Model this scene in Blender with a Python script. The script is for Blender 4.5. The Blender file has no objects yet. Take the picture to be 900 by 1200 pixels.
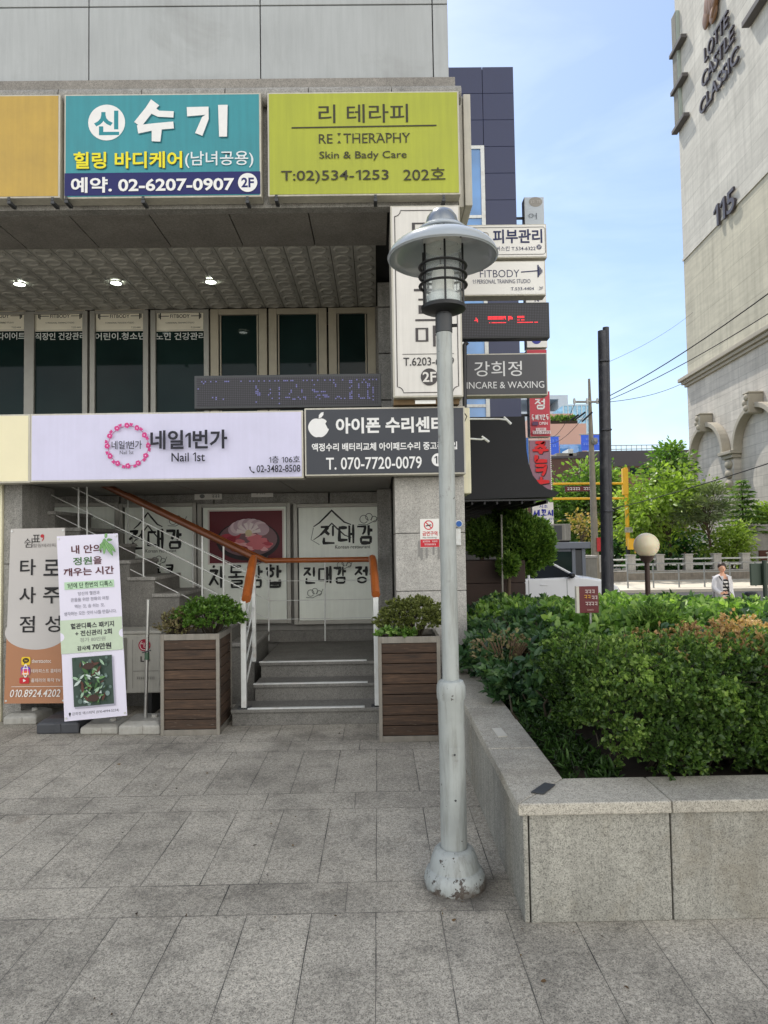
import bpy, bmesh, math, random
import numpy as np
from mathutils import Vector, Matrix, Euler
sc = bpy.context.scene
COL = sc.collection
rnd = random.Random(11)
NR = np.random.RandomState(5)

# ------------------------------------------------------------------ camera, sky, sun, exposure
F = 820.0
CAM = Vector((0.0, 0.0, 1.55))
CAM_ROT = (Matrix.Rotation(math.radians(-0.56), 3, 'Z') @ Matrix.Rotation(math.radians(90 + 2.44), 3, 'X')
           @ Matrix.Rotation(math.radians(-0.9), 3, 'Z'))
cd = bpy.data.cameras.new('camera')
cam = bpy.data.objects.new('camera', cd)
COL.objects.link(cam)
cam.matrix_world = Matrix.Translation(CAM) @ CAM_ROT.to_4x4()
cd.sensor_fit = 'VERTICAL'
cd.sensor_height = 36.0
cd.lens = F / 1200 * 36.0
cd.clip_start = 0.05
cd.clip_end = 5000
sc.camera = cam

SUN_EL, SUN_AZ = math.radians(58), math.radians(-21)
wd = bpy.data.worlds.new('World')
sc.world = wd
wd.use_nodes = True
wn = wd.node_tree
bg = wn.nodes['Background']
sky = wn.nodes.new('ShaderNodeTexSky')
sky.sky_type = 'NISHITA'
sky.sun_disc = False
sky.sun_elevation = SUN_EL
sky.sun_rotation = SUN_AZ
sky.air_density = 1.1
sky.dust_density = 0.9
sky.ozone_density = 2.2
wtc = wn.nodes.new('ShaderNodeTexCoord')
wmp = wn.nodes.new('ShaderNodeMapping')
wmp.inputs['Scale'].default_value = (1.2, 1.0, 3.4)
wmp.inputs['Rotation'].default_value = (0.25, 0.3, 0.4)
wno = wn.nodes.new('ShaderNodeTexNoise')
wno.inputs['Scale'].default_value = 2.3
wno.inputs['Detail'].default_value = 7
wno.inputs['Roughness'].default_value = 0.55
wno.inputs['Distortion'].default_value = 0.5
wrp = wn.nodes.new('ShaderNodeValToRGB')
wrp.color_ramp.elements[0].position = 0.42
wrp.color_ramp.elements[0].color = (0.05, 0.05, 0.05, 1)
wrp.color_ramp.elements[1].position = 0.78
wrp.color_ramp.elements[1].color = (0.3, 0.3, 0.3, 1)
wmx = wn.nodes.new('ShaderNodeMixRGB')
wmx.inputs['Color2'].default_value = (7.5, 8.2, 9.2, 1)
L = wn.links.new
L(wtc.outputs['Generated'], wmp.inputs['Vector'])
L(wmp.outputs['Vector'], wno.inputs['Vector'])
L(wno.outputs['Fac'], wrp.inputs['Fac'])
L(wrp.outputs['Color'], wmx.inputs['Fac'])
L(sky.outputs['Color'], wmx.inputs['Color1'])
# bright cloud bank added behind the camera, unseen, to light the shaded facade
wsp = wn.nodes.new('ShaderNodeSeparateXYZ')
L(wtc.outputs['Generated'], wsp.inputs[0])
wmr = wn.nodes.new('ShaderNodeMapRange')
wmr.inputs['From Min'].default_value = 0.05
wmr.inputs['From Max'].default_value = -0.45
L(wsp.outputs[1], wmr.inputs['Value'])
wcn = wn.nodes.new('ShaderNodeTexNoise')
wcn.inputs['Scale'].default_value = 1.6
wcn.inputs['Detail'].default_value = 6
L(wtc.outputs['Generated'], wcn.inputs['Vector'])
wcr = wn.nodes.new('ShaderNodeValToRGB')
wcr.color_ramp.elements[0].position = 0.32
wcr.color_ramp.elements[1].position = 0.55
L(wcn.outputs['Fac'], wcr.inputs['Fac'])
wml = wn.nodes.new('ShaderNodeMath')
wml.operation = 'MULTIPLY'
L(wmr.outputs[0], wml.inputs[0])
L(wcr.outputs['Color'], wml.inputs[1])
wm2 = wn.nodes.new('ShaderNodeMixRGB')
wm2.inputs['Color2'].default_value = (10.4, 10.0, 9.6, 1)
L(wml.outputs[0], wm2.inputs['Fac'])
wlo = wn.nodes.new('ShaderNodeMapRange')  # added bank is brighter low down, to reach under the overhangs
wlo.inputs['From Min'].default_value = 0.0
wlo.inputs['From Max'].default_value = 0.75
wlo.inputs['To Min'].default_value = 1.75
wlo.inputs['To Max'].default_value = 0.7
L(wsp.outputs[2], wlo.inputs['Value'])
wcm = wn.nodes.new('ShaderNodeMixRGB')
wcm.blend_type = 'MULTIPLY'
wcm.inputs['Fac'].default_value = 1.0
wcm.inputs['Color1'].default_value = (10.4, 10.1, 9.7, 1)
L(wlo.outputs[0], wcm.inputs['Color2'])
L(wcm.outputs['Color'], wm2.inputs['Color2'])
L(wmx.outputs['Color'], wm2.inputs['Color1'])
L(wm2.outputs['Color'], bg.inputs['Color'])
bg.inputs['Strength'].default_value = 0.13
sl = bpy.data.lights.new('sun', 'SUN')
sl.energy = 3.1
sl.angle = math.radians(0.53)
sl.color = (1.0, 0.95, 0.86)
so = bpy.data.objects.new('sun', sl)
COL.objects.link(so)
SV = Vector((math.sin(SUN_AZ) * math.cos(SUN_EL), math.cos(SUN_AZ) * math.cos(SUN_EL), math.sin(SUN_EL)))
so.rotation_euler = (-SV).to_track_quat('-Z', 'Y').to_euler()
so.location = (-10, 20, 40)
sc.view_settings.view_transform = 'Standard'
sc.view_settings.look = 'None'
sc.view_settings.gamma = 1
sc.view_settings.use_curve_mapping = False
sc.view_settings.exposure = 0.55
sc.cycles.max_bounces = 8
sc.cycles.diffuse_bounces = 4
sc.cycles.glossy_bounces = 3
sc.cycles.transmission_bounces = 6
sc.cycles.transparent_max_bounces = 8
sc.cycles.sample_clamp_indirect = 6

# ------------------------------------------------------------------ picture geometry
def P(u, v, Y):
    d = CAM_ROT @ Vector(((u - 450) / F, (600 - v) / F, -1))
    return CAM + d * ((Y - CAM.y) / d.y)

def PX(u, v, X):
    d = CAM_ROT @ Vector(((u - 450) / F, (600 - v) / F, -1))
    return CAM + d * ((X - CAM.x) / d.x)

def G(u, v, z=0.0):
    d = CAM_ROT @ Vector(((u - 450) / F, (600 - v) / F, -1))
    return CAM + d * ((z - CAM.z) / d.z)

def rect(x0, y0, x1, y1, Y):
    c = P((x0 + x1) / 2, (y0 + y1) / 2, Y)
    w, h = abs(x1 - x0) / F * Y, abs(y1 - y0) / F * Y
    return c.x - w / 2, c.x + w / 2, c.z - h / 2, c.z + h / 2

def S(r, g, b):
    def f(c):
        c /= 255.0
        return c / 12.92 if c <= 0.04045 else ((c + 0.055) / 1.055) ** 2.4
    return (f(r), f(g), f(b), 1.0)

# ------------------------------------------------------------------ materials
class NT:
    def __init__(s, name):
        s.m = bpy.data.materials.new(name)
        s.m.use_nodes = True
        s.t = s.m.node_tree
        s.b = s.t.nodes['Principled BSDF']
        s.out = s.t.nodes['Material Output']
    def n(s, kind, ins=None, **kw):
        x = s.t.nodes.new('ShaderNode' + kind)
        for k, v in kw.items():
            setattr(x, k, v)
        for k, v in (ins or {}).items():
            s.set(x.inputs[k], v)
        return x
    def set(s, sock, v):
        if isinstance(v, bpy.types.NodeSocket):
            s.t.links.new(v, sock)
        else:
            sock.default_value = v
    def math(s, op, a, b=0.0, c=None):
        x = s.n('Math', operation=op)
        s.set(x.inputs[0], a)
        s.set(x.inputs[1], b)
        if c is not None:
            s.set(x.inputs[2], c)
        return x.outputs[0]
    def mix(s, fac, a, b, mode='MIX'):
        x = s.n('MixRGB', blend_type=mode)
        s.set(x.inputs[0], fac)
        s.set(x.inputs[1], a)
        s.set(x.inputs[2], b)
        return x.outputs[0]
    def ramp(s, fac, stops):
        x = s.n('ValToRGB')
        s.set(x.inputs[0], fac)
        e = x.color_ramp.elements
        while len(e) < len(stops):
            e.new(0.5)
        for i, (p, c) in enumerate(stops):
            e[i].position = p
            e[i].color = c if len(c) == 4 else (*c, 1)
        return x.outputs[0]
    def coord(s, which='Object'):
        return s.n('TexCoord').outputs[which]
    def noise(s, vec, scale, detail=4, rough=0.55, dist=0.0):
        x = s.n('TexNoise')
        s.set(x.inputs['Vector'], vec)
        x.inputs['Scale'].default_value = scale
        x.inputs['Detail'].default_value = detail
        x.inputs['Roughness'].default_value = rough
        x.inputs['Distortion'].default_value = dist
        return x.outputs['Fac']
    def bump(s, h, strength=0.3, dist=0.01):
        x = s.n('Bump')
        x.inputs['Strength'].default_value = strength
        x.inputs['Distance'].default_value = dist
        s.set(x.inputs['Height'], h)
        s.set(s.b.inputs['Normal'], x.outputs[0])

def g4(v):
    return (v, v, v, 1)

def plain(name, col, rough=0.5, metal=0.0, var=0.12, scale=6.0, streak=0.0, bump=0.0, spec=0.5, stain=None, stainamt=0.0):
    t = NT(name)
    o = t.coord()
    n1 = t.noise(o, scale, 6, 0.6)
    c = t.mix(1.0, col, t.ramp(n1, [(0.3, g4(1 - var)), (0.7, g4(1 + var * 0.4))]), 'MULTIPLY')
    if streak:
        mp = t.n('Mapping', {'Vector': o, 'Scale': (9, 9, 0.5)})
        n2 = t.noise(mp.outputs[0], 3.0, 5, 0.65)
        c = t.mix(1.0, c, t.ramp(n2, [(0.35, g4(1 - streak)), (0.62, g4(1))]), 'MULTIPLY')
    if stain:
        n3 = t.noise(o, scale * 0.45 + 1, 6, 0.7, 0.6)
        c = t.mix(t.math('MULTIPLY', t.ramp(n3, [(0.52, g4(0)), (0.7, g4(1))]), stainamt), c, stain)
    t.set(t.b.inputs['Base Color'], c)
    t.set(t.b.inputs['Roughness'], t.math('MULTIPLY_ADD', n1, 0.25, max(rough - 0.12, 0.02)))
    t.b.inputs['Metallic'].default_value = metal
    t.b.inputs['Specular IOR Level'].default_value = spec
    if bump:
        t.bump(t.noise(o, scale * 8, 4), bump, 0.004)
    return t.m

def granite(name, base, speck=0.45, scale=260, stain=None, stainamt=0.0, streak=0.0, rough=0.75):
    t = NT(name)
    o = t.coord()
    v = t.n('TexVoronoi', {'Vector': o, 'Scale': scale})
    bw = t.n('RGBToBW', {'Color': v.outputs['Color']}).outputs[0]
    sp = t.ramp(bw, [(0.12, g4(1 - speck)), (0.45, g4(0.96)), (0.9, g4(1.22))])
    c = t.mix(1.0, base, sp, 'MULTIPLY')
    n2 = t.noise(o, 38, 3, 0.6)
    c = t.mix(1.0, c, t.ramp(n2, [(0.3, g4(0.84)), (0.7, g4(1.1))]), 'MULTIPLY')
    n1 = t.noise(o, 2.6, 7, 0.65)
    c = t.mix(1.0, c, t.ramp(n1, [(0.3, g4(0.74)), (0.65, g4(1.05))]), 'MULTIPLY')
    if streak:
        mp = t.n('Mapping', {'Vector': o, 'Scale': (7, 7, 0.6)})
        n4 = t.noise(mp.outputs[0], 2.2, 5, 0.65)
        c = t.mix(1.0, c, t.ramp(n4, [(0.36, g4(1 - streak)), (0.6, g4(1))]), 'MULTIPLY')
    if stain:
        n3 = t.noise(o, 1.7, 6, 0.7, 0.5)
        c = t.mix(t.math('MULTIPLY', t.ramp(n3, [(0.53, g4(0)), (0.72, g4(1))]), stainamt), c, stain)
    t.set(t.b.inputs['Base Color'], c)
    t.b.inputs['Roughness'].default_value = rough
    t.bump(bw, 0.12, 0.002)
    return t.m

def leafmat(name, dark, mid, light, rough=0.42, trans=0.3):
    t = NT(name)
    a = t.n('Attribute', attribute_name='tint').outputs['Fac']
    c = t.ramp(a, [(0.0, dark), (0.5, mid), (1.0, light)])
    t.set(t.b.inputs['Base Color'], c)
    t.b.inputs['Roughness'].default_value = rough
    t.b.inputs['Specular IOR Level'].default_value = 0.4
    tr = t.n('BsdfTranslucent')
    t.set(tr.inputs['Color'], t.mix(1.0, c, (1.5, 1.7, 0.7, 1), 'MULTIPLY'))
    mx = t.n('MixShader')
    mx.inputs[0].default_value = trans
    t.t.links.new(t.b.outputs[0], mx.inputs[1])
    t.t.links.new(tr.outputs[0], mx.inputs[2])
    t.t.links.new(mx.outputs[0], t.out.inputs['Surface'])
    return t.m

def emit(name, col, strength):
    t = NT(name)
    t.set(t.b.inputs['Base Color'], col)
    t.set(t.b.inputs['Emission Color'], col)
    t.b.inputs['Emission Strength'].default_value = strength
    return t.m

def glassy(name, col, rough=0.04, spec=0.6):
    t = NT(name)
    n = t.noise(t.coord(), 1.2, 2)
    t.set(t.b.inputs['Base Color'], t.mix(1.0, col, t.ramp(n, [(0.3, g4(0.7)), (0.7, g4(1.3))]), 'MULTIPLY'))
    t.b.inputs['Roughness'].default_value = rough
    t.b.inputs['Specular IOR Level'].default_value = spec
    return t.m

_flat = {}
def ink(r, g, b, rough=0.5):
    k = (r, g, b)
    if k not in _flat:
        _flat[k] = plain('ink_%d_%d_%d' % k, S(r, g, b), rough, 0, 0.06, 14, spec=0.35)
    return _flat[k]

M = {}
M['panel_metal'] = plain('grey_metal_panel', S(168, 172, 172), 0.42, 0.0, 0.10, 1.1, 0.10, stain=S(120, 120, 116), stainamt=0.25)
M['granite_dark'] = granite('soffit_granite', S(142, 138, 131), 0.35, 200)
M['granite_grey'] = granite('grey_granite', S(158, 156, 150), 0.45, 200, streak=0.2)
M['granite_col'] = granite('column_granite', S(186, 183, 176), 0.35, 190, streak=0.12)
M['granite_step'] = granite('step_granite', S(122, 120, 114), 0.42, 220, stain=S(70, 68, 62), stainamt=0.4)
M['granite_planter'] = granite('planter_granite', S(160, 158, 148), 0.5, 230, stain=S(112, 98, 72), stainamt=0.4, streak=0.2)
M['granite_coping'] = granite('coping_granite', S(178, 173, 160), 0.5, 260, stain=S(96, 90, 78), stainamt=0.4)
M['ceiling'] = plain('cast_ceiling_tile', S(176, 174, 166), 0.8, 0, 0.16, 3.0)
M['alu'] = plain('aluminium_frame', S(160, 158, 150), 0.45, 0.25, 0.12, 8)
M['bronze'] = plain('beige_window_frame', S(172, 164, 144), 0.5, 0.1, 0.12, 8)
M['win'] = glassy('dark_green_glass', S(26, 42, 40), 0.04, 0.14)
M['win_blue'] = glassy('blue_glass', S(88, 140, 196), 0.05, 0.7)
M['dark'] = plain('dark_void', S(34, 34, 34), 0.8, 0, 0.2)
M['concrete'] = plain('concrete', S(150, 147, 138), 0.85, 0, 0.18, 3, 0.2, 0.2)
M['render_grey'] = plain('grey_render', S(140, 138, 132), 0.85, 0, 0.14, 2, 0.15)
M['sign_edge'] = plain('sign_cabinet_edge', S(196, 192, 178), 0.5, 0.0, 0.14, 5, 0.16)
M['cream_edge'] = plain('cream_cabinet', S(232, 226, 196), 0.5, 0.0, 0.10, 5, 0.10)
M['steel'] = plain('stainless_steel', S(190, 190, 186), 0.3, 0.85, 0.1, 12)
M['white_paint'] = plain('white_paint', S(214, 216, 212), 0.4, 0, 0.12, 10, 0.08, stain=S(150, 120, 90), stainamt=0.35)
M['black_metal'] = plain('black_metal', S(36, 37, 39), 0.4, 0.2, 0.2, 10)
M['dark_grey'] = plain('dark_grey_metal', S(62, 64, 66), 0.5, 0.1, 0.15, 8)
M['handrail'] = plain('varnished_handrail', S(168, 92, 42), 0.32, 0, 0.3, 5, 0.15)
M['rail_dark'] = plain('weathered_handrail', S(104, 58, 32), 0.4, 0, 0.3, 5, 0.2)
M['planter_frame'] = plain('planter_metal_frame', S(142, 137, 127), 0.5, 0.3, 0.18, 9, 0.2, stain=S(104, 88, 70), stainamt=0.4)
M['soil'] = plain('planting_soil', S(54, 44, 34), 0.95, 0, 0.4, 20, 0, 0.6)
M['bark'] = plain('tree_bark', S(84, 70, 56), 0.9, 0, 0.3, 9, 0.3, 0.5)
M['twig'] = plain('hedge_twigs', S(58, 50, 36), 0.9, 0, 0.3, 12)
M['skin'] = plain('skin', S(214, 164, 136), 0.55, 0, 0.04, 5)
M['hair'] = plain('hair', S(44, 28, 20), 0.5, 0, 0.2, 40)
M['rubber'] = plain('rubber', S(26, 26, 27), 0.8, 0, 0.2, 20)
M['chrome'] = plain('chrome', S(210, 210, 212), 0.12, 1.0, 0.04, 5)

def wood_mat():
    t = NT('dark_timber_planks')
    o = t.coord()
    sep = t.n('SeparateXYZ', {'Vector': o})
    mp = t.n('Mapping', {'Vector': o, 'Scale': (2.0, 2.0, 26.0)})
    n1 = t.noise(mp.outputs[0], 3.0, 6, 0.65, 0.4)
    wn_ = t.n('TexWhiteNoise', {'W': t.math('FLOOR', t.math('MULTIPLY', sep.outputs[2], 1 / 0.0745))}, noise_dimensions='1D')
    c = t.ramp(n1, [(0.25, S(36, 26, 18)), (0.55, S(70, 51, 36)), (0.8, S(98, 75, 56))])
    c = t.mix(1.0, c, t.ramp(wn_.outputs[0], [(0, g4(0.72)), (1, g4(1.15))]), 'MULTIPLY')
    n2 = t.noise(o, 2.4, 4)
    mp2 = t.n('Mapping', {'Vector': o, 'Scale': (6, 6, 40)})
    n3 = t.noise(mp2.outputs[0], 2.6, 6, 0.7)
    chip = t.math('MULTIPLY', t.ramp(n3, [(0.62, g4(0)), (0.7, g4(0.7))]), t.ramp(n2, [(0.42, g4(0)), (0.6, g4(1))]))
    c = t.mix(chip, c, S(150, 138, 122))
    t.set(t.b.inputs['Base Color'], c)
    t.b.inputs['Roughness'].default_value = 0.7
    t.bump(n1, 0.3, 0.004)
    return t.m
M['timber'] = wood_mat()

def paving_mat():
    t = NT('granite_paving')
    o = t.coord()
    sep = t.n('SeparateXYZ', {'Vector': o})
    warp = t.noise(o, 1.3, 2)
    X, Y = sep.outputs[0], sep.outputs[1]
    X = t.math('ADD', X, t.math('MULTIPLY', t.math('SUBTRACT', warp, 0.5), 0.012))
    px = 0.269
    fx = t.math('MODULO', t.math('ADD', X, 26.93), px)
    ix = t.math('FLOOR', t.math('DIVIDE', t.math('ADD', X, 26.93), px))
    Ys = t.math('ADD', t.math('SUBTRACT', Y, 3.0), 23.0)
    fy = t.math('MODULO', Ys, 1.15)
    iy = t.math('FLOOR', t.math('DIVIDE', Ys, 1.15))
    narrow = t.math('LESS_THAN', fy, 0.265)
    # the header course has its own, wider stones
    fxh = t.math('MODULO', t.math('ADD', X, 26.93 + 0.13), px * 2)
    ixh = t.math('FLOOR', t.math('DIVIDE', t.math('ADD', X, 26.93 + 0.13), px * 2))
    fxx = t.math('ADD', t.math('MULTIPLY', narrow, fxh), t.math('MULTIPLY', t.math('SUBTRACT', 1.0, narrow), fx))
    ixx = t.math('ADD', t.math('MULTIPLY', narrow, t.math('ADD', ixh, 500.5)), t.math('MULTIPLY', t.math('SUBTRACT', 1.0, narrow), ix))
    lim = t.math('ADD', t.math('MULTIPLY', narrow, px * 2), t.math('MULTIPLY', t.math('SUBTRACT', 1.0, narrow), px))
    dx = t.math('MINIMUM', fxx, t.math('SUBTRACT', lim, fxx))
    d1 = t.math('MINIMUM', fy, t.math('ABSOLUTE', t.math('SUBTRACT', fy, 0.265)))
    d1 = t.math('MINIMUM', d1, t.math('SUBTRACT', 1.15, fy))
    d = t.math('MINIMUM', dx, d1)
    cell = t.n('CombineXYZ')
    t.set(cell.inputs[0], ixx)
    t.set(cell.inputs[1], iy)
    t.set(cell.inputs[2], narrow)
    wn_ = t.n('TexWhiteNoise', {'Vector': cell.outputs[0]}, noise_dimensions='3D')
    v = t.n('TexVoronoi', {'Vector': o, 'Scale': 240.0})
    bw = t.n('RGBToBW', {'Color': v.outputs['Color']}).outputs[0]
    c = t.mix(1.0, S(190, 183, 168), t.ramp(bw, [(0.1, g4(0.42)), (0.45, g4(0.95)), (0.9, g4(1.3))]), 'MULTIPLY')
    c = t.mix(1.0, c, t.ramp(t.noise(o, 48, 5, 0.75), [(0.32, g4(0.56)), (0.52, g4(0.96)), (0.7, g4(1.2))]), 'MULTIPLY')
    c = t.mix(1.0, c, t.ramp(wn_.outputs[0], [(0, g4(0.86)), (1, g4(1.06))]), 'MULTIPLY')
    n1 = t.noise(o, 0.75, 8, 0.68, 0.4)
    c = t.mix(1.0, c, t.ramp(n1, [(0.3, g4(0.42)), (0.47, g4(0.84)), (0.68, g4(1.12))]), 'MULTIPLY')
    n4 = t.noise(o, 4.5, 6, 0.7, 0.3)
    c = t.mix(1.0, c, t.ramp(n4, [(0.28, g4(0.6)), (0.5, g4(0.97)), (0.75, g4(1.08))]), 'MULTIPLY')
    n5 = t.noise(o, 2.1, 4, 0.6)
    c = t.mix(t.ramp(n5, [(0.66, g4(0)), (0.8, g4(0.35))]), c, S(128, 104, 78))
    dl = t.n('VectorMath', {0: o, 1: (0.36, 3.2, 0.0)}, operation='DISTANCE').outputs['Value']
    d2 = t.n('VectorMath', {0: o, 1: (-0.62, 5.6, 0.0)}, operation='DISTANCE').outputs['Value']
    st2 = t.ramp(t.math('ADD', d2, t.math('MULTIPLY', t.noise(o, 3.5, 5, 0.65), 1.1)), [(0.55, g4(0.5)), (1.05, g4(0))])
    c = t.mix(st2, c, S(74, 70, 62))
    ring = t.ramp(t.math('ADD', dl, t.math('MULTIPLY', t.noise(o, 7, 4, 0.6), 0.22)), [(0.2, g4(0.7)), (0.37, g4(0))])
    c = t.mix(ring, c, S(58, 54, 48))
    # dark blotches of old gum and drips
    vo = t.n('TexVoronoi', {'Vector': o, 'Scale': 3.2})
    gum = t.math('LESS_THAN', vo.outputs['Distance'], t.math('MULTIPLY', t.noise(o, 3, 3), 0.06))
    c = t.mix(t.math('MULTIPLY', gum, 0.6), c, S(40, 38, 36))
    vo2 = t.n('TexVoronoi', {'Vector': t.n('Mapping', {'Vector': o, 'Location': (3.3, 1.7, 0)}).outputs[0], 'Scale': 1.7})
    wp = t.math('LESS_THAN', vo2.outputs['Distance'], 0.02)
    c = t.mix(t.math('MULTIPLY', wp, 0.5), c, S(220, 218, 212))
    jn = t.noise(o, 3.5, 3)
    wid = t.math('MULTIPLY_ADD', t.ramp(jn, [(0.45, g4(0)), (0.72, g4(1))]), 0.002, 0.0011)
    joint = t.math('LESS_THAN', d, wid)
    jsoft = t.ramp(t.math('DIVIDE', d, 0.012), [(0.1, g4(0.88)), (1.0, g4(1))])
    c = t.mix(1.0, c, jsoft, 'MULTIPLY')
    jc = t.mix(t.ramp(t.noise(o, 1.1, 2), [(0.45, g4(0)), (0.7, g4(1))]), S(44, 42, 40), S(112, 108, 100))
    c = t.mix(joint, c, jc)
    t.set(t.b.inputs['Base Color'], c)
    t.b.inputs['Roughness'].default_value = 0.72
    h = t.math('SUBTRACT', t.math('MULTIPLY', bw, 0.12), joint)
    t.bump(h, 0.35, 0.004)
    return t.m
M['paving'] = paving_mat()

# ------------------------------------------------------------------ mesh helpers
OFF = {}
def props(o, label=None, cat=None, group=None, kind=None):
    if label: o['label'] = label
    if cat: o['category'] = cat
    if group: o['group'] = group
    if kind: o['kind'] = kind
    return o

def thing(name, loc, label, cat, group=None):
    o = bpy.data.objects.new(name, None)
    o.empty_display_size = 0.1
    COL.objects.link(o)
    o.location = loc
    OFF[o.name] = Vector(loc)
    return props(o, label, cat, group)

class MB:
    def __init__(s):
        s.v = []
        s.f = []
    def add(s, vs, fs):
        b = len(s.v)
        s.v.extend([tuple(x) for x in vs])
        s.f.extend([tuple(i + b for i in f) for f in fs])
        return s
    def box(s, x0, x1, y0, y1, z0, z1):
        return s.add([(x0, y0, z0), (x1, y0, z0), (x1, y1, z0), (x0, y1, z0), (x0, y0, z1), (x1, y0, z1), (x1, y1, z1), (x0, y1, z1)],
                     [(0, 3, 2, 1), (4, 5, 6, 7), (0, 1, 5, 4), (1, 2, 6, 5), (2, 3, 7, 6), (3, 0, 4, 7)])
    def tube(s, pts, radii, n=10, cap=True):
        pts = [Vector(p) for p in pts]
        if not hasattr(radii, '__len__'):
            radii = [radii] * len(pts)
        vs, fs = [], []
        prev = None
        for i, p in enumerate(pts):
            if i == 0: d = pts[1] - pts[0]
            elif i == len(pts) - 1: d = pts[-1] - pts[-2]
            else: d = pts[i + 1] - pts[i - 1]
            d.normalize()
            if prev is None:
                a = Vector((0, 0, 1)) if abs(d.z) < 0.9 else Vector((1, 0, 0))
                x = d.cross(a).normalized()
            else:
                x = (prev - d * prev.dot(d)).normalized()
            prev = x
            y = d.cross(x)
            for k in range(n):
                t = 2 * math.pi * k / n
                vs.append(p + (x * math.cos(t) + y * math.sin(t)) * radii[i])
        for i in range(len(pts) - 1):
            for k in range(n):
                a, b = i * n + k, i * n + (k + 1) % n
                fs.append((a, b, b + n, a + n))
        if cap:
            fs.append(tuple(range(n - 1, -1, -1)))
            fs.append(tuple(range((len(pts) - 1) * n, len(pts) * n)))
        return s.add(vs, fs)
    def lathe(s, prof, c=(0, 0, 0), n=32, cap=True):
        vs, fs = [], []
        for r, z in prof:
            for k in range(n):
                t = 2 * math.pi * k / n
                vs.append((c[0] + r * math.cos(t), c[1] + r * math.sin(t), c[2] + z))
        for i in range(len(prof) - 1):
            for k in range(n):
                a, b = i * n + k, i * n + (k + 1) % n
                fs.append((a, b, b + n, a + n))
        if cap:
            fs.append(tuple(range(n - 1, -1, -1)))
            fs.append(tuple(range((len(prof) - 1) * n, len(prof) * n)))
        return s.add(vs, fs)
    def ring(s, c, R, r, n=32, m=8, sz=1.0):
        vs, fs = [], []
        for i in range(n):
            a = 2 * math.pi * i / n
            for k in range(m):
                t = 2 * math.pi * k / m
                q = R + r * math.cos(t)
                vs.append((c[0] + q * math.cos(a), c[1] + q * math.sin(a), c[2] + r * sz * math.sin(t)))
        for i in range(n):
            for k in range(m):
                a, b = i * m + k, i * m + (k + 1) % m
                c2, d2 = ((i + 1) % n) * m + k, ((i + 1) % n) * m + (k + 1) % m
                fs.append((a, c2, d2, b))
        return s.add(vs, fs)
    def prism(s, pts, y0, y1):          # outline in XZ, extruded along Y
        n = len(pts)
        vs = [(x, y0, z) for x, z in pts] + [(x, y1, z) for x, z in pts]
        fs = [tuple(range(n)), tuple(range(2 * n - 1, n - 1, -1))]
        for i in range(n):
            j = (i + 1) % n
            fs.append((i, i + n, j + n, j))
        return s.add(vs, fs)
    def ball(s, c, rx, ry, rz, n=16, m=10, fn=None):
        vs, fs = [], []
        for i in range(m + 1):
            p = math.pi * i / m
            for k in range(n):
                t = 2 * math.pi * k / n
                d = Vector((math.sin(p) * math.cos(t), math.sin(p) * math.sin(t), math.cos(p)))
                q = fn(d) if fn else 1.0
                vs.append((c[0] + d.x * rx * q, c[1] + d.y * ry * q, c[2] + d.z * rz * q))
        for i in range(m):
            for k in range(n):
                a, b = i * n + k, i * n + (k + 1) % n
                fs.append((a, a + n, b + n, b))
        return s.add(vs, fs)
    def build(s, name, mat, parent=None, bevel=0.0, smooth=False, label=None, fixn=True):
        me = bpy.data.meshes.new(name)
        off = OFF.get(parent.name, Vector()) if parent else Vector()
        vs = [(x - off.x, y - off.y, z - off.z) for x, y, z in s.v] if off.length else s.v
        me.from_pydata(vs, [], s.f)
        if fixn:
            bm = bmesh.new()
            bm.from_mesh(me)
            bmesh.ops.remove_doubles(bm, verts=bm.verts, dist=1e-6)
            bmesh.ops.recalc_face_normals(bm, faces=bm.faces)
            bm.to_mesh(me)
            bm.free()
        me.materials.append(mat)
        o = bpy.data.objects.new(name, me)
        COL.objects.link(o)
        if parent:
            o.parent = parent
            OFF[o.name] = off
        else:
            OFF[o.name] = Vector()
        if smooth:
            me.polygons.foreach_set('use_smooth', [True] * len(me.polygons))
            try:
                me.set_sharp_from_angle(angle=math.radians(38))
            except Exception:
                pass
        if bevel:
            b = o.modifiers.new('bevel', 'BEVEL')
            b.width = bevel
            b.segments = 2
            b.limit_method = 'ANGLE'
        if label: o['label'] = label
        return o

def bx(name, x0, x1, y0, y1, z0, z1, mat, parent=None, bevel=0.0, **k):
    return MB().box(x0, x1, y0, y1, z0, z1).build(name, mat, parent, bevel, **k)

def tb(name, pts, r, mat, parent=None, n=10, **k):
    return MB().tube(pts, r, n).build(name, mat, parent, smooth=True, **k)

def np_mesh(name, V, Fq, mat, parent=None, tint=None, smooth=False):
    me = bpy.data.meshes.new(name)
    off = OFF.get(parent.name, Vector()) if parent else Vector()
    V = V - np.array(off)
    k = Fq.shape[1]
    me.vertices.add(len(V))
    me.vertices.foreach_set('co', V.astype(np.float32).ravel())
    me.loops.add(Fq.size)
    me.loops.foreach_set('vertex_index', Fq.astype(np.int32).ravel())
    me.polygons.add(len(Fq))
    me.polygons.foreach_set('loop_start', np.arange(0, Fq.size, k, dtype=np.int32))
    me.polygons.foreach_set('loop_total', np.full(len(Fq), k, dtype=np.int32))
    me.update(calc_edges=True)
    if tint is not None:
        a = me.attributes.new('tint', 'FLOAT', 'POINT')
        a.data.foreach_set('value', tint.astype(np.float32))
    me.materials.append(mat)
    o = bpy.data.objects.new(name, me)
    COL.objects.link(o)
    if parent: o.parent = parent
    OFF[o.name] = off
    return o

def unit(a):
    return a / np.maximum(np.linalg.norm(a, axis=1, keepdims=True), 1e-9)

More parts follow.
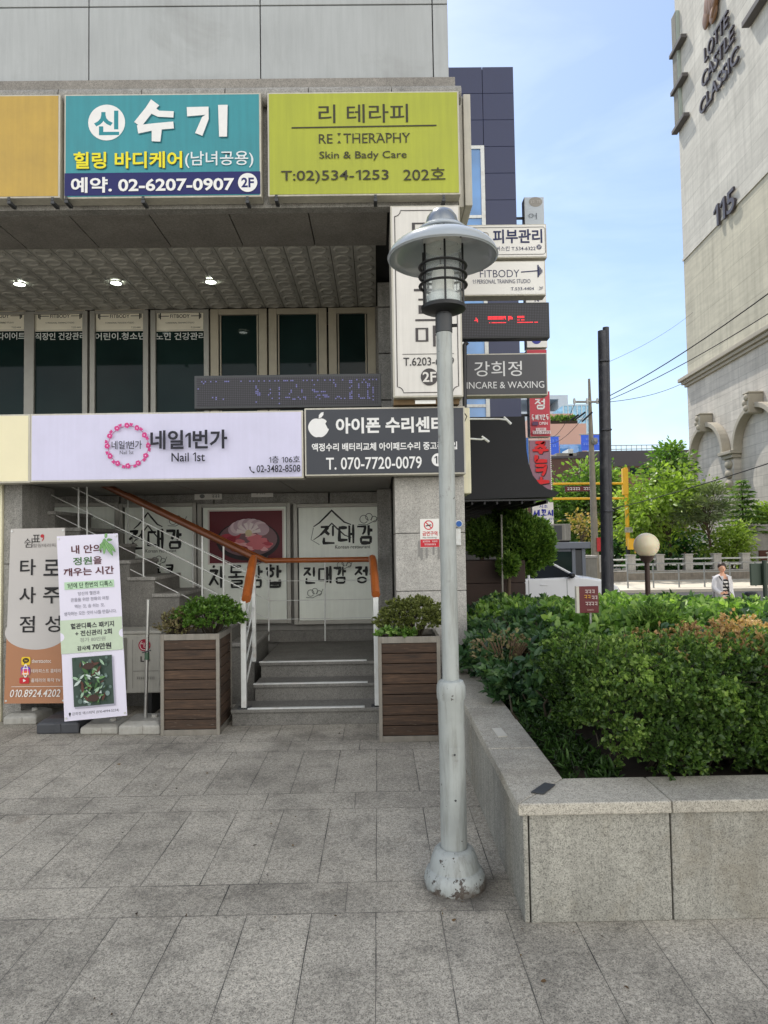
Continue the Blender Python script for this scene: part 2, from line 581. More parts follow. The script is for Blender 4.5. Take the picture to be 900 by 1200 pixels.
def leaf_arrays(C, D, size, aspect=0.5, fold=0.18, nrm=None, droop=0.0):
    """one pointed leaf (two folded halves) per centre C, growing along D"""
    n = len(C)
    D = unit(D)
    if nrm is None:
        nrm = NR.normal(size=(n, 3)) + np.array([0, 0, 0.9])
    side = unit(np.cross(D, nrm))
    up = np.cross(side, D)
    Ls = (size * (0.55 + 0.95 * NR.rand(n) ** 1.4))[:, None]
    b = C
    tip = C + D * Ls - np.array([0, 0, 1.0]) * Ls * droop
    dz = np.array([0, 0, 1.0]) * Ls * droop
    m1 = C + D * Ls * 0.3 - dz * .12 + up * Ls * fold * .8
    m2 = C + D * Ls * 0.68 - dz * .45 + up * Ls * fold * .7
    s1, s2 = side * Ls * aspect * 0.5, side * Ls * aspect * 0.4
    V = np.stack([b, m1 + s1, m2 + s2, tip, m2 - s2, m1 - s1], 1).reshape(-1, 3)
    base = np.arange(n)[:, None] * 6
    Fq = np.concatenate([base + np.array(q) for q in ([0, 1, 2], [0, 2, 3], [0, 3, 4], [0, 4, 5])], 1).reshape(-1, 3)
    return V, Fq

def leaves(name, C, D, size, mat, parent=None, tint=None, **k):
    V, Fq = leaf_arrays(C, D, size, **k)
    if tint is None:
        tint = NR.rand(len(C))
    return np_mesh(name, V, Fq, mat, parent, np.repeat(tint, 6))

# ------------------------------------------------------------------ lettering
_tm = {}
def _font(s, off, ext):
    key = (s, off, ext)
    if key in _tm: return _tm[key]
    cu = bpy.data.curves.new('t', 'FONT')
    cu.body = s
    cu.offset = off
    cu.resolution_u = 3
    cu.extrude = ext
    if not ext:
        cu.dimensions = '2D'
        cu.fill_mode = 'FRONT'
    o = bpy.data.objects.new('t', cu)
    COL.objects.link(o)
    dg = bpy.context.evaluated_depsgraph_get()
    me = bpy.data.meshes.new_from_object(o.evaluated_get(dg))
    V = np.array([v.co[:] for v in me.vertices]).reshape(-1, 3)
    Fs = [tuple(p.vertices) for p in me.polygons]
    bpy.data.objects.remove(o)
    bpy.data.meshes.remove(me)
    bpy.data.curves.remove(cu)
    _tm[key] = (V, Fs)
    return _tm[key]

def one_glyph(off, ext):
    h = _font('2', 0.0, 0.0)[0][:, 1].max() + off
    w = 0.085 + 1.7 * off
    x1 = 0.24 + w / 2
    pts = [(x1, -off), (x1, h), (x1 - w * .9, h), (0.02, h - .13), (0.02, h - .13 - w * .95), (x1 - w, h - w * 1.05), (x1 - w, -off)]
    n = len(pts)
    if not ext:
        return np.array([(x, y, 0.0) for x, y in pts]), [tuple(range(n))]
    V = np.array([(x, y, -ext) for x, y in pts] + [(x, y, ext) for x, y in pts])
    return V, [tuple(range(n - 1, -1, -1)), tuple(range(n, 2 * n))] + [(i, (i + 1) % n, n + (i + 1) % n, n + i) for i in range(n)]

def text_mesh(s, off=0.0, ext=0.0):
    """outline text normalised to a unit box; '1' is drawn here so that it has its flag"""
    segs, cur = [], ''
    for ch in s:
        if ch == '1':
            if cur: segs.append(cur)
            segs.append('1')
            cur = ''
        else: cur += ch
    if cur: segs.append(cur)
    VV, FF, x = [], [], 0.0
    for g in segs:
        lead = len(g) - len(g.lstrip(' '))
        trail = len(g) - len(g.rstrip(' '))
        x += lead * 0.27
        core = g.strip(' ')
        if core:
            V, Fs = one_glyph(off, ext) if core == '1' else _font(core, off, ext)
            V = V.copy()
            V[:, 0] += x - V[:, 0].min()
            b = sum(len(q) for q in VV)
            VV.append(V)
            FF += [tuple(i + b for i in f) for f in Fs]
            x = V[:, 0].max() + 0.09
        x += trail * 0.27
    V = np.concatenate(VV)
    lo, hi = V.min(0), V.max(0)
    V[:, 0] = (V[:, 0] - lo[0]) / (hi[0] - lo[0])
    V[:, 1] = (V[:, 1] - lo[1]) / (hi[1] - lo[1])
    return V, FF

LEAD = 'ㄱㄲㄴㄷㄸㄹㅁㅂㅃㅅㅆㅇㅈㅉㅊㅋㅌㅍㅎ'
VOW = 'ㅏㅐㅑㅒㅓㅔㅕㅖㅗㅘㅙㅚㅛㅜㅝㅞㅟㅠㅡㅢㅣ'
TAIL = [''] + list('ㄱㄲㄳㄴㄵㄶㄷㄹㄺㄻㄼㄽㄾㄿㅀㅁㅂㅄㅅㅆㅇㅈㅊㅋㅌㅍㅎ')
def arc(cx, cy, r, a0, a1, n=10):
    return [(cx + r * math.cos(math.radians(a0 + (a1 - a0) * i / n)), cy + r * math.sin(math.radians(a0 + (a1 - a0) * i / n))) for i in range(n + 1)]
CONS = {
    'ㄱ': [[(0, .95), (.95, .95), (.8, .3), (.6, 0)]], 'ㄴ': [[(.05, 1), (0, .1), (1, .1)]],
    'ㄷ': [[(0, .95), (.95, .95)], [(.08, .95), (.05, .08), (1, .1)]],
    'ㄹ': [[(0, .95), (.95, .95), (.92, .55), (.05, .5), (.03, .05), (1, .08)]],
    'ㅁ': [[(.05, .95), (.05, .05)], [(.05, .95), (.95, .95), (.92, .05)], [(.05, .05), (.92, .05)]],
    'ㅂ': [[(.05, 1), (.05, 0)], [(.95, 1), (.95, 0)], [(.05, .5), (.95, .5)], [(.05, .03), (.95, .03)]],
    'ㅅ': [[(.52, 1), (.4, .5), (0, 0)], [(.45, .6), (1, .02)]],
    'ㅇ': [arc(.5, .5, .46, 100, 460, 16)],
    'ㅈ': [[(.05, .95), (.9, .95), (.5, .5), (0, 0)], [(.5, .5), (1, .02)]],
    'ㅊ': [[(.4, 1.12), (.62, 1.05)], [(.05, .85), (.9, .85), (.5, .45), (0, 0)], [(.5, .45), (1, .02)]],
    'ㅋ': [[(0, .95), (.95, .95), (.8, .3), (.6, 0)], [(0, .5), (.85, .55)]],
    'ㅌ': [[(0, .97), (.95, .97)], [(.05, .52), (.9, .52)], [(.05, .97), (.05, .05), (1, .06)]],
    'ㅍ': [[(0, .95), (1, .95)], [(.3, .95), (.33, .08)], [(.7, .95), (.67, .08)], [(0, .05), (1, .06)]],
    'ㅎ': [[(.35, 1.1), (.65, 1.05)], [(0, .78), (1, .78)], arc(.5, .32, .3, 100, 460, 14)],
}
CONS['ㅆ'] = [[(x * .55, y) for x, y in st] for st in CONS['ㅅ']] + [[(x * .55 + .45, y) for x, y in st] for st in CONS['ㅅ']]
CONS['ㄲ'] = [[(x * .48, y) for x, y in st] for st in CONS['ㄱ']] + [[(x * .48 + .52, y) for x, y in st] for st in CONS['ㄱ']]
VERT = {'ㅏ': [[(.3, 1), (.3, 0)], [(.3, .52), (.95, .52)]], 'ㅣ': [[(.5, 1), (.48, 0)]], 'ㅓ': [[(.75, 1), (.75, 0)], [(.0, .52), (.75, .54)]],
        'ㅐ': [[(.15, 1), (.15, .05)], [(.8, 1.05), (.8, 0)], [(.15, .52), (.8, .52)]], 'ㅔ': [[(.5, .98), (.5, .04)], [(.95, 1.05), (.95, 0)], [(-.1, .5), (.5, .52)]],
        'ㅕ': [[(.8, 1), (.8, 0)], [(.1, .65), (.8, .66)], [(.1, .35), (.8, .36)]], 'ㅑ': [[(.3, 1), (.3, 0)], [(.3, .65), (.95, .65)], [(.3, .35), (.95, .35)]]}
HORI = {'ㅗ': [[(.5, .95), (.5, .35)], [(0, .3), (1, .33)]], 'ㅜ': [[(0, .7), (1, .73)], [(.52, .7), (.5, -.1)]], 'ㅡ': [[(0, .45), (1, .5)]],
        'ㅛ': [[(.32, .95), (.32, .35)], [(.68, .95), (.68, .35)], [(0, .3), (1, .33)]], 'ㅠ': [[(0, .7), (1, .73)], [(.32, .7), (.28, 0)], [(.68, .7), (.68, 0)]]}
COMP = {'ㅘ': 'ㅗㅏ', 'ㅙ': 'ㅗㅐ', 'ㅚ': 'ㅗㅣ', 'ㅝ': 'ㅜㅓ', 'ㅞ': 'ㅜㅔ', 'ㅟ': 'ㅜㅣ', 'ㅢ': 'ㅡㅣ'}
def syllable(ch):
    c = ord(ch) - 0xAC00
    l, v, t = LEAD[c // 588], VOW[(c % 588) // 28], TAIL[c % 28]
    out = []
    y0, y1 = (0.42, 1.0) if t else (0.0, 1.0)
    def put(sts, bx0, by0, bx1, by1):
        for st in sts:
            out.append([(bx0 + x * (bx1 - bx0), by0 + y * (by1 - by0)) for x, y in st])
    h = y1 - y0
    if v in VERT:
        put(CONS[l], 0.0, y0 + h * .12, .56, y1 - h * .08)
        put(VERT[v], .62, y0, 1.0, y1)
    elif v in HORI:
        put(CONS[l], .16, y0 + h * .46, .84, y1)
        put(HORI[v], 0.0, y0, 1.0, y0 + h * .42)
    else:
        a, b = COMP[v]
        put(CONS[l], .05, y0 + h * .5, .6, y1)
        put(HORI[a], 0.0, y0, .68, y0 + h * .44)
        put(VERT[b], .7, y0, 1.0, y1)
    if t:
        put(CONS[t], .2, 0.0, .9, .34)
    return out

def brush_strokes(s):
    """unit-box strokes of a whole line"""
    out, x = [], 0.0
    for ch in s:
        if ch == ' ':
            x += 0.5
            continue
        for st in syllable(ch):
            out.append([(x + a, b) for a, b in st])
        x += 1.18
    w = max(p[0] for st in out for p in st)
    return [[(a / w, b) for a, b in st] for st in out]

def smooth_line(pts, n=6):
    if len(pts) == 2:
        return [(pts[0][0] + (pts[1][0] - pts[0][0]) * i / 4, pts[0][1] + (pts[1][1] - pts[0][1]) * i / 4) for i in range(5)]
    res = []
    for i in range(len(pts) - 1):
        for k in range(n):
            t = k / n
            res.append((pts[i][0] + (pts[i + 1][0] - pts[i][0]) * t, pts[i][1] + (pts[i + 1][1] - pts[i][1]) * t))
    res.append(pts[-1])
    return res

class Face:
    """a flat picture surface: mp(a, b, d) gives the 3D point for surface coordinates a, b at d in front of it"""
    def __init__(s, mp, step=0.00035):
        s.mp = mp
        s.lay = {}
        s.cur = 0.003
        s.step = step
    def _put(s, key, mat, pts, faces, d):
        mb = s.lay.setdefault((key, mat.name), (MB(), mat))[0]
        mb.add([s.mp(a, b, d + e) for a, b, e in pts], faces)
    def d(s):
        s.cur += s.step
        return s.cur
    def rect(s, x0, y0, x1, y1, mat, key='panel_band'):
        s._put(key, mat, [(x0, y0, 0), (x1, y0, 0), (x1, y1, 0), (x0, y1, 0)], [(0, 1, 2, 3)], s.d())
    def poly(s, pts, mat, key='emblem'):
        s._put(key, mat, [(x, y, 0) for x, y in pts], [tuple(range(len(pts)))], s.d())
    def disc(s, x, y, r, mat, key='emblem', ry=None, n=32):
        ry = ry or r
        s.poly([(x + r * math.cos(2 * math.pi * i / n), y + ry * math.sin(2 * math.pi * i / n)) for i in range(n)], mat, key)
    def ringd(s, x, y, r, w, mat, key='emblem', a0=0, a1=360, n=32):
        pts = [(x + r * math.cos(math.radians(a0 + (a1 - a0) * i / n)), y + r * math.sin(math.radians(a0 + (a1 - a0) * i / n))) for i in range(n + 1)]
        s.line(pts, w, mat, key)
    def line(s, pts, w, mat, key='emblem', taper=None):
        d = s.d()
        n = len(pts)
        L_, R_ = [], []
        for i, (x, y) in enumerate(pts):
            a = pts[max(i - 1, 0)]
            b = pts[min(i + 1, n - 1)]
            dx, dy = b[0] - a[0], b[1] - a[1]
            q = math.hypot(dx, dy) or 1
            ww = w * 0.5 * (taper(i / (n - 1)) if taper else 1)
            L_.append((x - dy / q * ww, y + dx / q * ww, 0))
            R_.append((x + dy / q * ww, y - dx / q * ww, 0))
        s._put(key, mat, L_ + R_, [(i, i + 1, n + i + 1, n + i) for i in range(n - 1)], d)
    def text(s, t, x0, y0, x1, y1, mat, off=0.0, key='lettering', slant=0.0):
        V, Fs = text_mesh(t, off)
        d = s.d()
        s._put(key, mat, [(x0 + (v[0] + slant * v[1]) * (x1 - x0), y1 + v[1] * (y0 - y1), 0) for v in V], Fs, d)
    def brush(s, t, x0, y0, x1, y1, w, mat, key='lettering', wob=0.25, seed=1):
        r = random.Random(seed + len(t))
        for st in brush_strokes(t):
            k = r.uniform(0.75, 1.25)
            pts = [(x0 + a * (x1 - x0), y1 + b * (y0 - y1)) for a, b in smooth_line(st)]
            ph = r.uniform(0, 6)
            def tp(u, k=k, ph=ph):
                return k * (0.62 + 0.5 * math.sin(min(u * 1.25 + 0.25, 1.6) * 1.9)) * (1 + wob * 0.4 * math.sin(7 * u + ph))
            s.line(pts, w, mat, key, tp)
    def dashes(s, x0, y0, x1, y1, mat, seed=0, key='lettering'):
        r = random.Random(seed)
        x = x0
        h = y1 - y0
        while x < x1 - h * 0.4:
            w = min(h * r.uniform(0.55, 0.85), x1 - x)
            if r.random() > 0.16:
                s.line([(x, y0 + h * .1), (x + w * .6, y0 + h * .15)], h * .17, mat, key)
                s.line([(x + w * .1, y0 + h * .75), (x + w * .65, y0 + h * .7)], h * .17, mat, key)
                s.line([(x + w * .8, y0), (x + w * .8, y1)], h * .17, mat, key)
            x += w * 1.22
    def done(s, parent, rename=None):
        for (key, _), (mb, mat) in s.lay.items():
            mb.build(key, mat, parent, fixn=False)

def front_face(xr, yr, Y):
    c = P(xr, yr, Y)
    k = Y / F
    return Face(lambda a, b, d: (c.x + (a - xr) * k, Y - d, c.z - (b - yr) * k), 0.00035 if Y < 10 else 0.0015)

def sign(name, label, cat, x0, y0, x1, y1, Y, thick, face_mat, edge_mat=None, group=None, fr=2.0, draw=None, deep=0.0):
    X0, X1, Z0, Z1 = rect(x0, y0, x1, y1, Y)
    t = thing(name, ((X0 + X1) / 2, Y + thick / 2, Z0), label, cat, group)
    bx('cabinet', X0, X1, Y + 0.004, Y + thick, Z0, Z1, edge_mat or M['sign_edge'], t, 0.006)
    k = fr * Y / F
    bx('face_panel', X0 + k, X1 - k, Y, Y + 0.003, Z0 + k, Z1 - k, face_mat, t)
    fc = front_face((x0 + x1) / 2, (y0 + y1) / 2, Y)
    if draw:
        draw(fc)
        fc.done(t)
    return t

# ================================================================== SETTING
LOW = -0.6
def struct(o):
    o['kind'] = 'structure'
    return o
def zf(y, Y, x=442):
    return P(x, y, Y).z
def xf(x, Y, y=600):
    return P(x, y, Y).x

struct(bx('plaza_paving', -16, 16, -9, 9.2, -0.75, 0.0, M['paving']))
road_m = plain('asphalt', S(62, 62, 64), 0.9, 0, 0.25, 4, 0, 0.4)
walk_m = plain('pale_concrete_sidewalk', S(206, 198, 182), 0.9, 0, 0.12, 1.5)
earth_m = plain('town_ground', S(120, 116, 106), 0.95, 0, 0.2, 0.4)
struct(MB().add([(-1500, -600, LOW - 0.16), (1500, -600, LOW - 0.16), (1500, 3000, LOW - 0.16), (-1500, 3000, LOW - 0.16)], [(0, 1, 2, 3)]).build('ground', earth_m))
struct(bx('road', 0.9, 60, 9.3, 27.6, LOW - 0.3, LOW - 0.02, road_m))
struct(bx('sidewalk', -4, 70, 27.6, 33.0, LOW - 0.3, LOW + 0.1, walk_m, None, 0.01))
struct(bx('side_lane', 0.9, 30, 9.2, 15.0, LOW - 0.3, LOW + 0.004, walk_m))

# ------------------------------------------------------------------ shop building
B = thing('shop_building', (0, 6.3, 0), 'two storey grey shop building with recessed windows, granite pillar and metal upper wall', 'building')
XR, XL = 0.79, -14.0
mb = MB()
xs = [XL] + [xf(p, 6.3, 40) for p in (-97, 104, 305, 507)] + [XR - 0.06]
for z0, z1 in ((5.78, 6.535), (6.547, 6.8)):
    for a, b in zip(xs[:-1], xs[1:]):
        mb.box(a + 0.005, b - 0.005, 6.3, 6.36, z0, z1)
mb.build('upper_wall', M['panel_metal'], B, 0.004)
bx('upper_core', XL, XR - 0.08, 6.362, 14, 4.9, 6.77, M['render_grey'], B)
bx('shade_block', XL, -0.1, 6.6, 13.9, 6.821, 8.3, M['render_grey'], B)  # unseen block added above the roof to shade the front of the plaza
bx('roof', XL, XR - 0.05, 6.37, 14.02, 6.771, 6.82, M['concrete'], B)
mb = MB()
for i in range(-1, 14):
    x1 = xf(555 - 96.5 * i, 6.2, 95) if i > 0 else XR + 0.03
    x0 = xf(555 - 96.5 * (i + 1), 6.2, 95)
    if i < 0: continue
    mb.tube([(x0 + 0.004, 6.2, 5.6), (x1 - 0.004, 6.2, 5.6)], 0.078, 16)
mb.build('round_cornice', M['granite_grey'], B, smooth=True)
bx('cornice_strip', XL, XR - 0.02, 6.2, 6.36, 5.66, 5.775, M['granite_dark'], B)
bx('fascia_beam', XL, XR - 0.01, 6.25, 6.36, 4.6, 5.655, M['granite_grey'], B)
bx('fascia_core', XL, XR - 0.012, 6.361, 6.9, 4.75, 4.9, M['render_grey'], B)
mb = MB()
for i in range(18):
    x1 = 0.14 - 0.735 * i
    mb.box(x1 - 0.735 + 0.006, x1 - 0.006, 6.362, 7.08, 4.6, 4.64)
mb.build('granite_soffit', M['granite_dark'], B)
mb = MB()
tp = 0.24
for i in range(22):
    for j in range(8):
        x1, y0 = 0.03 - tp * i, 7.09 + tp * j
        mb.box(x1 - tp + 0.004, x1 - 0.004, y0 + 0.004, y0 + tp - 0.004, 4.62, 4.65)
        c = (x1 - tp / 2, y0 + tp / 2, 4.62)
        mb.lathe([(0.092, 0.0), (0.088, -0.014), (0.07, -0.018), (0.055, -0.006), (0.0, -0.004)], c, 14, False)
mb.build('ceiling_tiles', M['ceiling'], B)
bx('ceiling_backing', XL, XR - 0.02, 6.37, 9.3, 4.651, 4.75, M['dark'], B)
lampm = emit('downlight_glow', (0.92, 1.0, 0.9, 1), 9.0)
for px, py in ((23, 324), (136, 323), (247, 322)):
    Yd = 8.02
    p = P(px, py, Yd)
    o = MB().lathe([(0.075, 0.0), (0.078, -0.014), (0.062, -0.016), (0.06, -0.004)], (p.x, Yd, 4.606), 24, False).build('downlight', M['white_paint'], B, smooth=True)
    MB().lathe([(0.059, -0.009), (0.0, -0.011)], (p.x, Yd, 4.606), 20, False).build('lens', lampm, o)

# upper window wall
WY = 9.0
bx('window_wall_back', XL, 0.2, WY + 0.7, WY + 0.8, 2.7, 4.6, M['dark'], B)
paper = plain('poster_paper', S(232, 226, 206), 0.6, 0, 0.06, 6)
inkd = ink(30, 34, 34)
def barbell(fc, x0, x1, y, h, mat):
    fc.line([(x0, y), (x1, y)], h * 0.09, mat, 'emblem')
    for k, (dx, hh) in enumerate(((0, .9), (1.2, .62), (2.3, .34))):
        for s_, xx in ((1, x1), (-1, x0)):
            fc.line([(xx + s_ * dx * h * .2, y - hh * h / 2), (xx + s_ * dx * h * .2, y + hh * h / 2)], h * .12, mat, 'emblem')
wins = [(-75, -38, 1, None, '직장인'), (-31, 33, 1, (-31, 30), '다이어트'), (38, 101, 1, (41, 100), '직장인 건강관리'), (109, 172, 1, (111, 170), '어린이.청소년'), (180, 243, 1, (182, 240), '노인 건강관리'),
        (250, 311, 2, None, None), (318, 381, 2, None, None), (388, 438, 2, None, None)]
for x0, x1, kind, pst, cap in wins:
    X0, X1, _, _ = rect(x0, 360, x1, 480, WY)
    zt, zb = zf(361, WY), 3.0
    fm = M['alu'] if kind == 1 else M['bronze']
    w = 0.035 if kind == 1 else 0.075
    mb = MB()
    mb.box(X0 - 0.03, X0 + w, WY - 0.04, WY + 0.05, zb, zt).box(X1 - w, X1 + 0.03, WY - 0.04, WY + 0.05, zb, zt)
    mb.box(X0 + w, X1 - w, WY - 0.038, WY + 0.05, zt - w, zt).box(X0 + w, X1 - w, WY - 0.038, WY + 0.05, zb, zb + w)
    if kind == 2:
        mb.box(X0 + w + 0.012, X0 + w + 0.03, WY - 0.02, WY + 0.03, zb + w, zt - w).box(X1 - w - 0.03, X1 - w - 0.012, WY - 0.02, WY + 0.03, zb + w, zt - w)
    wnd = mb.build('window', fm, B, 0.004)
    bx('pane', X0 + w, X1 - w, WY, WY + 0.012, zb + w, zt - w, M['win'], wnd)
    if pst:
        a, b = pst
        fc = front_face((a + b) / 2, 375, WY)
        fc.rect(a, 362.5, b, 388.5, paper, 'poster')
        fc.rect(a + 1.2, 363.7, b - 1.2, 387.3, ink(70, 70, 64), 'poster')
        fc.rect(a + 1.5, 364, b - 1.5, 387, paper, 'poster')
        m_ = (a + b) / 2
        fc.text('FITBODY', m_ - 11.5, 368.3, m_ + 11.5, 372.6, inkd, 0.012)
        fc.line([(a + 6, 370.4), (m_ - 13, 370.4)], 0.8, inkd)
        fc.line([(m_ + 13, 370.4), (b - 6, 370.4)], 0.8, inkd)
        for s_, xx in ((-1, a + 6), (1, b - 6)):
            fc.line([(xx, 366.6), (xx, 374.2)], 1.3, inkd)
            fc.line([(xx + s_ * 1.6, 368), (xx + s_ * 1.6, 372.8)], 1.2, inkd)
        fc.text('1:1 PERSONAL TRAINING STUDIO', m_ - 17, 377.6, m_ + 17, 379.4, inkd)
        fc.text('T.533-4404', b - 16, 383.3, b - 5, 385.3, inkd)
        if cap == '다이어트':
            fc.text('다이어트', a + 29, 390.3, b - 0.5, 399, ink(206, 210, 206), 0.015)
        else:
            fc.text(cap, a + 0.5, 390.3, b + 0.5, 399, ink(206, 210, 206), 0.015)
        fc.done(wnd)
bx('window_wall', -0.02, 0.5, WY - 0.03, WY + 0.1, 2.7, 4.61, M['granite_dark'], B)
mb = MB()
for z0, z1 in ((2.73, 3.2), (3.21, 3.75), (3.76, 4.3), (4.31, 4.6)):
    mb.box(0.045, 0.6, 8.1, 8.95, z0, z1 - 0.004)
mb.build('inner_pilaster', M['granite_grey'], B, 0.004)
# pillar at the corner
mb = MB()
for z0, z1 in ((-0.02, 0.52), (0.525, 1.1), (1.105, 1.62), (1.625, 2.13), (2.135, 2.7), (2.705, 3.3), (3.305, 3.9), (3.905, 4.6)):
    mb.box(0.16, XR, 6.3, 6.98, z0, z1)
mb.build('pillar', M['granite_col'], B, 0.005)
bx('side_wall', XR - 0.3, XR - 0.012, 6.985, 14.0, -0.7, 4.745, M['granite_grey'], B)
bx('rear_wall', XL, XR - 0.31, 13.7, 14.0, -0.7, 4.745, M['render_grey'], B)
# storey slab with soffit panels
bx('floor_slab', XL, 0.15, 6.31, 9.3, 2.17, 2.69, M['granite_dark'], B)
mb = MB()
for i in range(12):
    x1 = 0.14 - 1.05 * i
    mb.box(x1 - 1.05 + 0.005, x1 - 0.005, 6.3, 8.08, 2.135, 2.168)
mb.build('lower_soffit', M['render_grey'], B)
# ground floor wall
GY = 8.1
mb = MB()
for a, b in ((-75, 25), (26, 140), (141, 250), (251, 385), (386, 470)):
    X0, X1, _, _ = rect(a, 572, b, 590, GY)
    mb.box(X0 + 0.004, X1 - 0.004, GY, GY + 0.2, zf(590, GY), 2.132)
mb.build('ground_floor_lintel', M['granite_grey'], B, 0.004)
bx('ground_floor_wall', XL, 0.155, GY + 0.03, GY + 0.35, -0.02, zf(590, GY) - 0.004, M['render_grey'], B)
bx('ground_floor_plinth', -2.2, 0.15, GY - 0.02, GY + 0.028, 0.42, zf(737, GY), M['granite_step'], B, 0.004)
bx('corner_return', 0.0, 0.158, 7.7, GY + 0.02, 0.42, 2.13, M['granite_grey'], B, 0.004)
# left pilaster
X0, X1, _, _ = rect(4, 600, 25, 800, 6.36)
mb = MB()
for z0, z1 in ((0, 0.7), (0.705, 1.4), (1.405, 2.13)):
    mb.box(X0, X1, 6.36, 7.0, z0, z1)
mb.build('left_pilaster', M['granite_grey'], B, 0.004)
bx('cream_door_jamb', X0 - 0.12, X0 - 0.004, 6.33, 6.9, 0.0, 2.13, M['cream_edge'], B, 0.004)

# restaurant windows: printed film on glass
film = plain('printed_window_film', S(232, 237, 226), 0.35, 0, 0.08, 2.5, 0.06)
ink_k = ink(26, 28, 26)
ink_soft = ink(92, 98, 92)
def cloud_curl(fc, x, y, s_):
    for k in range(3):
        fc.ringd(x + k * s_ * .55, y - (k % 2) * s_ * .25, s_ * (.42 - .06 * k), s_ * .07, ink_soft, 'emblem', 30 + 60 * k, 380 + 50 * k, 18)
    fc.line([(x - s_ * .6, y + s_ * .55), (x + s_ * .3, y + s_ * .6), (x + s_ * 1.3, y + s_ * .1), (x + s_ * 1.6, y - s_ * .5)], s_ * .07, ink_soft)
def roof_mark(fc, x0, x1, y0, y1):
    m_ = (x0 + x1) / 2
    for k, (a, w) in enumerate(((0, 2.0), (.38, 1.6))):
        yy = y0 + (y1 - y0) * a
        h = (y1 - y0) * .5
        fc.line([(m_ - (x1 - x0) * .44, yy + h * .95), (m_ - (x1 - x0) * .3, yy + h * .72), (m_ - (x1 - x0) * .1, yy + h * .25), (m_, yy),
                 (m_ + (x1 - x0) * .1, yy + h * .25), (m_ + (x1 - x0) * .3, yy + h * .7), (m_ + (x1 - x0) * .46, yy + h * .85)], w, ink_k, 'emblem', lambda u: 0.5 + math.sin(u * 3.1) * .7)
    fc.line([(m_ - (x1 - x0) * .44, y0 + (y1 - y0) * .5), (m_ - (x1 - x0) * .5, y0 + (y1 - y0) * .85), (m_ - (x1 - x0) * .3, y1)], .7, ink_soft)
    fc.line([(m_ + (x1 - x0) * .4, y0 + (y1 - y0) * .5), (m_ + (x1 - x0) * .42, y0 + (y1 - y0) * .62)], .8, ink_k)
def restaurant_window(x0, x1, label, draw):
    X0, X1, Z0, Z1 = rect(x0, 590, x1, 730, GY)
    mb = MB()
    w = 0.045
    mb.box(X0, X0 + w, GY - 0.05, GY + 0.02, Z0, Z1).box(X1 - w, X1, GY - 0.05, GY + 0.02, Z0, Z1)
    mb.box(X0 + w, X1 - w, GY - 0.048, GY + 0.02, Z1 - w, Z1).box(X0 + w, X1 - w, GY - 0.048, GY + 0.02, Z0, Z0 + w)
    o = mb.build('shop_window', M['alu'], B, 0.004, label=label)
    bx('pane', X0 + w, X1 - w, GY - 0.01, GY, Z0 + w, Z1 - w, M['dark'], o)
    fc = front_face((x0 + x1) / 2, 660, GY - 0.01)
    fc.rect(x0 + 5.6, 594.6, x1 - 5.6, 726, film, 'film')
    draw(fc, x0, x1)
    fc.done(o)
def d1(fc, x0, x1):
    roof_mark(fc, 155, 192, 601, 640)
    fc.brush('진대감', 152, 621, 213, 643, 2.9, ink_k, seed=3)
    fc.text('Korean restaurant', 171, 643.5, 207, 647.5, ink_k)
    cloud_curl(fc, 203, 611, 10)
    fc.brush('하이포크', 150, 662, 205, 679, 2.5, ink_k, seed=4)
    fc.brush('삼겹살', 160, 684, 211, 702, 2.7, ink_k, seed=5)
    cloud_curl(fc, 182, 657, 9)
def d2(fc, x0, x1):
    wine, white_ = ink(96, 24, 34), ink(214, 206, 198)
    fc.rect(244, 597, 333, 661, white_, 'picture')
    fc.rect(246, 599, 331, 659.5, wine, 'picture')
    fc.disc(291, 634, 37, ink(30, 22, 26), 'picture', 23)
    fc.disc(291, 632, 34, ink(124, 92, 96), 'picture', 20)
    r = random.Random(4)
    for k in range(34):
        a = r.uniform(0, 6.28)
        q = r.uniform(.3, .95)
        cx, cy = 291 + math.cos(a) * 27 * q, 634 + math.sin(a) * 15 * q
        w = r.uniform(4, 9)
        an = r.uniform(0, 3.1)
        pts = [(cx + math.cos(an + t) * w * (1 + .35 * math.sin(2 * t)), cy + math.sin(an + t) * w * .5) for t in [i * .52 for i in range(12)]]
        fc.poly(pts, r.choice([ink(176, 62, 76), ink(206, 112, 118), ink(226, 168, 168), ink(150, 40, 54)]), 'picture')
    for k in range(9):
        a = math.radians(200 + k * 17.5)
        cx, cy = 292 + math.cos(a) * 17, 624 + math.sin(a) * 9
        fc.disc(cx, cy, 8, ink(214, 192, 196) if k % 2 else ink(186, 158, 166), 'picture', 7)
    for k in range(6):
        a = math.radians(190 + k * 32)
        fc.line([(292, 625), (292 + math.cos(a) * 14, 624 + math.sin(a) * 11)], 3.4, ink(228, 214, 212), 'picture', lambda u: .3 + u)
    fc.disc(292, 625, 4, ink(206, 190, 150), 'picture')
    fc.brush('차돌삼합', 246, 663, 330, 688, 2.9, ink_k, seed=8)
    cloud_curl(fc, 300, 656, 9)
    cloud_curl(fc, 256, 702, 9)
def d3(fc, x0, x1):
    roof_mark(fc, 365, 414, 598, 638)
    fc.brush('진대감', 376, 616, 437, 637, 3.2, ink_k, seed=9)
    fc.text('Korean restaurant', 393, 638.8, 434, 643, ink_k)
    cloud_curl(fc, 427, 609, 11)
    fc.brush('진대감 정식', 356, 664, 446, 683, 2.6, ink_k, seed=10)
    cloud_curl(fc, 399, 662, 9)
    cloud_curl(fc, 364, 694, 9)
restaurant_window(30, 140, None, lambda fc, a, b: cloud_curl(fc, 110, 680, 9))
restaurant_window(141, 231, None, d1)
restaurant_window(233, 341, None, d2)
restaurant_window(345, 458, None, d3)

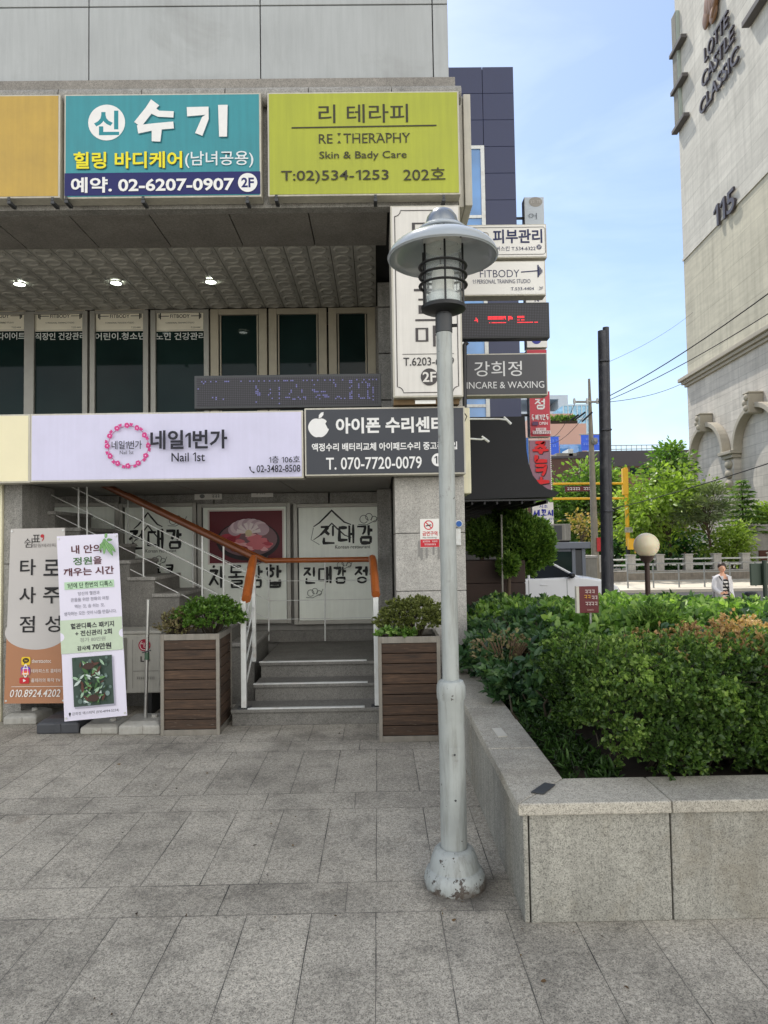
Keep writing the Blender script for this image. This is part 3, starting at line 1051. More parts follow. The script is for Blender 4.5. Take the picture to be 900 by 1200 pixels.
# neighbouring granite staircase, entrance steps
ES = thing('entrance_steps', (-0.6, 6.4, 0), 'three worn granite entrance steps with steel nosing strips between the timber planters', 'steps')
xs0, xs1 = xf(272, 6.05, 830), xf(449, 6.05, 830)
for k, (y0, z1) in enumerate(((6.05, 0.14), (6.37, 0.285), (6.7, 0.425))):
    y1 = (6.368, 6.698, GY - 0.022)[k]
    st = MB().box(xs0 if k == 0 else xs0 + 0.14, xs1, y0, y1, 0 if k == 0 else 0.0, z1 - 0.03).build('step', M['granite_step'], ES, 0.004)
    bx('tread', (xs0 if k == 0 else xs0 + 0.14) - 0.01, xs1 + 0.01, y0 - 0.02, y1 - 0.001, z1 - 0.029, z1, M['granite_step'], st, 0.006)
    a, b = ((290, 427), (297, 431), (304, 430))[k]
    bx('nosing', xf(a, y0, 800), xf(b, y0, 800), y0 - 0.012, y0 + 0.03, z1 - 0.001, z1 + 0.009, M['white_paint'], st, 0.002)
SS = thing('stone_staircase', (-1.6, 7.3, 0), 'stone staircase climbing left behind the railing beside the shop windows', 'staircase')
xst = xf(297, 6.85, 700)
for k in range(1, 10):
    x1 = xst - 0.242 * (k - 1)
    z = 0.425 + 0.164 * k
    if z > 1.95: break
    st = bx('step', x1 - 0.241, x1, 6.87, 7.74, 0.0, z - 0.035, M['granite_step'], SS)
    bx('tread', x1 - 0.26, x1 + 0.015, 6.85, 7.75, z - 0.034, z, M['granite_grey'], st, 0.005)
bx('side_wall', -4.2, xst - 0.242 * 9 - 0.002, 6.87, 7.74, 0, 1.9, M['granite_step'], SS)

# ------------------------------------------------------------------ railings
def rail_tube(name, a, b, r, mat, parent):
    return tb(name, [a, b], r, mat, parent, 8)
SR = thing('stair_railing', tuple(P(237, 708, 6.9)), 'white stair railing with sloping brown wooden handrail and thin wires', 'railing')
ya = 6.9
tb('handrail', [P(105, 560, ya), P(297, 653, ya)], [0.032, 0.032], M['rail_dark'], SR)
for k, dy in enumerate((21, 42, 63, 84)):
    rail_tube('wire', P(60, 538 + dy, ya), P(291, 651 + dy, ya), 0.0042, M['white_paint'], SR)
for px in (33, 92, 102, 168, 237, 262):
    yt = 560 + (px - 105) * 0.484
    yb = {33: 640, 102: 668, 168: 707, 237: 732, 92: 664, 262: 742}[px]
    rail_tube('post', P(px, max(yt, 560), ya), P(px, yb, ya), 0.0085, M['white_paint'], SR)
LR = thing('landing_railing', tuple(P(380, 752, 7.72)), 'brown wooden handrail with white posts running along the landing in front of the shop windows', 'railing')
yb_ = 7.74
hp = [P(112, 562, yb_), P(312, 657, yb_), P(433, 655.5, yb_), P(436, 654, 6.75)]
tb('handrail', hp, 0.03, M['handrail'], LR)
MB().tube([P(436.3, 654, 6.75), P(437.5, 661, 6.6), P(440.5, 697, 6.05)], [0.036, 0.037, 0.037], 8).build('handrail_end', M['handrail'], LR, smooth=True)
for k, dy in enumerate((24, 47, 69)):
    rail_tube('wire', P(316, 657 + dy, yb_), P(435, 656 + dy * .98, yb_), 0.0042, M['white_paint'], LR)
    rail_tube('wire', P(112, 562 + dy, yb_), P(316, 657 + dy, yb_), 0.0042, M['white_paint'], LR)
for px in (315, 381):
    rail_tube('post', P(px, 657, yb_), P(px, 751, yb_), 0.0085, M['white_paint'], LR)
for px in (150, 226):
    rail_tube('post', P(px, 562 + (px - 112) * .475, yb_), P(px, 700, yb_), 0.0075, M['white_paint'], LR)
p0, p1 = P(439.5, 692, 6.08), P(442, 815, 6.08)
bx('front_post', p1.x - 0.022, p1.x + 0.022, 6.06, 6.1, 0.138, p0.z, M['white_paint'], LR, 0.003)
bx('base_plate', p1.x - 0.05, p1.x + 0.05, 6.06, 6.14, 0.14, 0.15, M['dark_grey'], LR)
for k in range(4):
    a = Vector((p1.x, 6.08, 0.4 + k * .17))
    rail_tube('wire', a, a + Vector((-0.02, 0.66, 0.285)), 0.0042, M['white_paint'], LR)
STR = thing('step_railing', tuple(P(287, 818, 6.08)), 'short white railing with sloped orange brown wooden grip on the left of the entrance steps', 'railing')
MB().tube([P(297.5, 653, 6.68), P(296, 658, 6.62), P(288.5, 702, 6.05)], [0.03, 0.04, 0.042], 8).build('handrail', M['handrail'], STR, smooth=True)
p0, p1 = P(288.5, 700, 6.08), P(286, 818, 6.08)
bx('front_post', p1.x - 0.022, p1.x + 0.022, 6.06, 6.1, 0.138, p0.z, M['white_paint'], STR, 0.003)
bx('base_plate', p1.x - 0.055, p1.x + 0.055, 6.06, 6.14, 0.14, 0.15, M['dark_grey'], STR)
p2 = P(298, 772, 6.72)
bx('rear_post', p2.x - 0.018, p2.x + 0.018, 6.7, 6.74, 0.423, 1.42, M['white_paint'], STR, 0.003)
bx('base_plate', p2.x - 0.045, p2.x + 0.045, 6.7, 6.78, 0.425, 0.434, M['dark_grey'], STR)
for k in range(4):
    a = Vector((p1.x, 6.1, 0.28 + k * .19))
    rail_tube('wire', a, Vector((p2.x, 6.7, 0.28 + k * .19 + .29)), 0.008, M['white_paint'], STR)

# ------------------------------------------------------------------ big fascia signs
white = ink(226, 226, 224)
navy = ink(26, 30, 92)
teal = plain('teal_sign_face', S(44, 138, 148), 0.4, 0, 0.10, 3, 0.10)
yellow = ink(226, 216, 40)
def d_teal(f):
    f.rect(74, 203.5, 307, 231, navy)
    f.disc(124, 142, 22, white)
    f.text('신', 109, 127.5, 139, 157.5, ink(38, 132, 142), 0.03)
    sh = ink(28, 92, 104)
    for dx, mat_ in ((1.2, sh), (0, white)):
        for k, (pts, w) in enumerate((
            ([(182, 118), (175, 127), (161, 145)], 12), ([(178, 127), (186, 132), (204, 133)], 9),
            ([(161, 151), (180, 148), (204, 146)], 10), ([(184, 149), (183, 166)], 12),
            ([(220, 130), (244, 129), (242, 138), (234, 158)], 11), ([(263, 122), (263, 161)], 11))):
            f.line([(x + dx, y + dx) for x, y in pts], w, mat_, 'lettering', lambda u: 0.9 + 0.16 * math.sin(5 * u + 1))
    f.text('힐링 바디케어', 85.8, 179, 214.8, 199.6, ink(60, 66, 40), 0.022)
    f.text('힐링 바디케어', 85, 178, 214, 198.6, yellow, 0.022)
    f.text('(남녀공용)', 217.6, 178.6, 299, 199, ink(214, 220, 222), 0.01)
    f.text('예약. 02-6207-0907', 82, 209, 276, 228, white, 0.026)
    f.disc(292, 217.5, 11.5, white)
    f.text('2F', 284.5, 211.5, 299.5, 223.5, navy, 0.03)
T1 = sign('fascia_sign', 'teal and navy fascia sign with white phone number above the dark windows', 'shop sign', 73, 106.5, 308, 234, 6.1, 0.14, teal, draw=d_teal)
lime = plain('lime_sign_face', S(164, 171, 44), 0.42, 0, 0.10, 2, 0.10)
dk = ink(56, 54, 36)
def serif(f, t, x0, y0, x1, y1, mat, off=0.0):
    f.text(t, x0, y0, x1, y1, mat, off)
def d_lime(f):
    f.text('리 테라피', 372.5, 120, 480, 143, dk, 0.006)
    f.line([(340, 148.3), (514, 147)], 1.8, dk)
    f.text('RE', 372.5, 156.5, 389, 168, dk, 0.004)
    for yy in (157, 166):
        f.poly([(394.5, yy - 1.6), (399, yy - 1.6), (396.8, yy + 2)] if yy < 160 else [(394.5, yy + 1.8), (399, yy + 1.8), (396.8, yy - 1.6)], dk)
    f.text('THERAPHY', 402, 156, 482, 168, dk, 0.0)
    for x in (402, 416, 430, 441, 452, 461, 472):
        f.line([(x, 156.3), (x + 5, 156.3)], 0.6, dk)
    f.text('Skin & Bady Care', 373, 178, 477.5, 189.5, dk, 0.006)
    f.text('T:02)534-1253', 327, 201, 455.5, 217, dk, 0.008)
    f.text('202호', 473, 199, 523.5, 214.5, dk, 0.004)
T2 = sign('fascia_sign', 'lime green fascia sign with dark lettering at the right corner', 'shop sign', 311, 104, 541.5, 231.5, 6.1, 0.14, lime, draw=d_lime)
T3 = sign('fascia_sign', 'blank mustard yellow fascia sign left of the teal sign', 'shop sign', -150, 108.5, 71.5, 235, 6.1, 0.14, plain('mustard_sign_face', S(184, 152, 66), 0.45, 0, 0.12, 4, 0.08))
def clips(t, xs, y, Y):
    for px in xs:
        p = P(px, y, Y)
        MB().box(p.x - .016, p.x + .016, Y - .012, Y + .1, p.z - .03, p.z - .002).box(p.x - .012, p.x + .012, Y - .014, Y - .004, p.z - .002, p.z + .03).build('clip', M['dark_grey'], t, .003)
clips(T1, (78, 168, 290), 234.5, 6.1)
clips(T2, (324, 440, 520), 232.5, 6.1)
clips(T3, (11, 62), 235.5, 6.1)
lil = plain('lilac_sign_face', S(204, 202, 226), 0.4, 0, 0.07, 3, 0.03)
pink, kk = ink(200, 62, 132), ink(28, 28, 40)
def d_nail(f):
    r = random.Random(2)
    f.ringd(150.5, 522, 23.5, 0.5, pink)
    for k in range(48):
        a = k / 48 * 6.283
        x, y = 150.5 + math.cos(a) * 23.5, 522 + math.sin(a) * 23.5
        if k % 4 == 0:
            for q in range(5):
                f.disc(x + math.cos(q * 1.26) * 1.5, y + math.sin(q * 1.26) * 1.7, 1.6, pink, n=8)
            f.disc(x, y, 0.8, ink(236, 190, 214), n=8)
        else:
            b = a + (0.9 if k % 2 else -0.9)
            f.line([(x + math.cos(b) * q_, y + math.sin(b) * q_) for q_ in (0, 1.2, 2.4, 3.6, 4.8)], 2.6, pink, 'emblem', lambda u: math.sin(u * 3.14) + .1)
    f.text('네일1번가', 133, 516.5, 168, 526.5, kk, 0.012)
    f.text('Nail 1st', 142.5, 528, 158.5, 532.5, kk)
    f.text('네일1번가', 178, 505, 267.5, 527.5, kk, 0.028)
    f.text('Nail 1st', 202.5, 531.5, 241.5, 542, kk, 0.012)
    f.text('1층 106호', 316, 537, 352, 545.5, kk, 0.01)
    f.text('02-3482-8508', 301.5, 547.5, 352.5, 556, kk, 0.014)
    f.line([(293.6, 549), (294.2, 552.6), (296, 555), (299, 556.2)], 1.7, kk, 'emblem', lambda u: 1.25 - math.sin(u * 3.14) * .7)
sign('fascia_sign', 'pale lilac fascia sign with a pink flower wreath and dark lettering', 'shop sign', 35.5, 482.5, 355.5, 563, 6.1, 0.16, lil, draw=d_nail)
slate = plain('slate_sign_face', S(46, 50, 58), 0.42, 0, 0.06, 3)
def d_phone(f):
    a = []
    for i in range(40):
        t = i / 40 * 6.2832
        rr = 1 - 0.13 * math.exp(-((t - 4.712) / .35) ** 2) - 0.10 * math.exp(-((t - 1.571) / .3) ** 2)
        rx = 11.6 * rr * (1 + 0.06 * math.cos(2 * t) - (0.07 * math.sin(t)))
        x, y = 373.3 + rx * math.cos(t), 500 + 12.2 * rr * math.sin(t)
        d_ = math.hypot(x - 386.3, y - 496.5)
        if d_ < 5.2:
            x, y = 386.3 + (x - 386.3) / max(d_, .1) * 5.2, 496.5 + (y - 496.5) / max(d_, .1) * 5.2
        a.append((x, y))
    f.poly(a, white)
    f.poly([(373.4, 489), (373.8, 485), (376.4, 482.2), (379.2, 481.4), (379, 485), (376.6, 488)], white)
    f.text('아이폰 수리센터', 393.5, 488.5, 521, 507.5, white, 0.034)
    f.text('액정수리 배터리교체 아이패드수리 중고폰매입', 365, 518.5, 536, 528, white, 0.024)
    f.text('T. 070-7720-0079', 381.5, 535.5, 494, 550, white, 0.012)
    f.disc(513.5, 540, 7.8, white)
    f.text('1F', 509, 535.5, 518.5, 544.5, ink(40, 44, 52), 0.03)
sign('fascia_sign', 'dark slate fascia sign with white fruit emblem and lettering beside the lilac sign', 'shop sign', 356.5, 476.5, 546, 557, 6.1, 0.16, slate, draw=d_phone)
sign('fascia_sign', 'blank pale cream fascia sign at the left edge beside the lilac sign', 'shop sign', -120, 486, 34.5, 567, 6.1, 0.16, plain('cream_sign_face', S(228, 220, 184), 0.45, 0, 0.05, 3))

# vertical sign on the pillar
vs = plain('ivory_sign_face', S(214, 211, 204), 0.4, 0, 0.07, 3, 0.08)
cg = ink(70, 66, 66)
def d_vert(f):
    x0, x1, y0, y1, c = 463.5, 536, 243, 462.5, 7
    pts = []
    for cx, cy, a0 in ((x0, y0, 90), (x1, y0, 180), (x1, y1, 270), (x0, y1, 0)):
        pts += [(cx + c * math.cos(math.radians(a0 - 90 * i / 6)), cy + c * math.sin(math.radians(a0 - 90 * i / 6))) for i in range(7)]
    pts.append(pts[0])
    f.line(pts, 1.0, cg)
    f.text('더', 484, 255, 519, 285, cg, -0.006)
    f.text('오', 485, 305, 519, 341, cg, -0.006)
    f.text('르', 486, 350, 519, 377, cg, -0.004)
    f.text('매', 486, 382, 519, 409, cg, -0.004)
    f.line([(470, 416.5), (531, 416.5)], 0.6, cg)
    f.text('T.6203-6179', 471, 420.5, 531, 430.5, ink(52, 50, 52), 0.008)
    f.disc(501.5, 444, 10.2, cg)
    f.text('2F', 493.5, 438, 509.5, 450, vs, 0.02)
sign('vertical_sign', 'tall ivory vertical sign with thin border and dark lettering mounted on the granite pillar', 'shop sign', 458.5, 236.5, 541.5, 468, 5.98, 0.2, vs, draw=d_vert)
bk = thing('sign_bracket', tuple(P(497, 472, 6.1)), 'steel channel bracket below the ivory vertical sign', 'bracket')
X0, X1, Z0, Z1 = rect(461, 469, 538, 475, 6.1)
bx('channel', X0, X1, 6.06, 6.295, Z0, Z1, plain('rusty_steel', S(118, 96, 66), 0.7, 0.2, 0.3, 9), bk)
bx('name_plate', (X0 + X1) / 2 - 0.1, (X0 + X1) / 2 + 0.08, 6.054, 6.059, Z0 + 0.005, Z1 - 0.006, M['steel'], bk)

# LED boards
def led_face(name, scale=1.0):
    t = NT(name)
    o = t.coord()
    s_ = t.n('SeparateXYZ', {'Vector': o})
    k = 0.0165
    fx = t.math('SUBTRACT', t.math('MODULO', t.math('ADD', s_.outputs[0], 10 * k * 100), k), k / 2)
    fz = t.math('SUBTRACT', t.math('MODULO', t.math('ADD', s_.outputs[2], 10 * k * 100), k), k / 2)
    d = t.math('SQRT', t.math('ADD', t.math('MULTIPLY', fx, fx), t.math('MULTIPLY', fz, fz)))
    c = t.mix(t.math('LESS_THAN', d, k * 0.33), S(24, 24, 27), S(62, 61, 70))
    t.set(t.b.inputs['Base Color'], c)
    t.b.inputs['Roughness'].default_value = 0.5
    return t.m
ledm = led_face('led_matrix')
def dots(fc, strokes, x0, y0, x1, y1, pitch, rad, mat, seed=0, keep=0.75):
    r = random.Random(seed)
    nx, ny = int((x1 - x0) / pitch), int((y1 - y0) / pitch)
    segs = []
    for st in strokes:
        for a, b in zip(st[:-1], st[1:]):
            segs.append((x0 + a[0] * (x1 - x0), y1 + a[1] * (y0 - y1), x0 + b[0] * (x1 - x0), y1 + b[1] * (y0 - y1)))
    d = fc.d()
    for i in range(nx + 1):
        for j in range(ny + 1):
            x, y = x0 + i * pitch, y0 + j * pitch
            for ax, ay, bx_, by_ in segs:
                l2 = (bx_ - ax) ** 2 + (by_ - ay) ** 2 or 1
                t = max(0, min(1, ((x - ax) * (bx_ - ax) + (y - ay) * (by_ - ay)) / l2))
                if math.hypot(x - ax - t * (bx_ - ax), y - ay - t * (by_ - ay)) < rad:
                    if r.random() < keep:
                        q = pitch * .33
                        fc._put('lit_dots', mat, [(x - q, y - q, 0), (x + q, y - q, 0), (x + q, y + q, 0), (x - q, y + q, 0)], [(0, 1, 2, 3)], d)
                    break
vio = emit('violet_led', S(112, 112, 170), 0.06)
redl = emit('red_led', S(255, 50, 60), 0.9)
def d_led1(f):
    dots(f, brush_strokes('스누니마'), 335, 447, 444, 472, 2.1, 1.6, vio, 3, 0.42)
    dots(f, [[(0, 1), (0, .2)], [(.12, .9), (.12, .4)], [(.5, .4), (.55, .9)], [(.6, .5), (.8, .1)], [(.9, 1), (.9, .1)]], 300, 452, 330, 474, 2.1, 1.6, vio, 4, 0.35)
    dots(f, [[(0, 1), (0, 0)], [(.05, .8), (.4, 1)], [(.5, .2), (1, .1)]], 232, 446, 262, 470, 2.1, 1.8, vio, 6, 0.25)
    dots(f, [[(0, 0), (1, 0)]], 232, 446, 442, 447, 2.1, 1.5, vio, 9, 0.25)
sign('led_board', 'black dot matrix display board with violet dots standing above the lilac and slate signs', 'display board', 227, 438.5, 447.5, 478, 6.28, 0.1, ledm, M['dark_grey'], fr=3, draw=d_led1)
def d_led2(f):
    dots(f, [[(0, .6), (.2, .6)], [(.1, .3), (.3, .2)]], 556, 371, 566, 377, 1.45, 1.2, redl, 2, 0.9)
    dots(f, [[(0, .9), (1, .9)], [(0, .6), (1, .6)], [(.1, .05), (1, .05)]], 572, 371, 593, 379, 1.45, 1.0, redl, 3, 0.97)
    dots(f, [[(0, .9), (1, .9)], [(0, .5), (1, .5)], [(0, 1), (0, 0)]], 596, 371, 601, 376, 1.45, 1.0, redl, 3, 0.97)
    dots(f, [[(0, .9), (.3, .9)], [(0, .5), (.3, .5)], [(0, 0), (1, 0)]], 607, 371, 631, 379, 1.45, 1.0, redl, 3, 0.9)

# projecting signs on the side of the building
PYs = 7.0
def proj(label, x0, y0, x1, y1, face, edge, draw, thick=0.16, name='projecting_sign', cat='shop sign', Y=PYs, fr=1.5):
    t = sign(name, label, cat, x0, y0, x1, y1, Y, thick, face, edge, fr=fr, draw=draw)
    X0, X1, Z0, Z1 = rect(x0, y0, x1, y1, Y)
    tb('mounting_arm', [(XR - 0.02, Y + thick / 2, (Z0 + Z1) / 2), (X0 + 0.02, Y + thick / 2, (Z0 + Z1) / 2)], 0.03, M['dark_grey'], t)
    return t
nv = ink(40, 46, 84)
wf = plain('white_sign_face', S(228, 226, 220), 0.4, 0, 0.05, 3)
def d_p1(f):
    f.text('피부관리', 577.5, 268.5, 636.5, 285.5, nv, 0.024)
    f.text('에버스킨 T.534-6322', 575, 289, 628, 294.5, nv, 0.004)
    f.disc(632.3, 290.3, 3.0, nv)
    f.text('2F', 630.2, 288.6, 634.6, 292, wf)
    pts = [(548, 266), (638, 266), (640, 268), (640, 297), (638, 299), (548, 299)]
    f.line(pts, 0.7, ink(120, 118, 116))
    f.line([(556, 272), (570, 272), (572, 274), (572, 282), (556, 282)], 0.8, ink(150, 150, 150))
proj('white projecting sign with navy lettering, topmost of the four beside the lamp head', 540, 262, 642, 303, wf, M['sign_edge'], d_p1)
def d_p2(f):
    f.text('FITBODY', 562, 316, 609, 325, nv, -0.008)
    f.line([(611, 319), (632, 317.5)], 1.3, nv)
    for k, h in enumerate((15, 11, 8, 4)):
        f.line([(631.5 + k * 1.5, 318 - h / 2), (631.5 + k * 1.5, 318 + h / 2)], 1.0 if k else 1.7, nv)
    f.text('1:1 PERSONAL TRAINING STUDIO', 553, 327.5, 622, 332.5, nv, -0.004)
    f.text('T.533-4404', 598.5, 337.3, 626, 341, nv)
    f.text('2F', 632, 337, 637, 340.5, nv)
proj('white projecting sign with barbell drawing and thin navy capitals under the topmost sign', 540, 305, 640.5, 347, wf, M['sign_edge'], d_p2)
proj('black projecting dot matrix board showing red dots below the barbell sign', 536, 354, 645, 397, ledm, M['black_metal'], d_led2, 0.12, 'led_board', 'display board', fr=2.5)
def d_p4(f):
    f.text('강희정', 555.5, 423, 612, 441, ink(214, 214, 214), 0.004)
    f.text('SKINCARE & WAXING', 534, 447.5, 638, 455.5, ink(222, 222, 222), -0.002)
proj('charcoal projecting sign with white lettering, lowest of the four beside the lamp post', 530, 413.5, 642.5, 464, plain('charcoal_sign_face', S(64, 64, 68), 0.45, 0, 0.05, 3), M['sign_edge'], d_p4)
bb = thing('sign_post', tuple(P(544, 478, 6.9)), 'short black steel upright with a curled top beside the pillar', 'bracket')
p = P(544, 404, 6.9)
MB().tube([P(544, 478, 6.9), P(544, 405, 6.9), P(546, 402, 6.9), P(548, 404, 6.9)], [0.026, 0.026, 0.024, 0.02], 10).build('upright', M['black_metal'], bb, smooth=True)
rail_tube('strut', (XR - 0.02, 6.9, p.z - 0.2), (p.x, 6.9, p.z - 0.2), 0.015, M['black_metal'], bb)

# white light boxes on the side wall
SBX = thing('side_light_box', (0.86, 7.2, 4.4), 'tall pale light box fixed to the side wall beyond the lime sign', 'light box')
for x0, x1, y0 in ((0.80, 0.853, 6.36), (0.857, 0.925, 6.33)):
    bx('cabinet', x0, x1, y0, 8.2, zf(242, 6.33), zf(111, 6.33), M['sign_edge'], SBX, 0.006)
CB = thing('side_light_box', (0.83, 6.8, 2), 'cream light box on the pillar side at the end of the slate sign', 'light box')
bx('cabinet', 0.797, 0.875, 6.45, 6.97, zf(580, 6.45), zf(479, 6.45), M['cream_edge'], CB, 0.008)
def arm_lamp(label, pts, Y):
    t = thing('arm_lamp', tuple(P(*pts[0], Y)), label, 'lamp')
    tb('arm', [P(x, y, Y) for x, y in pts[:-1]], 0.009, M['white_paint'], t, 8)
    a, b = P(*pts[-2], Y), P(*pts[-1], Y)
    MB().tube([a - (b - a) * .7, a, b], [0.009, 0.012, 0.013], 8).build('lamp_head', M['white_paint'], t, smooth=True)
arm_lamp('white arm lamp in front of the black awning, the upper one', [(549, 491), (585, 491), (594, 492), (599, 497)], 6.85)
arm_lamp('shorter white arm lamp in front of the black awning, the lower one', [(549, 514), (564, 515), (568, 514), (573, 518)], 6.85)

# papers, no smoking sign, little camera
def note(label, x0, y0, x1, y1, Y, draw=None, name='paper_notice', cat='notice', parent=None):
    t = thing(name, tuple(P((x0 + x1) / 2, y1, Y)), label, cat)
    fc = front_face((x0 + x1) / 2, (y0 + y1) / 2, Y)
    X0, X1, Z0, Z1 = rect(x0, y0, x1, y1, Y)
    bx('sheet', X0, X1, Y - 0.003, Y - 0.0005, Z0, Z1, wf, t)
    if draw:
        draw(fc)
        fc.done(t)
    return t
def d_n1(f):
    f.text('안전제일', 231, 572.5, 257, 577, ink(50, 60, 140), 0.02)
    f.disc(237, 581.5, 3, ink(130, 130, 130), ry=2.4)
    f.dashes(242, 579.5, 257, 583.5, ink(110, 110, 110), 4)
note('paper notice with blue heading stuck on the stone lintel above the meat picture', 228, 571, 260, 585.5, GY - 0.002, d_n1)
note('small white paper notice with grey lines stuck on the stone lintel, right of the other', 294.5, 570, 320, 582.5, GY - 0.002, lambda f: (f.dashes(298, 572.5, 316, 575, ink(110, 110, 110), 1), f.dashes(300, 577, 314, 579.5, ink(130, 130, 130), 2)))
def d_ns(f):
    rd = ink(200, 36, 50)
    f.rect(492.5, 632, 514.5, 641, rd, 'red_band')
    f.ringd(502.3, 615.3, 5, 1.2, rd)
    f.line([(499, 612), (505.6, 618.8)], 1.2, rd)
    f.line([(498.8, 616.4), (505.5, 615)], 1.3, ink(40, 40, 40))
    f.text('금연구역', 495, 622.5, 512.5, 628, rd, 0.02)
    f.text('No Smoking', 495.5, 629, 511.5, 631.3, ink(60, 60, 60))
    f.dashes(495, 633.5, 513, 635.5, white, 5)
    f.dashes(497, 637, 511, 639, white, 6)
note('white and red no smoking sign on the granite pillar behind the lamp post', 492.3, 608, 514.7, 641.5, 6.297, d_ns, 'no_smoking_sign', 'sign')
tp_ = thing('tape_mark', tuple(P(505, 652, 6.297)), 'grey strips of old tape residue on the pillar under the no smoking sign', 'tape')
fc = front_face(503, 648, 6.298)
for x, y0, y1 in ((490, 634, 652), (493, 641, 656), (499, 642, 654), (507, 641, 650), (513, 641, 655)):
    fc.rect(x, y0, x + 2.2, y1, ink(138, 136, 132), 'residue')
fc.done(tp_)
sc_ = thing('door_sensor', tuple(P(536, 618, 6.27)), 'small white and blue camera fixed to the pillar at the lamp post', 'camera')
p = P(537, 614, 6.22)
MB().tube([p + Vector((0, 0.07, 0)), p + Vector((0, -0.05, 0))], 0.032, 12).build('body', M['white_paint'], sc_, smooth=True)
MB().tube([p + Vector((0, -0.051, 0)), p + Vector((0, -0.06, 0))], 0.026, 12).build('lens', ink(40, 90, 160), sc_)
bx('housing', p.x - 0.03, p.x + 0.02, 6.2, 6.298, p.z - 0.19, p.z - 0.04, M['white_paint'], sc_, 0.006)
cw = thing('loose_cable', tuple(P(534, 560, 6.27)), 'black cables hanging in loops down the pillar beside the lamp post', 'cable')
for k, pts in enumerate(([(536, 474), (531, 500), (534, 530), (532, 560), (534, 606)], [(540, 478), (547, 488), (542, 500), (534, 497)], [(531, 500), (536, 512), (533, 524)])):
    tb('strand', [P(x, y, 6.26) for x, y in pts], 0.005, M['rubber'], cw, 6)

# ================================================================== STREET LAMP
lamp_paint = plain('lamp_blue_grey_paint', S(168, 182, 184), 0.38, 0, 0.10, 7, 0.14, stain=S(108, 102, 92), stainamt=0.3)
def worn_paint():
    t = NT('worn_lamp_paint')
    o = t.coord()
    sep = t.n('SeparateXYZ', {'Vector': o})
    n1 = t.noise(o, 26, 6, 0.68)
    n2 = t.noise(o, 5, 5, 0.6)
    c = t.mix(1.0, S(164, 169, 166), t.ramp(n2, [(0.3, g4(0.82)), (0.7, g4(1.06))]), 'MULTIPLY')
    mp = t.n('Mapping', {'Vector': o, 'Scale': (14, 14, 1.2)})
    c = t.mix(t.ramp(t.noise(mp.outputs[0], 2.2, 5, 0.7), [(0.48, g4(0)), (0.7, g4(0.6))]), c, S(112, 112, 104))
    low = t.ramp(t.math('DIVIDE', sep.outputs[2], 3.0), [(0.0, g4(0.17)), (0.05, g4(0.07)), (0.075, g4(0.0)), (0.26, g4(0.0)), (0.285, g4(0.07)), (0.31, g4(0.0))])
    chip = t.ramp(t.math('ADD', n1, low), [(0.69, g4(0)), (0.7, g4(1))])
    c = t.mix(chip, c, S(66, 58, 52))
    edge = t.ramp(t.math('ADD', t.noise(o, 9, 5, 0.7), t.ramp(sep.outputs[2], [(0.0, g4(0.3)), (0.06, g4(0))])), [(0.62, g4(0)), (0.75, g4(0.8))])
    c = t.mix(edge, c, S(92, 84, 76))
    t.set(t.b.inputs['Base Color'], c)
    t.b.inputs['Roughness'].default_value = 0.45
    t.bump(chip, -0.3, 0.003)
    return t.m
worn = worn_paint()
lc = G(533, 1036)
LX_, LY_ = lc.x, lc.y
LP = thing('street_lamp', (LX_, LY_, 0), 'pale blue grey street lamp with a wide dome shade over a black caged glass', 'street lamp')
cx = (LX_, LY_, 0)
MB().lathe([(0.137, 0.0), (0.14, 0.018), (0.136, 0.045), (0.125, 0.07), (0.113, 0.078), (0.11, 0.09), (0.103, 0.122), (0.091, 0.152), (0.08, 0.163), (0.066, 0.168), (0.059, 0.165)], cx, 40).build('base', worn, LP, smooth=True)
lower = MB().lathe([(0.0595, 0.16), (0.0595, 0.815), (0.0655, 0.83), (0.0665, 0.862), (0.0655, 0.885), (0.056, 0.905), (0.042, 0.912)], cx, 36).build('lower_pole', worn, LP, smooth=True)
# access door with two screws
dm = MB()
for a0, a1, z0, z1 in ((-1.9, -1.1, 0.36, 0.62),):
    n = 8
    vs = []
    for rr in (0.0598, 0.0612):
        for k in range(n + 1):
            a = a0 + (a1 - a0) * k / n
            vs += [(LX_ + rr * math.cos(a), LY_ + rr * math.sin(a), z0), (LX_ + rr * math.cos(a), LY_ + rr * math.sin(a), z1)]
    q = 2 * (n + 1)
    fs = []
    for k in range(n):
        fs += [(q + 2 * k, q + 2 * k + 2, q + 2 * k + 3, q + 2 * k + 1)]
        fs += [(2 * k, q + 2 * k, q + 2 * k + 2, 2 * k + 2), (2 * k + 1, 2 * k + 3, q + 2 * k + 3, q + 2 * k + 1)]
    fs += [(0, 1, q + 1, q), (2 * n, q + 2 * n, q + 2 * n + 1, 2 * n + 1)]
    dm.add(vs, fs)
dr = dm.build('access_door', worn, LP)
for z in (0.39, 0.59):
    a = -1.5
    MB().ball((LX_ + 0.061 * math.cos(a), LY_ + 0.061 * math.sin(a), z), 0.005, 0.005, 0.005, 8, 6).build('screw', M['dark_grey'], dr, smooth=True)
MB().lathe([(0.0385, 0.91), (0.0365, 2.54)], cx, 28).build('upper_pole', worn, LP, smooth=True)
MB().lathe([(0.0335, 2.5), (0.0395, 2.505), (0.0395, 2.585), (0.034, 2.59)], cx, 28).build('collar', M['dark_grey'], LP, smooth=True)
MB().tube([(LX_ + 0.035, LY_ - 0.01, 2.535), (LX_ + 0.06, LY_ - 0.015, 2.535)], 0.008, 8).build('set_screw', M['black_metal'], LP, smooth=True)
MB().lathe([(0.034, 2.565), (0.036, 2.595), (0.088, 2.604), (0.104, 2.612), (0.106, 2.626), (0.098, 2.632), (0.0, 2.633)], cx, 40, False).build('base_plate', M['black_metal'], LP, smooth=True)
cage = MB()
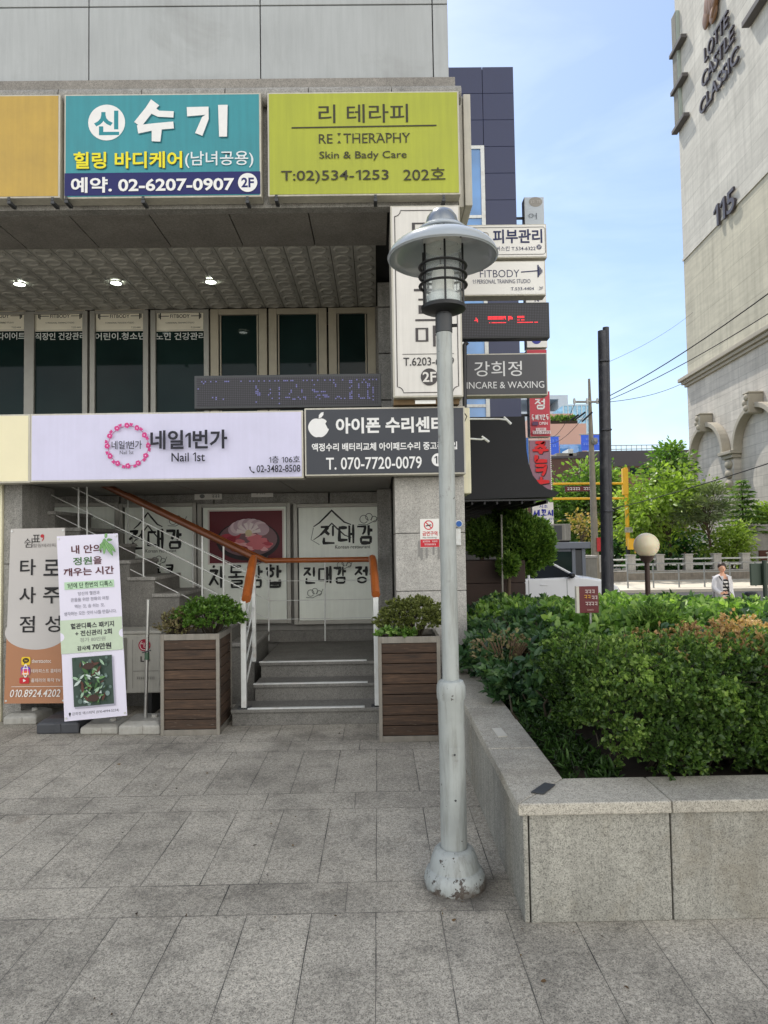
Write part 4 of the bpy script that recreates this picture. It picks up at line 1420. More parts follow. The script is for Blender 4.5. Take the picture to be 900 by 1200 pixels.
for k in range(6):
    a = k * math.pi / 3 + math.radians(-90)
    x, y = LX_ + 0.101 * math.cos(a), LY_ + 0.101 * math.sin(a)
    MB().tube([(x, y, 2.615), (x, y, 2.905)], 0.005, 8).build('cage_rod', M['black_metal'], LP, smooth=True)
for z in (2.725, 2.77, 2.815):
    MB().ring((LX_, LY_, z), 0.107, 0.009, 40, 10, 0.6).build('cage_ring', M['black_metal'], LP, smooth=True)
gt = NT('clear_lamp_glass')
gtr = gt.n('BsdfTransparent')
gtr.inputs['Color'].default_value = (0.95, 0.97, 0.97, 1)
gmx = gt.n('MixShader')
gmx.inputs[0].default_value = 0.12
gt.t.links.new(gtr.outputs[0], gmx.inputs[1])
gt.t.links.new(gt.b.outputs[0], gmx.inputs[2])
gt.t.links.new(gmx.outputs[0], gt.out.inputs['Surface'])
gt.b.inputs['Roughness'].default_value = 0.02
gt.set(gt.b.inputs['Base Color'], gt.mix(1.0, (0.94, 0.96, 0.96, 1), gt.ramp(gt.noise(gt.coord(), 8, 3), [(0.3, g4(0.94)), (0.7, g4(1))]), 'MULTIPLY'))
MB().lathe([(0.0855, 2.634), (0.0855, 2.905), (0.0835, 2.905), (0.0835, 2.634)], cx, 40, False).build('glass_cylinder', gt.m, LP, smooth=True)
MB().lathe([(0.078, 2.635), (0.078, 2.675), (0.06, 2.69), (0.052, 2.695), (0.0, 2.696)], cx, 32, False).build('socket_cup', M['white_paint'], LP, smooth=True)
MB().lathe([(0.05, 2.696), (0.052, 2.71), (0.052, 2.79), (0.047, 2.795), (0.035, 2.815), (0.0, 2.82)], cx, 32, False).build('bulb', plain('frosted_bulb', S(226, 222, 212), 0.4, 0, 0.06, 30), LP, smooth=True)
shade_in = plain('lamp_shade_paint', S(158, 165, 170), 0.16, 0, 0.06, 5, spec=0.8)
def dome(r0, r1, z0, z1, t=0.006, n=12):
    out = [(r0 * math.cos(a) + r1 * (1 - math.cos(a)) if False else r1 + (r0 - r1) * (.9 * math.cos(a) + .1 * (1 - a / (math.pi / 2))), z0 + (z1 - z0) * (.9 * math.sin(a) + .1 * a / (math.pi / 2))) for a in [i / n * math.pi / 2 for i in range(n + 1)]]
    inn = [(r - t * (0.4 + .6 * (1 if i < n else .5)), z - t) for i, (r, z) in enumerate(out)]
    return out + inn[::-1] + [out[0]]
MB().lathe(dome(0.257, 0.09, 2.858, 2.958), cx, 56, False).build('lamp_shade', shade_in, LP, smooth=True)
MB().ring((LX_, LY_, 2.86), 0.255, 0.0045, 56, 8).build('shade_rim', shade_in, LP, smooth=True)
MB().lathe([(0.088, 2.905), (0.09, 2.945), (0.0, 2.946)], cx, 32, False).build('white_cap', M['white_paint'], LP, smooth=True)  # opaque white in place of glass, brightness of light put into the colour
MB().lathe([(0.118, 2.978), (0.117, 2.986), (0.095, 3.004), (0.07, 3.012), (0.0, 3.013), (0.0, 3.005), (0.09, 2.992), (0.112, 2.974), (0.118, 2.978)], cx, 48, False).build('cap_ring', shade_in, LP, smooth=True)
for k in range(6):
    a = k * math.pi / 3 + math.radians(-90)
    MB().tube([(LX_ + .094 * math.cos(a), LY_ + .094 * math.sin(a), 2.935), (LX_ + .094 * math.cos(a), LY_ + .094 * math.sin(a), 2.995)], 0.005, 8).build('spacer', M['black_metal'], LP)
MB().lathe([(0.078, 3.01), (0.077, 3.025), (0.07, 3.05), (0.052, 3.075), (0.026, 3.09), (0.0, 3.094)], cx, 36, False).build('finial', plain('finial_metal', S(134, 140, 146), 0.2, 0.6, 0.05, 4), LP, smooth=True)

LP.scale = (1, 1, 1.0065)
# ================================================================== GRANITE PLANTER
PZ = 0.485
GP = thing('granite_planter', (3.0, 3.1, 0), 'speckled granite planter wall with coping, filled with hedge and shrubs', 'planter')
cO, cI = 0.55, 0.81           # coping outer and inner X on the left
yF, yI = 2.865, 3.16           # coping front and inner Y
mb = MB()
js = [1.175 + 0.9 * k for k in range(9)]
first = True
xsF = [cI] + js
mb.add([(cO, yF, PZ - .05), (js[0] - .002, yF, PZ - .05), (js[0] - .002, yI, PZ - .05), (cI, yI, PZ - .05), (cO, yF, PZ), (js[0] - .002, yF, PZ), (js[0] - .002, yI, PZ), (cI, yI, PZ)],
       [(0, 3, 2, 1), (4, 5, 6, 7), (0, 1, 5, 4), (1, 2, 6, 5), (2, 3, 7, 6), (3, 0, 4, 7)])
mb.build('coping', M['granite_coping'], GP, 0.006)
for a, b in zip(js[:-1], js[1:]):
    bx('coping', a + .002, b - .002, yF + rnd.uniform(-.002, .002), yI, PZ - .05, PZ + rnd.uniform(-.002, .002), M['granite_coping'], GP, 0.006)
ys = [yF] + [3.62, 4.5, 5.35, 6.25]
k = 0.263 / (yI - yF)
for i in range(4):
    a, b = ys[i], ys[i + 1]
    if i == 0:
        MB().add([(cO, yF + .003, PZ - .05), (cI - .0015, yI + .001, PZ - .05), (cI, b - .002, PZ - .05), (cO, b - .002, PZ - .05), (cO, yF + .003, PZ), (cI - .0015, yI + .001, PZ), (cI, b - .002, PZ), (cO, b - .002, PZ)],
                 [(0, 3, 2, 1), (4, 5, 6, 7), (0, 1, 5, 4), (1, 2, 6, 5), (2, 3, 7, 6), (3, 0, 4, 7)]).build('coping', M['granite_coping'], GP, 0.006)
    else:
        bx('coping', cO, cI, a + .002, b - .002, PZ - .05, PZ + rnd.uniform(-.002, .002), M['granite_coping'], GP, 0.006)
wz = PZ - .052
wf_ = [0.597] + js
for a, b in zip(wf_[:-1], wf_[1:]):
    bx('wall_panel', a + .003, b - .003, 2.889 + rnd.uniform(0, .003), 2.93, 0.0, wz, M['granite_planter'], GP, 0.004)
for a, b in zip([2.892] + ys[1:-1], ys[1:]):
    bx('wall_panel', 0.573 + rnd.uniform(0, .002), 0.594 if a < 2.95 else 0.63, a + .003, b - .003, 0.0, wz, M['granite_planter'], GP, 0.004)
bx('core', 0.635, cI - .03, 2.94, 6.22, 0, wz - .01, M['concrete'], GP)
bx('core', cI - .029, 9.2, 2.94, yI - .02, 0, wz - .01, M['concrete'], GP)
bx('rear_wall', 0.8, 9.2, 8.75, 8.95, 0, PZ - .03, M['granite_planter'], GP)
struct(bx('planting_soil', cI - .025, 9.2, yI - .018, 8.74, 0.02, 0.42, M['soil']))
def plate(label, pts, mat):
    c = [G(x, y, PZ + .003) for x, y in pts]
    t = thing('metal_plate', tuple(c[0]), label, 'plate')
    MB().add(c + [v + Vector((0, 0, .004)) for v in c], [(0, 1, 2, 3), (4, 5, 6, 7), (0, 1, 5, 4), (1, 2, 6, 5), (2, 3, 7, 6), (3, 0, 4, 7)]).build('plate', mat, t)
    return t
plate('dark grey metal plate let into the corner of the granite coping', [(622, 929), (638, 918), (651, 920), (637, 931)], M['dark_grey'])
pl = plate('small pale label plate on the left granite coping', [(576.5, 854), (587, 853.5), (595, 863), (584, 864)], plain('pale_plate', S(200, 196, 184), .5))
# maroon notice on a stake
MS = thing('stake_sign', (P(690, 760, 4.9).x, 4.9, 0.42), 'small maroon notice board on a steel stake standing in the shrubs', 'sign')
X0, X1, Z0, Z1 = rect(678.5, 687, 701, 718, 4.9)
mar = plain('maroon_board', S(96, 32, 36), 0.4, 0, 0.08, 12)
bx('board', X0, X1, 4.89, 4.91, Z0, Z1, mar, MS, 0.002)
bx('board_edge', X0 - .02, X0 - .001, 4.888, 4.93, Z0, Z1, M['sign_edge'], MS)
tb('stake', [((X0 + X1) / 2 + .02, 4.93, 0.42), ((X0 + X1) / 2 + .02, 4.93, Z1 - .03)], 0.009, M['steel'], MS)
fc = front_face(690, 702, 4.888)
for y, x0, x1, c_ in ((691, 682, 699, (206, 190, 184)), (697, 681.5, 692, (200, 150, 60)), (698, 693, 699.5, (206, 190, 184)), (705, 681.5, 699.5, (206, 190, 184)), (713.5, 687, 695, (190, 160, 150))):
    fc.dashes(x0, y, x1, y + (4.2 if y < 713 else 1.8), ink(*c_), int(y))
fc.done(MS)

# ------------------------------------------------------------------ planting in the granite bed
def fbm(x, y, s, seed=0):
    v = 0
    for o_ in range(4):
        f_ = s * 2 ** o_
        v = v + np.sin(x * f_ * 1.3 + y * f_ * .7 + seed * 3.1 + o_ * 1.7) * np.cos(y * f_ * 1.1 - x * f_ * .45 + seed + o_ * 2.3) / 1.7 ** o_
    return v
box_leaf = leafmat('boxwood_leaf', S(40, 60, 30), S(80, 108, 50), S(150, 174, 92), 0.4, 0.34)
dry_leaf = leafmat('dried_boxwood_leaf', S(128, 98, 66), S(176, 142, 100), S(204, 176, 128), 0.6, 0.25)
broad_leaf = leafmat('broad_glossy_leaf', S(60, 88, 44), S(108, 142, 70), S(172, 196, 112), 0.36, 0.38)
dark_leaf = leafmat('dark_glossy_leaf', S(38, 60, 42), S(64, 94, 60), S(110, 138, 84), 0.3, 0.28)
fern_leaf = leafmat('feathery_leaf', S(36, 56, 26), S(62, 92, 40), S(96, 128, 58), 0.5, 0.3)
dead_twig = leafmat('bare_twig_leaf', S(80, 74, 52), S(118, 106, 76), S(134, 140, 86), 0.7, 0.15)

def sprigs(C, D, per, size, spread, aspect, fold=.18, droop=0.0):
    """leaves in rosettes: per leaves round each tip"""
    n = len(C)
    C2 = np.repeat(C, per, 0)
    D2 = np.repeat(unit(D), per, 0)
    J = unit(NR.normal(size=(n * per, 3)))
    J = J - D2 * (J * D2).sum(1, keepdims=True)
    J = unit(J)
    mix = (spread * (0.5 + NR.rand(n * per)))[:, None]
    LD = unit(D2 + J * mix)
    st = C2 - D2 * (NR.rand(n * per)[:, None] * size * 0.9)
    return st, LD, D2

# clipped box hedge
BH = thing('box_hedge', (2.5, 3.8, 0.42), 'clipped small leaved box hedge with a dried brown patch on top, along the front coping', 'hedge')
hx0, hx1, hy0, hy1, hz0, hz1 = 0.93, 4.6, 3.2, 4.3, 0.42, 0.985
def hedge_pts(n_front, n_top, n_left):
    Cs, Ds = [], []
    x = hx0 + (hx1 - hx0) * NR.rand(n_front)
    z = hz0 + .04 + (hz1 - hz0 - .04) * NR.rand(n_front) ** .85
    bul = .085 * fbm(x, z * 1.6, 3.2, 1) + .05 * fbm(x, z, 9, 2)
    zr = np.clip((z - hz0) / (hz1 - hz0), 0, 1)
    y = hy0 + .05 - .09 * np.sin(zr * 2.6) - bul + .13 * np.maximum(zr - .8, 0) / .2 + .10 * np.maximum(.16 - zr, 0) / .16
    y += .07 * NR.rand(n_front) ** 2 - .02 + np.maximum(0, (hx0 + .28) - x) * 0.8
    Cs.append(np.stack([x, y, z], 1))
    Ds.append(np.stack([NR.normal(0, .5, n_front), -1 + NR.normal(0, .3, n_front), .35 + NR.normal(0, .5, n_front)], 1))
    x = hx0 + (hx1 - hx0) * NR.rand(n_top)
    y = hy0 + (hy1 - hy0) * NR.rand(n_top)
    z = hz1 + .045 * fbm(x, y, 3, 4) + .025 * fbm(x, y, 11, 5) - .07 * NR.rand(n_top) ** 2 - np.maximum(0, hy0 + .1 - y) * .6 - np.maximum(0, hx0 + .2 - x) * .9
    Cs.append(np.stack([x, y, z], 1))
    Ds.append(np.stack([NR.normal(0, .5, n_top), NR.normal(-.15, .5, n_top), 1 + NR.normal(0, .2, n_top)], 1))
    z = hz0 + .05 + (hz1 - hz0 - .1) * NR.rand(n_left)
    y = hy0 + .15 + (hy1 - hy0 - .15) * NR.rand(n_left)
    x = hx0 + .06 + .06 * fbm(y, z, 4, 8) + .06 * NR.rand(n_left) ** 2 + np.maximum(0, z - hz1 + .12) * .8
    Cs.append(np.stack([x, y, z], 1))
    Ds.append(np.stack([-1 + NR.normal(0, .3, n_left), NR.normal(0, .5, n_left), .3 + NR.normal(0, .4, n_left)], 1))
    return np.concatenate(Cs), np.concatenate(Ds)
C, D = hedge_pts(17000, 10000, 3600)
# leave shaggy gaps along the foot
keep = ~((C[:, 2] < hz0 + .14) & (fbm(C[:, 0], C[:, 1], 5, 9) > .15))
keep &= ~((C[:, 2] < .86) & (C[:, 0] < hx0 + .45 * (.86 - C[:, 2]) + .07 * fbm(C[:, 1], C[:, 2], 8, 2)))
C, D = C[keep], D[keep]
dry = (fbm(C[:, 0] * 1.0, C[:, 1], 2.2, 3) + .5 * NR.rand(len(C)) > -.1) & (C[:, 2] > hz1 - .075) & (C[:, 1] > hy0 + .12) & (C[:, 0] + .35 * NR.rand(len(C)) > 1.75)
for sel, nm, mt in ((~dry, 'foliage', box_leaf), (dry, 'dried_top', dry_leaf)):
    c_, d_ = C[sel], D[sel]
    c_ = c_ + unit(d_) * (.05 * NR.rand(len(c_)) ** 3)[:, None]
    st, LD, U = sprigs(c_, d_, 6, 0.02, 0.9, .55)
    low = .16 * fbm(st[:, 0], st[:, 2] + st[:, 1], 4, 6)
    fresh = .3 * np.clip(fbm(st[:, 0] * 1.3, st[:, 1] + st[:, 2] * 1.5, 7, 13) - .35, 0, 1.2) + .18 * np.clip((st[:, 2] - .85) / .15, 0, 1)
    tint = np.clip(.36 + low + fresh + NR.normal(0, .2, len(st)), 0, 1)
    leaves(nm, st, LD, 0.0205, mt, BH, tint, aspect=.6, fold=.14, nrm=U + NR.normal(0, .5, U.shape))
core = MB()
nx_, nz_ = 40, 5
core.box(hx0 + .34, hx1 - .05, hy0 + .2, hy1 - .02, hz0 + .06, hz1 - .11)
core.build('branches', plain('hedge_dark_core', S(44, 42, 28), .95, 0, .4, 30, 0, .6), BH)  # plain dark box stands in for inner twigs and the shade between them
tw = MB()
for k in range(60):
    x = rnd.uniform(hx0 + .1, hx1)
    y = rnd.uniform(hy0 + .04, hy0 + .2)
    tw.tube([(x, y + .1, .42), (x + rnd.uniform(-.06, .06), y + .03, .55), (x + rnd.uniform(-.12, .12), y - .02, .75)], [.006, .005, .003], 5)
for k in range(240):
    x = rnd.uniform(hx0 + .08, hx1 - .4)
    front = k % 3
    b0 = (x, hy0 + .12, rnd.uniform(.55, .9)) if front else (x, rnd.uniform(hy0 + .1, hy1 - .2), hz1 - .05)
    e0 = (x + rnd.uniform(-.09, .09), hy0 + rnd.uniform(-.07, -.0), b0[2] + rnd.uniform(-.02, .1)) if front else (x + rnd.uniform(-.05, .05), b0[1], hz1 + rnd.uniform(.0, .08))
    tw.tube([b0, e0], [.003, .0015], 4)
tw.build('stems', M['twig'], BH)

# mass of broad leaved shrubs
SHM = thing('shrub_bed', (2.5, 6.0, 0.42), 'dense mass of glossy broad leaved shrubs behind the clipped hedge in the granite planter', 'shrubs')
SHM['kind'] = 'stuff'
def top(x, y):
    return .99 + .035 * fbm(x, y, 1.7, 2) + .03 * fbm(x, y, 5, 3) - .22 * np.maximum(0, 1.35 - x) / .5 - .10 * np.maximum(0, 5.2 - y) / 1.0 - .05 * np.maximum(0, y - 6) - .03 * np.maximum(0, x - 1.4)
n = 6600
x = .86 + 5.6 * NR.rand(n) ** 1.15
y = 4.25 + 4.4 * NR.rand(n)
z = top(x, y) - .22 * NR.rand(n) ** 2.2
C = np.stack([x, y, z], 1)
D = np.stack([NR.normal(0, .45, n), NR.normal(-.2, .45, n), np.full(n, 1.0)], 1)
n2 = 1500                                       # the left flank, down to the coping
x2 = .84 + .1 * NR.rand(n2) + .05 * fbm(NR.rand(n2), NR.rand(n2), 3)
y2 = 4.55 + 4.0 * NR.rand(n2)
z2 = .5 + (top(.9 + 0 * x2, y2) - .5) * NR.rand(n2) ** .7
x2 = x2 + .06 - .14 * np.sin(np.clip((z2 - .45) / .5, 0, 1) * 3.0) + .12 * fbm(y2, z2, 3.5, 4)
C2 = np.stack([x2, y2, z2], 1)
D2 = np.stack([-.8 + NR.normal(0, .4, n2), NR.normal(-.2, .5, n2), .6 + NR.normal(0, .4, n2)], 1)
n3 = 260                                        # front faces between the hedge and the shrubs
x3 = .93 + .6 * NR.rand(n3)
y3 = 4.2 + .3 * NR.rand(n3)
z3 = .5 + .42 * NR.rand(n3)
C3 = np.stack([x3, y3 + .15 * fbm(x3, z3, 4), z3], 1)
D3 = np.stack([NR.normal(-.2, .4, n3), -.7 + NR.normal(0, .4, n3), .7 + NR.normal(0, .4, n3)], 1)
C, D = np.concatenate([C, C2, C3]), np.concatenate([D, D2, D3])
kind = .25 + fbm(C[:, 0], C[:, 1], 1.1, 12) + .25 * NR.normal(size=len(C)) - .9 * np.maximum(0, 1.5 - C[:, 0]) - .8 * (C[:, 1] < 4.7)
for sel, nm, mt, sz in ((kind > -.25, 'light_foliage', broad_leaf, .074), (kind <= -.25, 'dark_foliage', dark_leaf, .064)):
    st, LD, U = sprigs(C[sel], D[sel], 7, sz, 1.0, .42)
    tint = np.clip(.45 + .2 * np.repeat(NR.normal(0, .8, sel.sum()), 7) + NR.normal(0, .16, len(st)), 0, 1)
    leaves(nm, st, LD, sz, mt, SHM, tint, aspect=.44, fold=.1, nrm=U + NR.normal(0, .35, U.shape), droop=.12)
tw = MB()
for k in range(260):
    x = rnd.uniform(.9, 5.5)
    y = rnd.uniform(4.3, 8.4)
    if k % 3 == 0: x, y = rnd.uniform(.86, 1.2), rnd.uniform(4.2, 7.5)
    h = float(top(np.array([x]), np.array([y]))[0])
    tw.tube([(x, y, .42), (x + rnd.uniform(-.08, .08), y + rnd.uniform(-.06, .06), .42 + (h - .42) * .5), (x + rnd.uniform(-.16, .16), y + rnd.uniform(-.1, .1), h - .03)], [.009, .007, .004], 5)
tw.build('stems', M['twig'], SHM)
tz = MB()
nx_, ny_ = 30, 26
for i in range(nx_ + 1):
    for j in range(ny_ + 1):
        x, y = .98 + 5.4 * i / nx_, 4.42 + 4.2 * j / ny_
        tz.v.append((x, y, float(top(np.array([x]), np.array([y]))[0]) - .3))
for i in range(nx_):
    for j in range(ny_):
        a = i * (ny_ + 1) + j
        tz.f.append((a, a + ny_ + 1, a + ny_ + 2, a + 1))
tz.build('inner_branches', plain('shrub_inner', S(40, 40, 26), .95, 0, .4, 20, 0, .6), SHM)

# soft fern-like shrub, twiggy bush, ground ferns near the coping
def mound(name, label, cat, c, r, n, per, size, mat, aspect=.2, spread=.7, group=None, lowcut=-.15, droop=.1, stems=8, stemmat=None, tintmu=.5, lean=(0, 0, .5)):
    t = thing(name, (c[0], c[1], c[2] - r[2]), label, cat, group)
    V = unit(NR.normal(size=(n, 3)))
    V = V[V[:, 2] > lowcut]
    q = (.72 + .34 * NR.rand(len(V)))[:, None] * (1 + .1 * fbm(V[:, 0] * 2, V[:, 1] * 2 + V[:, 2], 1.6, 3))[:, None]
    C_ = np.array(c) + V * np.array(r) * q
    st, LD, U = sprigs(C_, V + np.array(lean), per, size, spread, aspect)
    leaves('foliage', st, LD, size, mat, t, np.clip(NR.normal(tintmu, .2, len(st)), 0, 1), aspect=aspect, droop=droop, nrm=U + NR.normal(0, .6, U.shape))
    mb_ = MB()
    for k in range(stems):
        a = rnd.uniform(0, 6.28)
        mb_.tube([(c[0] + rnd.uniform(-.03, .03), c[1] + rnd.uniform(-.03, .03), c[2] - r[2]), (c[0] + math.cos(a) * r[0] * .4, c[1] + math.sin(a) * r[1] * .4, c[2]), (c[0] + math.cos(a) * r[0] * .8, c[1] + math.sin(a) * r[1] * .8, c[2] + r[2] * .6)], [.008, .006, .003], 5)
    mb_.build('stems', stemmat or M['twig'], t)
    return t
mound('feathery_shrub', 'bright feathery low shrub behind the dried patch of the hedge', 'shrub', (P(772, 740, 4.9).x, 4.9, .93), (.17, .16, .13), 420, 14, .05, broad_leaf, .12, .5)
mound('twiggy_bush', 'bare twiggy brownish bush at the left of the planter near the lamp post', 'shrub', (P(592, 765, 5.0).x, 5.0, .72), (.24, .2, .2), 200, 4, .03, dead_twig, .5, .8, stems=46, stemmat=plain('bare_twigs', S(112, 92, 70), .8, 0, .3, 20))
struct_g = thing('ground_ferns', (1.0, 3.7, .42), 'low green ferns and moss growing between the left coping and the shrubs', 'ferns')
struct_g['kind'] = 'stuff'
n = 420
y = 3.22 + 2.4 * NR.rand(n)
x = .84 + .26 * NR.rand(n)
C = np.stack([x, y, .43 + .06 * NR.rand(n)], 1)
st, LD, U = sprigs(C, np.stack([NR.normal(-.15, .5, n), NR.normal(0, .5, n), np.ones(n)], 1), 7, .05, .8, .2)
leaves('fronds', st, LD, .055, fern_leaf, struct_g, np.clip(NR.normal(.3, .2, len(st)), 0, 1), aspect=.16, droop=.2)

LT = thing('leaf_litter', (0.2, 3.0, 0.0), 'scattered dry leaf bits and crumbs lying on the granite paving', 'litter')
LT['kind'] = 'stuff'
n = 46
x = NR.uniform(-2.2, 1.3, n)
y = 2.35 + 3.4 * NR.rand(n) ** 1.3
for k, (u, v) in enumerate(((520, 1068), (529, 1080), (518, 1071), (610, 1090), (395, 1075), (470, 1062), (540, 1058))):
    g_ = G(u, v)
    x[k], y[k] = g_.x, g_.y
C = np.stack([x, y, np.full(n, .006)], 1)
leaves('leaf_bits', C, np.stack([NR.normal(size=n), NR.normal(size=n), .08 * NR.rand(n)], 1), .02, leafmat('litter_leaf', S(46, 38, 30), S(84, 66, 48), S(120, 98, 66), .8, .05), LT, aspect=.5, fold=.12)
# ================================================================== TIMBER PLANTERS
def timber_planter(label, x0, x1, y0, depth, ztop):
    t = thing('timber_planter', ((x0 + x1) / 2, y0 + depth / 2, 0), label, 'planter')
    y1 = y0 + depth
    f = .022
    n = 9
    zb, zt = .045, ztop - .05
    h = (zt - zb) / n
    for k in range(n):
        z0 = zb + h * k
        MB().box(x0 + f + .002, x1 - f - .002, y0 + .008 + rnd.uniform(0, .003), y0 + .03, z0 + .003, z0 + h - .003).build('plank', M['timber'], t, .003)
        MB().box(x1 - .03, x1 - .008, y0 + f + .012, y1 - f - .002, z0 + .003, z0 + h - .003).box(x0 + .008, x0 + .03, y0 + f + .012, y1 - f - .002, z0 + .003, z0 + h - .003).build('side_plank', M['timber'], t, .003)
    bx('back_panel', x0 + f, x1 - f, y1 - .03, y1 - .008, zb, zt, M['timber'], t)
    mb = MB()
    for xx in (x0, x1 - f - .006):
        for yy in (y0, y1 - f - .006):
            mb.box(xx, xx + f + .006, yy, yy + f + .006, 0, ztop)
    for yy in (y0 + .001, y1 - f - .005):
        mb.box(x0 + f + .006, x1 - f - .006, yy, yy + f + .004, zt, ztop - .001).box(x0 + f + .006, x1 - f - .006, yy, yy + f + .004, .001, zb)
    for xx in (x0 + .001, x1 - f - .005):
        mb.box(xx, xx + f + .004, y0 + f + .006, y1 - f - .006, zt, ztop - .001).box(xx, xx + f + .004, y0 + f + .006, y1 - f - .006, .001, zb)
    mb.build('frame', M['planter_frame'], t, .002)
    bx('soil', x0 + .03, x1 - .03, y0 + .03, y1 - .03, zt - .06, zt - .01, M['soil'], t)
    return t
a, b = P(188, 853, 5.78), P(257.5, 853, 5.78)
zt1 = P(222, 743, 5.78).z
timber_planter('dark timber planter with pale metal frame left of the entrance steps', a.x, b.x, 5.78, .5, zt1)
a2, b2 = P(444.5, 866, 5.48), P(518, 866, 5.48)
zt2 = P(480, 746, 5.48).z
timber_planter('weathered dark timber planter with flaking planks right of the entrance steps, behind the lamp post', a2.x, b2.x, 5.48, .5, zt2)
wood_leaf = leafmat('small_green_leaf', S(44, 70, 28), S(82, 116, 46), S(120, 150, 66), .45, .3)
olive_leaf = leafmat('olive_brown_leaf', S(62, 68, 36), S(100, 108, 56), S(140, 146, 80), .5, .25)
mx_ = (a.x + b.x) / 2
mound('green_bush', 'bright green small leaved bush spilling over the right of the left timber planter', 'shrub', (mx_ + .13, 6.0, zt1 + .09), (.29, .27, .19), 1200, 9, .028, wood_leaf, .5, .8, stems=20)
mound('dry_bush', 'thin brownish bush at the left of the left timber planter', 'shrub', (mx_ - .14, 5.98, zt1 + .03), (.19, .22, .16), 420, 6, .026, dead_twig, .45, .8, stems=34)
mound('olive_bush', 'rounded olive green bush growing in the weathered planter behind the lamp post', 'shrub', ((a2.x + b2.x) / 2 + .05, 5.74, zt2 + .09), (.28, .26, .19), 1500, 9, .026, olive_leaf, .45, .7, stems=30)
mound('low_plant', 'low bright leafy plant at the front edge of the weathered planter', 'plant', ((a2.x + b2.x) / 2 - .08, 5.56, zt2 + .015), (.17, .06, .05), 150, 6, .035, broad_leaf, .6, .9, stems=6)

# ================================================================== BANNERS
class Quad(Face):
    def __init__(s, tl, tr, br, bl, Yt, Yb):
        tl, tr = P(*tl, Yt), P(*tr, Yt)
        bl, br = P(*bl, Yb), P(*br, Yb)
        s.q = (tl, tr, br, bl)
        n = (tr - tl).cross(bl - tl).normalized()
        if n.y > 0: n = -n
        s.nrm = n
        def mp(u, v, d):
            u, v = u / 100, v / 100
            return tl * (1 - u) * (1 - v) + tr * u * (1 - v) + br * u * v + bl * (1 - u) * v + n * d
        super().__init__(mp)
def banner_sheet(t, q, mat):
    mb = MB()
    n, m = 6, 12
    for d in (0.0, -0.003):
        for j in range(m + 1):
            for i in range(n + 1):
                mb.v.append(tuple(q.mp(100 * i / n, 100 * j / m, d)))
    k = (n + 1) * (m + 1)
    for j in range(m):
        for i in range(n):
            a = j * (n + 1) + i
            mb.f.append((a, a + 1, a + n + 2, a + n + 1))
            mb.f.append((k + a, k + a + n + 1, k + a + n + 2, k + a + 1))
    for i in range(n):
        mb.f.append((i, i + k, i + 1 + k, i + 1))
        a = m * (n + 1) + i
        mb.f.append((a, a + 1, a + 1 + k, a + k))
    for j in range(m):
        a = j * (n + 1)
        mb.f.append((a, a + n + 1, a + n + 1 + k, a + k))
        a += n
        mb.f.append((a, a + k, a + n + 1 + k, a + n + 1))
    return mb.build('sheet', mat, t)
def banner_frame(t, q, zg=0.12):
    """X shaped poles behind the cloth and eyelets at the corners"""
    for (u0, v0), (u1, v1) in (((3, 1.5), (62, 92)), ((97, 1.5), (38, 92))):
        a, b = q.mp(u0, v0, -.012), q.mp(u1, v1, -.05)
        tb('pole', [a, b], .006, M['dark_grey'], t, 6)
    for u, v in ((3, 1.5), (97, 1.5), (3, 98.5), (97, 98.5)):
        o = MB()
        c = q.mp(u, v, .004)
        o.tube([q.mp(u, v, -.004), c + q.nrm * .003], .009, 10)
        o.build('eyelet', M['steel'], t, smooth=True)
B1 = thing('x_banner', tuple(P(40, 830, 6.25)), 'grey and brown standing banner with large black lettering for tarot readings', 'banner')
q1 = Quad((12.5, 619.8), (76, 618.5), (76.5, 824), (5, 824.5), 6.36, 6.22)
grey_cloth = plain('grey_banner_cloth', S(188, 184, 180), .6, 0, .05, 3)
brown_cl = plain('brown_banner_print', S(168, 118, 84), .6, 0, .05, 3)
banner_sheet(B1, q1, grey_cloth)
kb = ink(24, 22, 24)
q1.rect(0, 62.5, 100, 100, brown_cl, 'print')
q1.disc(50, 60.2, 53, grey_cloth, 'print', 9.8, 48)
q1.text('쉼', 26, 5.8, 41, 11.2, kb, -.004)
q1.text('표', 41, 3.8, 55, 8.2, kb, .006)
q1.disc(59, 4.6, 3.4, ink(176, 40, 48), 'emblem', 1.05)
q1.line([(61, 4.5), (61.5, 6), (58, 7.8)], 2.2, ink(176, 40, 48), 'emblem', lambda u: 1.1 - u)
q1.text('힐링테라피', 42, 9, 83, 11.2, ink(120, 116, 114))
for ch, u0, u1, v0 in (('타', 20, 48, 18), ('로', 62, 91, 18.5), ('사', 20, 49, 34.2), ('주', 62, 92, 34.5), ('점', 22, 48, 50.8), ('성', 66, 93, 50.8)):
    q1.text(ch, u0, v0, u1, v0 + 9.4, kb, .012)
def rrect(f, x0, y0, x1, y1, r, ry, mat, key='emblem'):
    pts = []
    for cx_, cy_, a0 in ((x1 - r, y1 - ry, 0), (x0 + r, y1 - ry, 90), (x0 + r, y0 + ry, 180), (x1 - r, y0 + ry, 270)):
        pts += [(cx_ + r * math.cos(math.radians(a0 + 15 * i)), cy_ + ry * math.sin(math.radians(a0 + 15 * i))) for i in range(7)]
    f.poly(pts, mat, key)
wht = ink(226, 222, 216)
rrect(q1, 27, 74, 42, 78.6, 3, .9, ink(226, 190, 40))
q1.disc(34.5, 76, 5.6, ink(50, 36, 28), ry=1.4)
q1.poly([(32, 76.8), (35, 77.2), (31.5, 78)], ink(50, 36, 28))
q1.text('TALK', 31.4, 75.6, 37.6, 76.5, ink(226, 190, 40), .02)
q1.text('therataotoc', 44.5, 75.3, 77, 77.4, wht)
